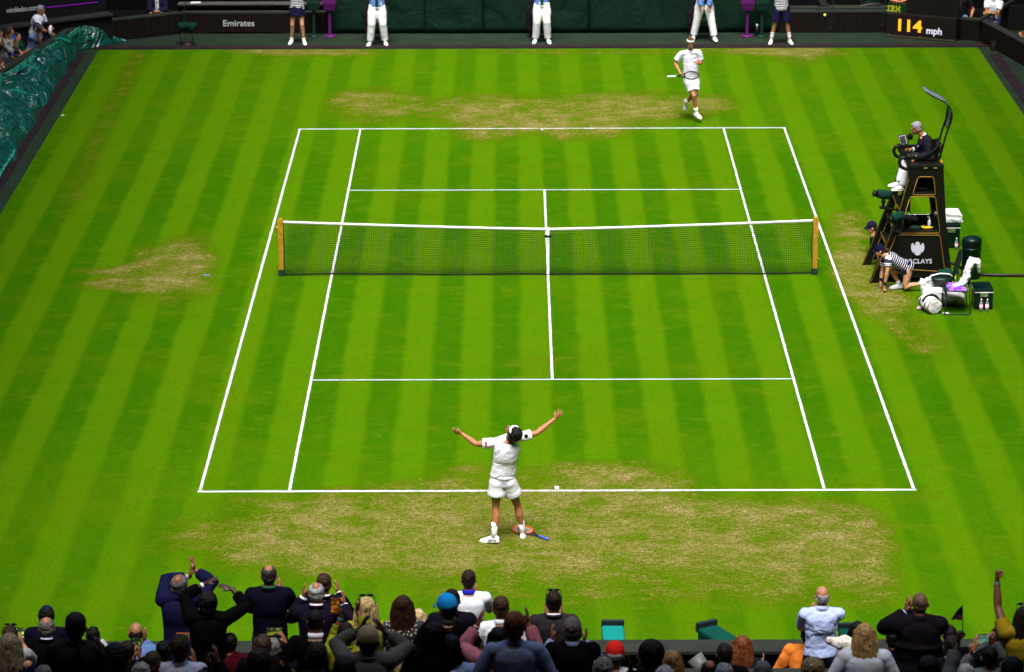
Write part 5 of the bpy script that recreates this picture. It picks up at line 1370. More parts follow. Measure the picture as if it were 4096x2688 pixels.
p = J['AL'] + V((-.03, -.062, -.045))
mb = MB()
for sg in (-1, 1): mb.chain([p + V((-.06, 0, .03 * sg)), p + V((.0, -.004, -.012 * sg)), p + V((.06, 0, .012 * sg))], .004, 6)
for k_ in (-.03, -.0): mb.chain([p + V((k_, -.003, .03)), p + V((k_ - .02, -.003, -.03))], .004, 6)
mb.build('shoe_mark', DKP, pl)
# ---- racket lying on the grass
def racket(label, hc, ax_, up_, frame_c, throat, grip_c, strings=(.35, .36, .3), logo=None, name='tennis_racket'):
    n_ = ax_.cross(up_).normalized(); ax_ = ax_.normalized(); up_ = n_.cross(ax_).normalized() * 1
    r = thing(name, label, 'tennis racket', hc + ax_ * .3)
    mb = MB(); pts = [hc + ax_ * (math.cos(t_) * .165) + up_ * (math.sin(t_) * .128) for t_ in [2 * pi * i / 36 for i in range(37)]]
    mb.chain(pts, .0125, 8, False); mb.build('frame', mat('paint', frame_c, rough=.3), r, True)
    mb = MB()
    for sg in (-1, 1): mb.chain([hc + ax_ * .13 + up_ * sg * .08, hc + ax_ * .22 + up_ * sg * .04, hc + ax_ * .30 + up_ * sg * .01], .011, 8)
    mb.chain([hc + ax_ * .28, hc + ax_ * .38], .014, 8); mb.build('throat', mat('paint', throat, rough=.3), r, True)
    MB().chain([hc + ax_ * .36, hc + ax_ * .54], [.017, .019], 8).build('grip', mat('cloth', grip_c), r, True)
    mb = MB()
    for i in range(-7, 8):
        k_ = i / 8; h_ = math.sqrt(1 - k_ * k_)
        mb.box(hc + up_ * (.128 * k_), (.33 * h_, .0022, .0022), (ax_, up_, n_)); mb.box(hc + ax_ * (.165 * k_), (.0022, .256 * h_, .0022), (ax_, up_, n_))
    mb.build('strings', mat('paint', strings), r)
    if logo: MB().chain([hc - ax_ * .06 + up_ * .05 + n_ * .003, hc - ax_ * .09 + n_ * .003, hc - ax_ * .02 - up_ * .06 + n_ * .003, hc + ax_ * .07 - up_ * .03 + n_ * .003, hc + ax_ * .06 + up_ * .04 + n_ * .003], .011, 6, flat=.3).build('string_mark', mat('paint', (.02, .02, .02)), r, True)
    return r
hc = G(1016.8 + 845 * .2343, 929.7 + 1287 * .2343, .02); ge = G(1016.8 + 1085 * .2343, 929.7 + 1378 * .2343, .02)
racket('orange tennis racket with a blue grip lying on the grass by the player shoe', hc, (ge - hc), (ge - hc).cross(Z) * -1, (.75, .09, .02), (.02, .02, .04), (.06, .1, .5), (.55, .56, .52), True)
# ---- the far player running in
def pb(x, y, Y_=12.6): return AY(1510.7 + x * .1562, 58.1 + y * .1562, Y_)
J = dict(f=V((.1, -1, -.04)), hu=V((.05, -.25, .95)), hf=V((.12, -.95, -.28)))
J['H'] = pb(603, 262, 12.5); J['N'] = pb(598, 372, 12.62); J['P'] = pb(610, 790, 12.66)
J['SR'], J['SL'] = pb(468, 430, 12.62), pb(722, 410, 12.58)
J['ER'], J['WR'] = pb(372, 560, 12.68), pb(455, 728, 12.45)
J['EL'], J['WL'] = pb(765, 560, 12.62), pb(735, 575, 12.36)
J['hdR'] = V((.9, -.25, -.25)); J['hnR'] = V((0, .3, -1)); setth(J, 'R', V((.5, 0, .9))); J['curlR'] = 1.35
J['hdL'] = pb(700, 560, 12.3) - J['WL']; J['hnL'] = V((-.3, .6, -.3)); setth(J, 'L', Z); J['curlL'] = 1.3
J['HR'], J['HL'] = pb(575, 830, 12.65), pb(668, 825, 12.66)
J['KR'], J['AR'] = pb(655, 1050, 12.42), pb(690, 1300, 12.5)
J['KL'], J['AL'] = pb(672, 1035, 12.5), pb(532, 1155, 12.82)
J['TR'] = V((.45, -.85, -.15)); J['TL'] = V((-.1, .05, -1)); J['soleR'] = V((0, 0, -1)); J['soleL'] = V((.0, .95, -.1))
fp = figure('tennis player in white with a headband, holding a racket beyond the far baseline', J, dict(skin=SK2, hair=('bun', (.07, .04, .018)), headband=(.8, .8, .82), top=('tee', mat('cloth', (.64, .65, .74), folds=1)), bottom=('shorts', (.66, .68, .77)), shortlen=.72, hemw=.104, shoes=(.8, .8, .8), socks=(.8, .8, .8), sockh=.12, fold=.02, slen=.7, eyes=True, vox=.008, shoemark=True, hem=-.1, flare=.0), s=1.02, root=V((3.4, 12.6, 0)))
def tri(o, sz, par, nm):
    mb = MB()
    for k_, (h_) in enumerate((.35, .65, 1.)): mb.box(o + V((-.3 + .3 * k_, 0, h_ / 2 - .3)) * sz, (.2 * sz, .006, h_ * sz), ((V((1, 0, .25)).normalized()), Y, Z))
    mb.build(nm, DKP, par)
tri(pb(622, 440, 12.42), .045, fp, 'shirt_emblem'); tri(pb(615, 262, 12.37), .03, fp, 'headband_emblem')
tri(pb(598, 978, 12.45), .02, fp, 'shorts_emblem')
A_, K_ = J['AL'], J['KL']; MB().chain([K_.lerp(A_, -.08), K_.lerp(A_, .22)], [.064, .066], 14, False).build('knee_support', mat('cloth', (.1, .11, .14)), fp, True)
hc = pb(617, 750, 12.35); ge = pb(385, 762, 12.4)
racket('black tennis racket with a white grip in the far player hand', hc, (ge - hc), V((.0, -.55, .75)), (.006, .006, .007), (.006, .006, .007), (.75, .75, .75), (.25, .28, .2))
# ---- umpire
f_ = V((-1, 0, 0))
J = dict(f=V((-.95, 0, -.12)), hu=V((-.22, .0, 1)), hf=V((-.95, .12, -.28)))
J['H'] = AY(*c7(513, 283), .0); J['N'] = AY(*c7(556, 332), 0); J['P'] = AY(*c7(600, 508), 0)
J['SL'] = AY(*c7(585, 366), -.17); J['SR'] = AY(*c7(570, 350), .17)
J['EL'] = AY(*c7(592, 450), -.26); J['WL'] = AY(*c7(512, 474), -.3)
J['ER'] = AY(*c7(560, 425), .22); J['WR'] = AY(*c7(488, 418), .1)
J['hdL'] = V((-.75, -.1, -.55)); J['hnL'] = V((-.3, 0, -1)); setth(J, 'L', V((-.3, 0.9, 0))); J['curlL'] = .5
J['hdR'] = V((-1, -.1, .1)); J['hnR'] = V((0, 0, -1)); setth(J, 'R', -Y); J['curlR'] = .4
J['HL'], J['HR'] = AY(*c7(590, 512), -.1), AY(*c7(590, 505), .1)
J['KL'], J['KR'] = AY(*c7(460, 508), -.14), AY(*c7(437, 492), .1)
J['AL'], J['AR'] = AY(*c7(425, 655), -.14), AY(*c7(403, 630), .1)
J['TL'] = V((-1, -.1, -.05)); J['TR'] = V((-1, .05, -.05)); J['soleL'] = J['soleR'] = V((-.05, 0, -1))
um = figure('grey haired umpire in black blazer and white trousers seated in the high chair', J, dict(skin=SK2, hair=('quiff', (.17, .17, .17)), top=('suit', (.010, .009, .016)), collar=(.6, .63, .75), cuffs=(.7, .7, .75), bottom=('trousers', (.70, .72, .76)), shoes=(.72, .73, .75), eyes=True, hem=-.12, flare=0, vox=.008), s=1.0, root=V((7.0, 0, 2.3)))
p = AY(*c7(531, 396), -.2); MB().lathe(p + V((-.02, -.0, 0)), [(.018, 0), (.018, .006)], 14, (X, Z, -Y)).build('badge', mat('paint', (.2, .15, .3)), um)
# ---- ball girl kneeling, and the boy beyond the chair
NAV = (.006, .006, .026)
def kneel(Yp, dx, dy, dz, q, shift):
    def k2(x, y, Y_): return AY(*q(x, y), Y_ + Yp) + V((dx, dy, dz))
    J = dict(f=V((-.45, 0, -.9)), hu=V((-.28, 0, .95)), hf=V((-1, 0, -.12)))
    J['H'] = k2(368, 632, 0); J['N'] = k2(432, 700, 0); J['P'] = k2(705, 838, 0)
    J['SL'], J['SR'] = k2(478, 735, -.13), k2(440, 715, .17)
    J['EL'], J['WL'] = k2(468, 880, -.2), k2(432, 1072, -.16)
    J['ER'], J['WR'] = k2(405, 880, .17), k2(383, 1025, .12)
    for s_ in 'LR': J['hd' + s_] = V((-.1, 0, -1)); J['hn' + s_] = V((1, 0, -.1)); setth(J, s_, V((0, 1 if s_ == 'L' else -1, 0))); J['curl' + s_] = 1.4
    J['HL'], J['HR'] = k2(725, 875, -.1), k2(700, 865, .1)
    J['KL'], J['AL'] = k2(690, 1092, -.12), k2(905, 1040, -.1)
    J['KR'], J['AR'] = k2(510, 880, .14), k2(618, 1048, .08)
    J['TL'] = V((.9, 0, -.35)); J['TR'] = V((-1, 0, -.08)); J['soleR'] = V((0, 0, -1)); J['soleL'] = V((.4, 0, .9))
    return J
J = kneel(-1.05, 0, 0, 0, q2, 0)
bg_ = figure('ball girl in navy striped top kneeling with fists on the grass by the umpire chair', J, dict(skin=SK3, hair=('ponytail', (.03, .015, .01)), cap=NAV, top=('tee', stripes('s', 13., .19)), bottom=('skirt', NAV), shortlen=.42, shoes=(.72, .74, .76), socks=(.75, .75, .75), sockh=.07, eyes=True, bands=(('L', (.01, .01, .03), .06), ('R', (.01, .01, .03), .06)), fold=.01, vox=.008), s=.92, root=V((6.5, -1.05, 0)))
p = J['HL'] + V((-.03, -.17, -.12)); MB().box(p, (.012, .004, .035)).build('skirt_emblem', mat('paint', (.6, .6, .6)), bg_)
def q2b(x, y): a = q2(x, y); return (a[0], a[1])
o_ = AY(*q2(268, 330), 1.35) - AY(*q2(368, 632), 1.35)
J = kneel(2.4, 0, 0, 0, q2, 0)
tH = AY(*q2(270, 345), 1.35); dlt = tH - J['H']
for k_ in list(J):
    if k_ in ('f', 'hu', 'hf') or k_.startswith(('hd', 'hn', 'th', 'curl', 'T', 'sole')): continue
    J[k_] = J[k_] + dlt
zlow = min(J['KL'].z, J['WL'].z) - .06
for k_ in ('KL', 'KR', 'AL', 'AR', 'WL', 'WR', 'EL', 'ER', 'P', 'HL', 'HR'): J[k_] = J[k_] - Z * (zlow * (1 if k_[0] in 'KAW' else .5))
Hb = J['H']; J['N'] = Hb + V((.04, 0, -.15)); J['P'] = J['N'] + V((.40, 0, -.34)); J['SL'] = J['N'] + V((.03, -.17, -.08)); J['SR'] = J['N'] + V((.03, .17, -.08))
for q_, s_ in (('L', -1), ('R', 1)): J['E' + q_] = J['S' + q_] + V((-.02, 0, -.27)); J['W' + q_] = J['E' + q_] + V((-.06, 0, -.24)); J['H' + q_] = J['P'] + V((0, s_ * .09, -.04)); J['K' + q_], J['A' + q_] = ik(J['H' + q_], V((J['P'].x + .05, J['P'].y + s_ * .14, .09)), .42, .4, V((-1, 0, .2)))
J['TL'] = J['TR'] = V((-1, 0, -.1)); J['soleL'] = J['soleR'] = V((0, 0, -1))
bb = figure('ball boy in a dark cap crouching beyond the umpire chair', J, dict(skin=SK3, hair=('short', (.03, .02, .012)), cap=(.010, .010, .03), top=('tee', (.012, .013, .04)), bottom=('shorts', NAV), shoes=(.7, .7, .7), socks=(.7, .7, .7), sockh=.1, eyes=True), s=.95, root=V((J['P'].x, J['P'].y, 0)))
# ---- far end: ball girl, line judges, ball boy. built whole; the frame cuts them
def farstand(label, footL, footR, W, s, pose=None, hem=None, headdown=0.):
    """footL/footR are photo positions of the person's left/right foot (person faces the camera: right foot is at screen left)"""
    aL, aR = G(*footL), G(*footR); yaw = pi; f = V((0, -1, 0)); r = f.cross(Z)
    mid = (aL + aR) / 2; T = V((mid.x, mid.y + .02, 1.76 * s)); lean = (pose or {}).get('lean', 0.)
    if lean: T = V((mid.x, mid.y - .35, 1.50 * s))
    J, f, r, up = stand_joints(T, 0, pi, lean=lean, s=s, hp=(pose or {}).get('hp', -.1))
    if lean: J['P'] = V((mid.x, mid.y + .12, .96 * s)); J['HL'] = J['P'] - r * .09; J['HR'] = J['P'] + r * .09; J['N'] = J['P'] + up * .54 * s; J['SL'] = J['N'] - up * .07 - r * .185; J['SR'] = J['N'] - up * .07 + r * .185; J['H'] = J['N'] + V((0, -.1, .14))
    for q, a_ in (('L', aL), ('R', aR)):
        a2 = V((a_.x, a_.y + .06, .1 * s)); J['K' + q], J['A' + q] = ik(J['H' + q], a2, .44 * s, .42 * s, f)
    J['TL'] = V((.28, -1, -.12)); J['TR'] = V((-.28, -1, -.12)); J['soleL'] = J['soleR'] = V((0, 0, -1))
    ar = (pose or {}).get('arms')
    if ar == 'back': arms(J, s, f, r, WL=J['P'] - f * .16 - r * .08 + Z * .08, WR=J['P'] - f * .16 + r * .08 + Z * .08, hL=(r - Z * .3), hR=(-r - Z * .3), hintL=-r - f * .6, hintR=r - f * .6)
    elif ar == 'down': arms(J, s, f, r, WL=V((mid.x + .05, mid.y - .22, .70)), WR=V((mid.x - .05, mid.y - .22, .70)), hL=V((-.05, -.2, -1)), hR=V((.05, -.2, -1)), hintL=-r * 1.0, hintR=r * 1.0)
    else: arms(J, s, f, r)
    return figure(label, J, W, None, s)
Ypx = lambda y: y / 2.38 * .58105
farstand('ball girl in navy skirt and striped top standing at far left', (f2(1226, 700), Ypx(420)), (f2(1110, 700), Ypx(415)), dict(skin=SK3, hair=('ponytail', (.05, .03, .015)), cap=NAV, top=('tee', stripes('s', 14., .28)), bottom=('skirt', NAV), shortlen=.5, shoes=(.8, .8, .8), socks=(.75, .75, .75), sockh=.05, fold=.01), .98, dict(arms='back'))
LJ = dict(skin=SK1, hair=('short', (.1, .08, .06)), top=('shirt', (.10, .19, .48)), collar=(.12, .2, .5), bottom=('trousers', (.66, .68, .68)), baggy=1.22, shoes=(.76, .76, .76), cap=(.7, .7, .72))
a = farstand('line judge in blue striped shirt and white trousers, left of the three', (f2(1998, 700), Ypx(428)), (f2(1858, 700), Ypx(434)), dict(LJ), 1.06, dict(arms='back'))
b_ = farstand('line judge in blue shirt with a dark belt standing in the middle', (f2(1408, 1600), Ypx(407)), (f2(1292, 1600), Ypx(407)), dict(LJ), 1.04, dict(arms='back'))
c_ = farstand('line judge bending forward with hands together, right of the three', (f2(850, 2500), Ypx(398)), (f2(655, 2500), Ypx(382)), dict(LJ), 1.04, dict(lean=.32, arms='down'))
for o, x_, y_ in ((a, -4.07, 20.98), (b_, 0, 0), (c_, 0, 0)):
    base = V(o['_o']); MB().chain([base + V((0, -.155, 1.42)), base + V((0, -.17, 1.25)), base + V((0, -.172, 1.05)), base + V((0, -.16, 1.0))] if o != c_ else [base + V((0, -.5, 1.22)), base + V((0, -.42, 1.05)), base + V((0, -.34, .98))], [.025, .03, .038, .02], 8, True, .3).build('tie', mat('cloth', (.01, .06, .025)), o, True)
    if o == b_: MB().chain([base + V((.155 * math.cos(t_), .12 * math.sin(t_) - .0, 1.0)) for t_ in [2 * pi * i / 20 for i in range(21)]], .02, 8, False).build('belt', mat('paint', (.008, .008, .008)), o, True)
farstand('ball boy in navy shorts and striped top standing at far right', (f2(1570, 2500), Ypx(418)), (f2(1393, 2500), Ypx(418)), dict(skin=SK1, hair=('short', (.05, .03, .015)), cap=NAV, top=('tee', stripes('s', 14., .28)), bottom=('shorts', NAV), shortlen=.85, shoes=(.8, .8, .8), socks=(.8, .8, .8), sockh=.2, sockband=(.01, .01, .04), fold=.01), .98, dict(arms='back'))
# ---- far stands
def f1(x, y): return (x * .19531, y * .19531)
def sitter(label, top, Y_, yaw, W, s=1., lean=0., hp=0., hyaw=0., wl=None, wr=None, hL=None, hR=None, group=None, seated=True, floor=.3, curl=.25, hroll=0., shrug=0., hi=None, sway=0.):
    T = AY(*top, Y_)
    J, f, r, up = stand_joints(T, floor, yaw, lean, s, hp, hyaw, seated, hroll, shrug, sway)
    tg = lambda w_: AY(w_[0], w_[1], Y_ + w_[2]) if w_ is not None else None
    arms(J, s, f, r, tg(wl), tg(wr), hL, hR, hi[0] if hi else None, hi[1] if hi else None)
    J['curlL'] = J['curlR'] = curl
    return figure(label, J, W, group, s), J
FG = 'people in the far stands'
yr = -pi / 2 - .35   # facing the court from the left side
sitter('white uniformed man with grey hair leaning over the far left wall, holding his cap', f1(490, 62), 19.9, yr, dict(skin=SK2, hair=('short', (.2, .2, .2)), top=('shirt', (.72, .73, .78)), sleeve='short', bottom=('trousers', (.01, .01, .012)), eyes=True, fold=.015), 1.0, .45, -.1, wl=None, wr=(118, 76, -.1), seated=False, floor=.0, group=FG)
q_ = AY(*f1(600, 365), 19.8); hat = thing('peaked_cap', 'white topped peaked cap held by the white uniformed man', 'cap', q_); MB().lathe(q_, [(.02, .03), (.13, .03), (.14, .0), (.1, -.03), (.08, -.05)], 24, (Y, Z, (X * .9 + Z * .2).normalized())).build('crown', mat('cloth', (.75, .75, .76)), hat, True); MB().lathe(q_, [(.09, -.03), (.09, -.07)], 24, (Y, Z, (X * .9 + Z * .2).normalized())).build('band', mat('cloth', (.01, .01, .01)), hat, True)
o, J = sitter('officer in light blue shirt and peaked cap taking a photograph at far left', f1(440, 275), 18.9, yr, dict(skin=SK1, hair=('short', (.05, .04, .03)), top=('shirt', (.14, .2, .36)), sleeve='short', bottom=('trousers', (.02, .02, .03)), cap=(.03, .04, .06), fold=.015), 1.0, .35, .0, wl=f1(440, 385) + (-.15,), wr=f1(485, 380) + (.1,), group=FG)
MB().box(AY(*f1(462, 355), 18.6), (.12, .14, .09)).build('camera', mat('paint', (.01, .01, .01)), None); cc_ = bpy.data.objects['camera.001'] if 'camera.001' in bpy.data.objects else None
if cc_: cc_.name = 'photo_camera'; tag(cc_, 'small black camera held up by the officer in light blue', 'camera')
o, J = sitter('dark haired spectator in a patterned top holding a phone at far left', f1(105, 352), 17.4, yr, dict(skin=SK2, hair=('short', (.012, .01, .01)), top=('sweater', mat('pattern', (.12, .07, .05), c2=(.3, .3, .3))), eyes=True), 1.0, .2, -.3, wl=f1(175, 530) + (-.1,), wr=f1(200, 520) + (.1,), group=FG)
def phone(label, p, w_, h_, ax_, up_, c=(.01, .01, .012), sc=(.02, .03, .02), c2=(.25, .5, .05), e=.3, group='phones held up by spectators', s=45.):
    n_ = ax_.cross(up_).normalized(); r = thing('smartphone', label, 'phone', p, group)
    MB().box(p, (w_ + .01, h_ + .01, .011), (ax_, up_, n_)).build('case', mat('paint', c, rough=.4), r, bevel=.004)
    MB().box(p + n_ * .0065, (w_ - .004, h_ - .006, .002), (ax_, up_, n_)).build('screen', mat('screen', sc, c2=c2, e=e, s=s), r)
    return r
p = AY(*f1(215, 500), 17.2); phone('small dark phone held by the far left spectator in the patterned top', p, .07, .14, Y, (Z * .8 + X * .5).normalized(), e=.05)
sitter('brown haired spectator in a blue shirt behind the phone holder at far left', f1(125, 315), 18.1, yr, dict(skin=SK1, hair=('short', (.06, .035, .02)), top=('tee', (.03, .08, .35)), eyes=True), .95, .1, -.15, group=FG)
sitter('spectator in a green top holding up a hand at far left', f1(205, 385), 18.5, yr, dict(skin=SK3, hair=('short', (.02, .012, .01)), top=('sweater', (.01, .08, .03))), .9, .3, 0, wr=f1(215, 470) + (-.2,), group=FG)
sitter('spectator at the far left edge with a raised hand', f1(-60, 330), 16.9, yr, dict(skin=SK3, hair=('short', (.03, .02, .012)), top=('tee', (.4, .4, .38))), 1., .1, 0, wl=f1(15, 430) + (-.15,), group=FG)
sitter('spectator in a black and white striped top at the far left wall', f1(10, 690), 15.7, yr, dict(skin=SK3, hair=('long', (.06, .03, .02)), top=('tee', stripes('s', 14., .28))), .95, .35, -.2, group=FG)
# suits and staff cut by the top of the frame
def torso_sit(label, px, pyh, Y_, W, **k):   # hands at px,pyh on the wall; head above the frame
    hp_ = AY(px, pyh, Y_); T = V((hp_.x, Y_ + .1, hp_.z + .62)); 
    J, f, r, up = stand_joints(T, .3, pi, k.get('lean', .1), 1., -.1, 0, True)
    arms(J, 1., f, r, V((hp_.x + .05, Y_ - .18, hp_.z + .03)), V((hp_.x - .05, Y_ - .18, hp_.z + .03)), V((-.8, -.3, -.2)), V((.8, -.3, -.2))); J['curlL'] = J['curlR'] = .7
    return figure(label, J, W, FG, 1.), J
o, J = torso_sit('man in dark navy suit and striped tie seated beyond the far left wall', 366, 26, 23.3, dict(skin=SK1, hair=('short', (.2, .2, .2)), top=('suit', (.010, .011, .03)), collar=(.5, .55, .7)))
b0 = J['P']; MB().box(J['N'] + V((0, -.17, -.2)), (.09, .012, .4)).build('shirt_front', mat('cloth', (.6, .62, .7)), o); MB().chain([J['N'] + V((0, -.185, -.02)), J['N'] + V((0, -.19, -.25)), J['N'] + V((0, -.19, -.42))], [.02, .035, .04], 8, True, .3).build('tie', mat('pattern', (.02, .025, .1), c2=(.5, .5, .5)), o, True)
torso_sit('person in black seated at the press desk behind the thin pole', 438, 8, 23.75, dict(skin=SK1, hair=('short', (.02, .02, .02)), top=('suit', (.006, .006, .008))))
p = AY(455, 17, 23.05); tag(MB().box((p.x, 23.05, .688), (.26, .2, .012)).build('paper_sheet', mat('paint', (.6, .6, .6)), None), 'white sheet of paper on the press desk at far left', 'paper')
torso_sit('person in black seated at the press desk, right of the white paper', 535, 6, 23.75, dict(skin=SK1, hair=('short', (.02, .02, .02)), top=('suit', (.006, .006, .006))))
torso_sit('photographer in black and green behind the wall left of the speed display', X5 + 540 * K5, 12, 23.4, dict(skin=SK1, hair=('short', (.02, .02, .02)), top=('vest', (.006, .03, .012)), sleevecol=(.006, .006, .006)))
p = AY(X5 + 400 * K5, 112 * K5, 22.75); g = thing('photo_gear', 'black camera gear on the wall ledge left of the speed display', 'camera', p)
MB().chain([p + V((.0, .1, .05)), p + V((.3, .15, .09)), p + V((.55, .15, .08))], [.03, .05, .07], 10).build('lens', mat('paint', (.01, .01, .01)), g, True); MB().box(p + V((.55, .15, .06)), (.06, .03, .05)).build('badge', mat('paint', (.4, .45, .5)), g)
o, J = torso_sit('photographer in a red shirt behind the striped yellow lettering', X5 + 885 * K5, 3, 22.75, dict(skin=SK3, hair=('short', (.05, .03, .02)), top=('tee', (.55, .02, .012))))
yl = pi / 2 + .5
o, J = sitter('man in white polo and sunglasses with folded arms at far right', (X5 + 2020 * K5, -22), 21.9, pi - .4, dict(skin=SK1, hair=('short', (.15, .12, .1)), top=('polo', (.7, .71, .76)), collar=(.7, .71, .76), bottom=('trousers', (.03, .05, .12)), glasses=1), 1., .12, -.1, wl=(X5 + 1960 * K5, 160 * K5, -.25), wr=(X5 + 2010 * K5, 160 * K5, -.28), hL=V((-1, -.2, .1)), hR=V((1, -.2, .1)), group=FG)
o, J = sitter('person in blue jeans seated right above the speed display', (X5 + 1640 * K5, -30), 22.4, pi, dict(skin=SK1, hair=('short', (.05, .04, .03)), top=('tee', (.01, .01, .012)), bottom=('trousers', (.12, .2, .4))), 1., .1, 0, group=FG)
o, J = sitter('person in a pale blue shirt resting an arm on the far right wall', (X5 + 2480 * K5, 250 * K5), 19.5, pi / 2 + .4, dict(skin=SK1, hair=('short', (.05, .04, .03)), top=('shirt', (.25, .32, .45))), 1., .2, 0, wl=(X5 + 2350 * K5, 455 * K5, -.1), wr=(X5 + 2370 * K5, 440 * K5, -.2), group=FG)
sp_ = AY(X5 + 2010 * K5, 540 * K5, 20.2); 
p = G(X5 + 2010 * K5, 600 * K5); g = thing('floor_speaker', 'small black box standing by the far right wall', 'box', p); MB().box(p + Z * .12, (.12, .14, .22)).build('housing', mat('paint', (.01, .01, .01)), g, bevel=.008); MB().lathe(p + V((-.02, -.075, .13)), [(.04, 0), (.03, .006)], 16, (X, Z, -Y)).build('grille', mat('paint', (.02, .02, .02)), g)
# ================================================================ SPECTATORS AT THE NEAR END
FS = 'spectators at the near end'
BR, DB, BK, GR, WH_, BL, AU = (.022, .011, .005), (.012, .006, .003), (.003, .0025, .002), (.09, .087, .083), (.42, .41, .38), (.5, .36, .15), (.14, .05, .015)
SU, BLK, DKG = (.0028, .0028, .009), (.0018, .0018, .002), (.009, .008, .008)
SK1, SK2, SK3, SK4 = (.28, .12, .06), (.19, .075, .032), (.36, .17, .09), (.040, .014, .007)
def C(label, k, top, w_, W, yaw=0., seat=None, s=1., lean=.06, hp=-.12, hyaw=0., wl=None, wr=None, hL=None, hR=None, curl=.25, hi=None, hroll=0., shrug=0., dy=0., thumbs=None):
    Y_ = Y0 - DR * k + dy; fl = F0 + RISE * k; T = AY(top[0], top[1], Y_)
    dep = (T - CAM).length; hd = max(.9, min(1.14, w_ * dep / 7267 / .186)); W = dict(W); W['head'] = hd / s; W.setdefault('shoes', None); W.setdefault('vox', .010)
    if seat is None: seat = (T.z - fl) < 1.42
    J, f, r, up = stand_joints(T, fl, yaw, lean, s, hp, hyaw, seat, hroll, shrug)
    tg = lambda q: AY(q[0], q[1], Y_ + q[2]) if q is not None else None
    arms(J, s, f, r, tg(wl), tg(wr), hL, hR, hi[0] if hi else None, hi[1] if hi else None)
    J['curlL'] = J['curlR'] = curl
    if not seat: W.setdefault('hem', -.2)
    W.setdefault('fat', 1.0)
    o = figure(label, J, W, FS, s, root=V((T.x, Y_, fl)))
    return o, J
def extra(o, J): return o
UP = V((.0, .15, 1))
# --- left block
C('spectator in a navy cap and navy jacket seated in the front row at far left', 0, (108, 1409), 36, dict(skin=SK1, hair=('curly', BK), cap=(.008, .008, .03), capback=False, top=('jacket', SU)), s=1.02)
C('man with greying hair and a small bald spot right behind the navy cap', 1, (108, 1435), 40, dict(skin=SK1, hair=('spot', GR), crown=True, collar=(.5, .5, .6), top=('suit', BLK)))
o, J = C('brown haired spectator with sunglasses on the head holding a phone at the far left', 2, (23, 1456), 40, dict(skin=SK3, hair=('short', BR), sunglasses=1, top=('tee', (0.225, 0.225, 0.225))), wr=(52, 1497, .25), wl=(14, 1500, .2), s=.95, hR=V((-.2, .1, 1)))
PA, PU_ = X, (Z + Y * .15).normalized()
phone('upright phone held up by the spectator with sunglasses at the far left', AY(47, 1477, Y0 - DR * 2 + .3), .085, .165, PA, PU_, s=11.)
C('woman with shoulder length ash blonde hair in a navy dress, bottom left corner', 6, (22, 1477), 50, dict(skin=SK3, hair=('long', (0.144, 0.114, 0.066)), top=('tank', (0.0048, 0.0048, 0.018))), s=.92)
C('large dark haired man in brownish jacket standing near the left edge', 8, (176, 1429), 54, dict(skin=SK2, hair=('quiff', DB), top=('suit', (0.014, 0.0112, 0.0112))), s=1.02, lean=.15)
C('dark haired spectator in white clapping right of the brown jacket', 2, (216, 1457), 34, dict(skin=SK2, hair=('short', BK), top=('sweater', (0.375, 0.39, 0.375))), wr=(229, 1487, .2), wl=(206, 1500, .2), s=.9)
C('bald man with glasses and a blue shirt clapping in the front row', 1, (314, 1447), 38, dict(skin=SK1, hair=('bald', DB), glasses=1, top=('shirt', (0.09, 0.1575, 0.3375)), collar=(.08, .14, .3)), wr=(336, 1488, .25), hR=V((.15, .1, 1)), s=1.0, hyaw=.2)
C('dark haired spectator filming with a phone below the bald man', 4, (296, 1489), 36, dict(skin=SK1, hair=('short', DB), top=('sweater', BLK)), wr=(325, 1528, .25), wl=(312, 1530, .2), s=.9)
phone('upright phone showing the green court, below the bald man', AY(318, 1501, Y0 - DR * 4 + .35), .085, .165, PA, PU_, s=11., c2=(.15, .28, .02), e=.08)
C('spectator with very large dark hair at the lower left beside the brown jacket', 9, (270, 1503), 60, dict(skin=SK2, hair=('afro', BK), top=('tee', BLK)), s=1.0)
C('spectator with curly grey hair at the bottom edge beside the loose brown hair', 8, (328, 1540), 40, dict(skin=SK1, hair=('curly', (0.24, 0.232, 0.208)), top=('tee', DKG)), s=.9)
C('woman with loose brown hair low at the bottom behind the grey curls', 7, (354, 1513), 40, dict(skin=SK1, hair=('bob', (0.036, 0.018, 0.008)), top=('tee', BLK)), s=.9)
C('dark haired spectator low between two brown heads, left of the orange phone', 5, (380, 1487), 38, dict(skin=SK2, hair=('short', BK), top=('suit', (0.004, 0.004, 0.0064))), s=.98)
C('brown haired man with a light collar below the orange phone', 7, (418, 1479), 54, dict(skin=SK1, hair=('short', (0.02, 0.0104, 0.0048)), top=('shirt', (0.3375, 0.3712, 0.45)), collar=(.4, .42, .5)), s=1.0, wr=(452, 1542, .2), hR=V((-.1, .1, 1)))
phone('phone in a bright orange case above the brown haired man', AY(425, 1480, Y0 - DR * 6), .12, .07, PA, PU_, c=(.75, .16, .03), e=.05)
C('grey haired spectator at the bottom edge in the left corner, only the crown showing', 9, (100, 1549), 46, dict(skin=SK1, hair=('short', (0.12, 0.108, 0.084)), top=('tee', BLK)), s=.9)
# clapping hands raised in front of the brown jacket
C('spectator with both dark hands raised in front of the brown jacket at bottom left', 11, (196, 1580), 46, dict(skin=SK4, hair=('short', BK), top=('suit', BLK)), wl=(186, 1508, .2), wr=(234, 1505, .3), s=1.0, lean=.1, hL=V((0, .1, 1)), hR=V((-.15, .1, 1)))
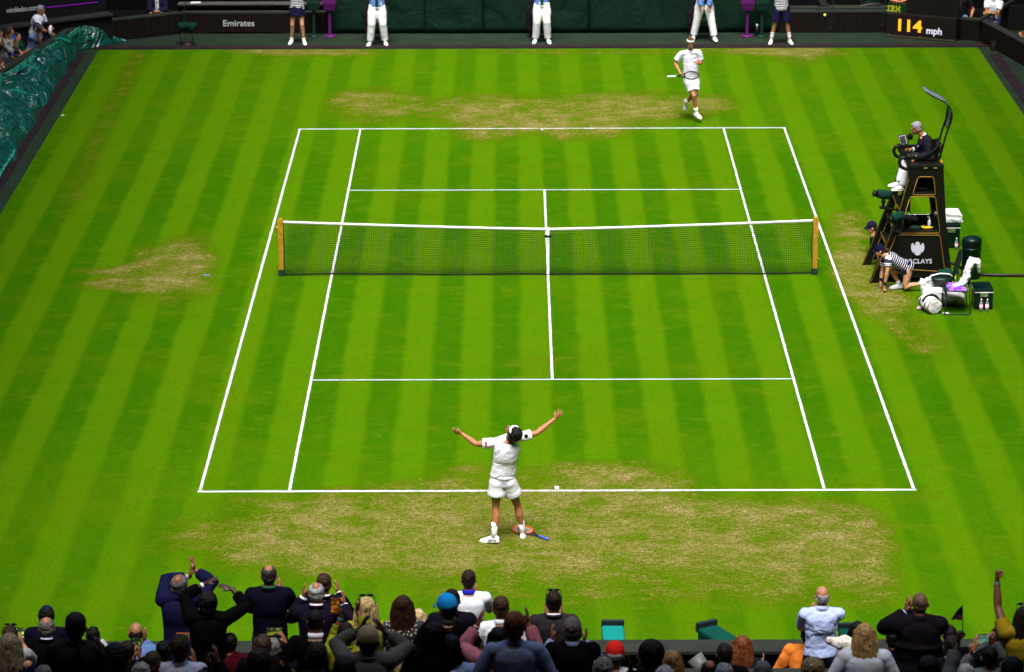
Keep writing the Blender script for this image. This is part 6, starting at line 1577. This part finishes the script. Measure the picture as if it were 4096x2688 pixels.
# --- raised arms pair
o, J = C('balding man in a navy blue suit clapping both hands high above his head', 1, (417, 1336), 42, dict(skin=SK2, hair=('spot', GR), crown=True, glasses=1, top=('suit', (0.0056, 0.0064, 0.03)), cuff=.8, bands=(('L', (.3, .3, .32), .02),)), wl=(441, 1340, .32), wr=(452, 1325, .36), hL=V((.25, .1, 1)), hR=V((-.15, .1, 1)), hi=(-X * 1.0 + Z * .2 + Y * .3, X * 1.0 + Z * .1 + Y * .4), s=1.05, lean=.1, shrug=.05, hroll=.05, hyaw=-.2, hp=.1)
C('person in black waving both arms overhead, a silver watch on the left wrist', 3, (483, 1377), 44, dict(skin=SK4, hair=('curly', BK), top=('suit', BLK), cuff=.72, bands=(('L', (.6, .62, .62), .03),)), wl=(476, 1357, .3), wr=(540, 1369, .3), hL=V((.75, .1, .42)), hR=V((-1., .1, .35)), hi=(-X * 1.2 - Z * .1, X * 1.2 - Z * .4), s=1.0, shrug=.04)
C('tall man in a navy suit with a green lanyard, grey flecked hair, left of centre', 0, (625, 1312), 40, dict(skin=SK1, hair=('spot', (0.022, 0.02, 0.0192)), crown=True, lanyard=(.01, .10, .05), top=('suit', SU)), wr=(655, 1372, .35), hR=V((-.2, .1, 1)), s=1.08, wl=(612, 1400, .4))
C('silver haired man with bald crown in a dark suit, hands spread beside his head', 1, (735, 1352), 40, dict(skin=SK1, hair=('spot', (0.264, 0.264, 0.264)), crown=True, collar=(.6, .6, .66), top=('suit', (0.0064, 0.0048, 0.0112)), cuffs=(.6, .6, .62), bands=(('L', (.3, .45, .35), .04),)), wl=(706, 1387, .25), wr=(800, 1405, .3), hL=V((.0, .1, 1)), hR=V((-.05, .1, 1)), s=1.08)
C('brown haired young man in navy suit clapping, partly behind the silver haired man', 0, (753, 1334), 38, dict(skin=SK1, hair=('quiff', (0.028, 0.014, 0.0072)), collar=(.7, .7, .74), cuffs=(.75, .75, .78), top=('suit', SU)), wr=(786, 1378, .35), wl=(737, 1362, .45), hR=V((-.1, .1, 1)), s=1.03)
C('dark haired man in a black polo with a pale collar', 4, (733, 1414), 41, dict(skin=SK2, hair=('short', BK), collar=(.55, .56, .6), top=('polo', BLK)), s=1.12)
C('woman in a yellow green jacket raising one bare forearm, at the left of the blonde', 6, (803, 1450), 44, dict(skin=SK2, hair=('short', DB), top=('jacket', (0.27, 0.285, 0.015)), cuff=.2, bands=(('L', (.05, .3, .2), .02),)), wl=(793, 1432, .25), wr=(829, 1418, .3), hL=V((-.25, .1, 1)), hR=V((.3, .1, .8)), hi=(-X * .3 - Z, X - Z * .5), s=.9)
phone('upright phone with an orange glowing screen in a raised hand', AY(779, 1407, Y0 - DR * 5 + .2), .085, .165, PA, PU_, sc=(.12, .035, .004), c2=(.4, .16, .02), e=.1, s=11.)
C('grey haired man holding a phone sideways, beside a brown head', 3, (633, 1483), 40, dict(skin=SK1, hair=('short', (0.12, 0.114, 0.102)), collar=(.4, .4, .4), top=('suit', (0.0048, 0.0048, 0.008))), wr=(664, 1496, .3), hR=V((-.35, .1, 1)), s=1.0)
C('brown haired man right behind the grey haired one with the sideways phone', 4, (611, 1476), 43, dict(skin=SK1, hair=('short', (0.036, 0.022, 0.012)), top=('suit', BLK)), s=1.0)
phone('phone held sideways filming the court, in front of the navy suit', AY(638, 1468, Y0 - DR * 3 + .35), .165, .085, PA, PU_, s=11., c2=(.2, .25, .02), e=.08)
C('spectator with tousled dark brown hair at the bottom, in front of the sideways phone', 9, (603, 1512), 58, dict(skin=SK1, hair=('curly', (0.018, 0.0096, 0.0056)), top=('tee', BLK)), s=1.0)
C('spectator with sleek dark brown hair at the bottom, below the black polo', 9, (737, 1497), 60, dict(skin=SK1, hair=('short', (0.016, 0.008, 0.004)), top=('tee', DKG)), s=1.0)
C('dark haired spectator in a burgundy sleeve holding up a blue edged phone', 3, (535, 1471), 34, dict(skin=SK1, hair=('short', BK), top=('sweater', (0.036, 0.0024, 0.0048))), wr=(548, 1526, .25), hR=V((-.1, .1, 1)), s=.92)
phone('upright phone in a blue case beside the person waving in black', AY(537, 1492, Y0 - DR * 3 + .35), .085, .165, PA, PU_, c=(.03, .12, .6), s=11., e=.12)
C('spectator clapping at the bottom edge between the brown head and the blue phone, head low', 10, (470, 1558), 46, dict(skin=SK2, hair=('short', BK), top=('suit', (0.0048, 0.004, 0.008))), wl=(487, 1553, .2), wr=(504, 1535, .3), s=.95, hL=V((-.1, .1, 1)), hR=V((-.1, .1, 1)))
# --- centre block
C('woman with long blonde hair and sunglasses pushed up', 4, (851, 1392), 50, dict(skin=SK1, hair=('long', (0.44, 0.32, 0.128)), hairlen=.33, sunglasses=1, top=('jacket', (0.3, 0.3, 0.0225))), s=.95)
C('spectator in a beige flat cap with both arms raised in grey sleeves', 9, (855, 1462), 58, dict(skin=SK4, hair=('crew', BK), cap=(.30, .24, .13), flatcap=1, top=('jacket', (0.1054, 0.0992, 0.0806)), cuff=.75), wl=(838, 1462, .3), wr=(893, 1468, .3), hL=V((.45, .1, .9)), hR=V((-.55, .1, .9)), hi=(-X * 1.2 - Z * .4, X * 1.2 - Z * .4), s=1.0, shrug=.03)
C('woman with long dark auburn hair in a black and cream floral dress', 4, (936, 1386), 47, dict(skin=SK1, hair=('long', (0.028, 0.0096, 0.0048)), hairlen=.34, top=('dress', mat('floral'))), s=1.02)
C('blonde spectator peeking out behind the floral dress', 1, (973, 1416), 34, dict(skin=SK3, hair=('long', (0.4, 0.304, 0.144)), hairlen=.25, top=('tee', (0.3, 0.2625, 0.225))), s=.85)
C('small blonde head at the bottom, in front of the floral dress', 5, (941, 1518), 28, dict(skin=SK3, hair=('bob', (0.32, 0.224, 0.096)), top=('tee', DKG)), s=.75)
C('man in a bright blue cap and black polo with yellow collar trim', 5, (1034, 1386), 50, dict(skin=SK2, hair=('crew', BK), cap=(.008, .22, .52), collar=(.02, .02, .015), top=('polo', BLK)), s=1.05, hyaw=.6, hroll=-.12)
C('dark haired man in a navy jacket half hidden behind the blue cap', 2, (1050, 1371), 42, dict(skin=SK1, hair=('short', BK), top=('suit', (0.0056, 0.0044, 0.0096))), s=1.02)
C('man in a white polo with a royal blue collar, clapping in the front row', 0, (1089, 1324), 37, dict(skin=SK1, hair=('short', (0.014, 0.008, 0.0048)), collar=(.012, .02, .42), top=('polo', (0.684, 0.722, 0.779))), wr=(1110, 1386, .35), wl=(1098, 1392, .35), hR=V((-.1, .1, 1)), s=1.03)
C('brown haired man in a plain white shirt, centre', 3, (1164, 1387), 42, dict(skin=SK1, hair=('quiff', (0.036, 0.0168, 0.0072)), collar=(.75, .76, .82), top=('polo', (0.722, 0.7315, 0.779))), s=1.05)
C('long dark haired woman in a pink cardigan with both hands up', 7, (1158, 1456), 46, dict(skin=SK2, hair=('long', (0.0056, 0.0044, 0.0044)), top=('sweater', (0.375, 0.1275, 0.15)), cuff=.8, bands=(('L', (.6, .5, .35), .015),)), wl=(1111, 1452, .3), wr=(1226, 1446, .3), hL=V((.3, .1, 1)), hR=V((-.02, .1, 1)), hi=(-X - Z * .9, X - Z * .9), s=1.0)
C('auburn haired man in a light blue shirt at the bottom centre', 9, (1196, 1424), 57, dict(skin=SK2, hair=('short', (0.12, 0.039, 0.0072)), collar=(.16, .2, .32), top=('shirt', (0.1913, 0.2363, 0.3712))), s=1.06)
C('black haired man in a pale blue shirt at the bottom, left of the auburn man', 8, (1048, 1477), 50, dict(skin=SK4, hair=('short', BK), collar=(.22, .26, .42), top=('shirt', (0.225, 0.2812, 0.4725))), s=1.04)
C('person in near black holding one hand up, left of the pale blue shirt', 8, (1010, 1449), 46, dict(skin=SK4, hair=('afro', (0.0048, 0.0024, 0.002)), top=('suit', (0.0024, 0.0016, 0.0016))), wr=(1028, 1478, .3), hR=V((.9, .1, .6)), s=1.0)
C('dark haired man in a brown grey suit with sunglasses pushed up on his head', 2, (1287, 1373), 41, dict(skin=SK1, hair=('short', (0.012, 0.0056, 0.004)), sunglasses=1, collar=(.6, .6, .62), cuffs=(.5, .52, .56), top=('suit', (0.0208, 0.0172, 0.0172))), wl=(1267, 1436, .3), wr=(1306, 1434, .35), hL=V((.05, .1, 1)), hR=V((-.05, .1, 1)), s=1.07)
C('grey haired man in a black waistcoat with pale blue sleeves, hands held apart', 6, (1330, 1434), 47, dict(skin=SK1, hair=('short', (0.078, 0.075, 0.072)), collar=(.2, .26, .42), top=('vest', (0.0024, 0.0024, 0.0036)), sleevecol=(.22, .3, .5)), wl=(1285, 1486, .3), wr=(1357, 1492, .35), hL=V((-.1, .1, 1)), hR=V((.25, .1, 1)), hi=(-X * .6 - Z, X * .8 - Z), s=1.04)
o, J = C('spectator in a red and white mesh cap at the bottom edge', 6, (1430, 1497), 47, dict(skin=SK1, hair=('crew', BR), cap=(.72, .02, .015), top=('tee', (0.57, 0.57, 0.57))), s=.95, yaw=-.1)
H_, hu_, hf_ = J['H'], J['hu'].normalized(), J['hf'].normalized(); hr_ = hf_.cross(hu_)
MB().ell(H_ - hf_ * .052 + hu_ * .028, (.084, .078, .074), (hr_, hf_, hu_)).build('cap_mesh_back', mat('cloth', (.55, .57, .6)), o, remesh=.008, it=1)
C('spectator with curly grey hair left of the red cap', 8, (1402, 1531), 46, dict(skin=SK1, hair=('curly', (0.162, 0.15, 0.126)), top=('tee', (0.062, 0.0496, 0.031))), s=.9)
C('spectator with thick dark brown hair clapping right of the red cap', 8, (1514, 1495), 60, dict(skin=SK4, hair=('afro', (0.0088, 0.0044, 0.0032)), top=('tee', BLK)), wl=(1467, 1556, .3), wr=(1486, 1560, .3), hL=V((-.3, .1, 1)), hR=V((0, .1, 1)), s=1.0)
C('blonde woman with straight golden hair at the bottom', 7, (1562, 1514), 46, dict(skin=SK1, hair=('long', (0.24, 0.136, 0.044)), top=('tee', DKG)), s=.9)
C('spectator with white hair just showing at the bottom, before the golden hair', 10, (1545, 1550), 40, dict(skin=SK3, hair=('curly', (0.4, 0.384, 0.336)), top=('tee', DKG)), s=.85)
p = AY(1622, 1549, -23.6); g = thing('grey_cylinder', 'short slanting grey cylinder standing behind the near wall', 'post', V((p.x, -23.6, F0)))
MB().chain([(p.x + .06, -23.62, F0), (p.x + .04, -23.6, p.z), (p.x - .04, -23.55, AY(1620, 1527, -23.55).z)], .1, 24, False).build('post', mat('paint', (.10, .115, .10)), g, True)
C('balding dark haired man at the bottom, right of the grey cylinder', 8, (1649, 1534), 44, dict(skin=SK1, hair=('spot', (0.012, 0.0072, 0.0048)), crown=True, top=('tee', BLK)), s=.95)
C('dark brown haired man seated left of the auburn woman', 5, (1684, 1496), 41, dict(skin=SK1, hair=('short', (0.014, 0.0088, 0.0052)), collar=(.5, .5, .5), top=('suit', BLK)), s=.95)
o, J = C('auburn haired woman in navy with a white strap across her back', 0, (1725, 1481), 43, dict(skin=SK3, hair=('bob', (0.096, 0.027, 0.0084)), hairlen=.24, top=('tee', (0.0072, 0.0072, 0.014))), wr=(1768, 1546, .25), hR=V((.3, .1, .8)), s=.95)
N_ = J['N']; MB().chain([N_ + V((.14, -.11, -.08)), N_ + V((.06, -.155, -.2)), N_ + V((-.04, -.165, -.34)), N_ + V((-.12, -.16, -.5))], .016, 8, True, .35, X).build('strap', mat('cloth', (.75, .76, .8)), o, True)
C('grey haired spectator at the bottom, below the dark brown haired man', 9, (1683, 1545), 48, dict(skin=SK1, hair=('short', (0.24, 0.232, 0.224)), top=('tee', DKG)), s=.9)
C('grey haired spectator at the bottom right of the auburn woman', 8, (1773, 1539), 46, dict(skin=SK1, hair=('short', (0.102, 0.102, 0.102)), top=('tee', DKG)), s=.9)
# --- right block
C('person in a bright orange sweater bending forward behind the blue shirt', 0, (1879, 1452), 36, dict(skin=SK1, hair=('short', BR), top=('sweater', (0.684, 0.19, 0.0285)), fold=.03), s=1.05, lean=.25, yaw=-.15, dy=.12, shrug=.02)
C('tall bald man in a crisp pale blue shirt and dark belt standing at right', 0, (1910, 1361), 37, dict(skin=SK3, hair=('bald', (0.264, 0.248, 0.24)), glasses=1, collar=(.38, .46, .68), top=('shirt', mat('cloth', (.38, .46, .74), folds=1)), hem=-.0, flare=.06, bottom=('trousers', (.012, .012, .022)), fold=.034), wl=(1886, 1430, .38), wr=(1893, 1440, .4), hL=V((.05, .1, 1)), hR=V((-.2, .1, 1)), s=1.03, hyaw=.15, dy=-.1)
C('spectator with curly blonde hair at the bottom right of the orange sweater', 9, (1888, 1535), 54, dict(skin=SK3, hair=('curly', (0.304, 0.216, 0.096)), top=('tee', (0.124, 0.062, 0.0496))), s=.9)
C('man with thinning dark hair bending low before the blue shirt', 0, (1944, 1511), 40, dict(skin=SK1, hair=('spot', (0.014, 0.012, 0.012)), crown=True, top=('shirt', (0.1116, 0.1674, 0.2604))), s=.95, dy=-.12)
C('black haired woman seated in front row beside the green covered box', 0, (1993, 1445), 36, dict(skin=SK2, hair=('long', BK), top=('tee', (0.004, 0.024, 0.018))), s=.9, dy=.1)
C('woman with a blonde bob and pale grey jacket', 5, (2010, 1451), 52, dict(skin=SK3, hair=('bob', (0.288, 0.176, 0.064)), hairlen=.25, top=('jacket', (0.405, 0.4387, 0.495)), flare=0), s=1.05)
p = AY(1958, 1498, Y0 - DR * 3.2); mb = MB(); mb.chain([p + V((-.12, 0, .05)), p + V((0, 0, .02)), p + V((.14, -.05, -.03)), p + V((.2, -.05, -.14)), p + V((.18, -.05, -.3))], [.05, .085, .075, .06, .05], 12)
tag(mb.build('white_sweater', mat('cloth', (.68, .66, .58)), None, remesh=.012, disp=(.09, .07)), 'cream white sweater held up left of the blonde bob', 'clothing')
C('heavily built man in a dark hooded coat with hands clapped beside his cropped head', 3, (2138, 1375), 43, dict(skin=SK2, hair=('crew', (0.096, 0.06, 0.036)), crown=False, top=('coat', (0.0056, 0.0044, 0.0064)), cuffs=(.3, .42, .6), cuffside='L', fat=1.25, fold=.03), wl=(2104, 1425, .35), wr=(2114, 1420, .4), hL=V((.12, .1, 1)), hR=V((-.05, .1, 1)), hi=(-X - Z * .6, X * .3 - Z), s=1.12)
C('dark navy clad spectator leaning behind the hooded coat', 1, (2075, 1462), 36, dict(skin=SK1, hair=('short', BK), top=('suit', (0.0032, 0.0036, 0.0088))), s=1.0, lean=.25)
C('white haired spectator at the bottom waving a small flag', 8, (2246, 1541), 40, dict(skin=SK4, hair=('short', (0.4, 0.392, 0.352)), top=('sweater', (0.0868, 0.093, 0.0868)), cuff=.5), wl=(2229, 1481, .3), hL=V((.1, .1, 1)), curl=1.3, hi=(-X * .7 - Z, X - Z), s=1.0)
fp_ = AY(2238, 1462, Y0 - DR * 8 + .35); fl_ = thing('hand_flag', 'small striped flag on a stick held up at right', 'flag', fp_)
MB().chain([fp_ - Z * .06, AY(2237, 1406, Y0 - DR * 8 + .35)], .004, 6).build('stick', mat('paint', (.02, .02, .02)), fl_, True)
A_, B_, C_ = AY(2236.5, 1409, Y0 - DR * 8 + .35), AY(2238, 1441, Y0 - DR * 8 + .35), AY(2209, 1441, Y0 - DR * 8 + .42)
vs, fs = [], []; n_ = 14
for i in range(n_ + 1):
    t_ = i / n_; a_ = A_.lerp(B_, t_); w_2 = (C_ - B_) * (t_ ** .8)
    for j in range(9): u_ = j / 8; vs.append(a_ + w_2 * u_ + Y * .012 * math.sin(u_ * 7 + t_ * 4))
for i in range(n_):
    for j in range(8): q_ = i * 9 + j; fs.append((q_, q_ + 1, q_ + 10, q_ + 9))
me_at = []
fm, t, b = newmat('flag_cloth'); a_n = t.nodes.new('ShaderNodeAttribute'); a_n.attribute_name = 'spine'
st_ = math_(t, 'LESS_THAN', math_(t, 'FRACT', math_(t, 'MULTIPLY', a_n.outputs['Fac'], 12.)), .5)
up_h = math_(t, 'LESS_THAN', a_n.outputs['Fac'], .56)
t.links.new(mix(t, up_h, mix(t, st_, (.28, .02, .03), (.35, .28, .3)), (.015, .015, .05)), b.inputs['Base Color'])
o = MB().add(vs, fs, [max(1e-4, i / n_) for i in range(n_ + 1) for j in range(9)]).build('flag_cloth', fm, fl_, True)
C('dark haired spectator in the second row, left of the flag hand', 2, (2207, 1453), 36, dict(skin=SK2, hair=('short', (0.0056, 0.004, 0.004)), top=('tee', BLK)), s=.95)
C('dark haired man with a pale collar, behind the flag arm', 4, (2212, 1477), 40, dict(skin=SK1, hair=('short', (0.008, 0.0056, 0.0048)), collar=(.4, .4, .42), top=('suit', (0.0048, 0.0048, 0.0088))), s=.98)
C('woman with long dark brown hair filming with a sideways phone at right', 3, (2325, 1453), 42, dict(skin=SK1, hair=('long', (0.012, 0.0056, 0.004)), top=('tee', (0.0048, 0.0048, 0.0056))), wl=(2264, 1506, .25), wr=(2303, 1503, .3), hL=V((.1, .1, 1)), hR=V((-.1, .1, 1)), s=.98, hyaw=.15)
phone('large phone held sideways near the right edge', AY(2288, 1485, Y0 - DR * 3 + .33), .19, .1, (X + Z * .12).normalized(), PU_, s=11., c2=(.1, .22, .14), sc=(.05, .1, .08), e=.15)
C('dark clad spectator with raised fists and a pale grey sleeve right of the flag', 6, (2300, 1502), 42, dict(skin=SK3, hair=('short', BK), top=('sweater', (0.0992, 0.1054, 0.1116))), wl=(2258, 1520, .25), wr=(2309, 1492, .3), hL=V((-.2, .1, 1)), hR=V((.1, .1, 1)), curl=1.3, s=.95)
C('spectator in a yellow T shirt at the right edge punching one fist up', 6, (2383, 1408), 46, dict(skin=SK2, hair=('long', (0.02, 0.0112, 0.0064)), top=('tee', (0.36, 0.2475, 0.01125)), slen=.5, sunglasses=1, bands=(('L', (.2, .2, .21), .03),)), wl=(2317, 1349, .3), hL=V((.04, .1, 1)), curl=1.35, hi=(-X * .25 + Y * .5 - Z * .3, X - Z), s=1.02, shrug=.05)
C('spectator with dark hair at the bottom edge below the hooded coat', 10, (2159, 1531), 58, dict(skin=SK4, hair=('short', (0.004, 0.0028, 0.0024)), top=('tee', BLK)), s=.95)
C('spectator with dark hair at the bottom right corner', 10, (2352, 1532), 56, dict(skin=SK4, hair=('short', BK), top=('tee', BLK)), s=.95)
C('spectator with reddish dark hair at the bottom edge, left of the flat cap', 10, (800, 1530), 58, dict(skin=SK4, hair=('short', (0.012, 0.0056, 0.0032)), top=('tee', (0.225, 0.225, 0.015))), s=.95)
# colourful trim on the blue cap man's collar
# ================================================================ tidy
for o in list(bpy.data.objects):
    if '_o' in o: del o['_o']
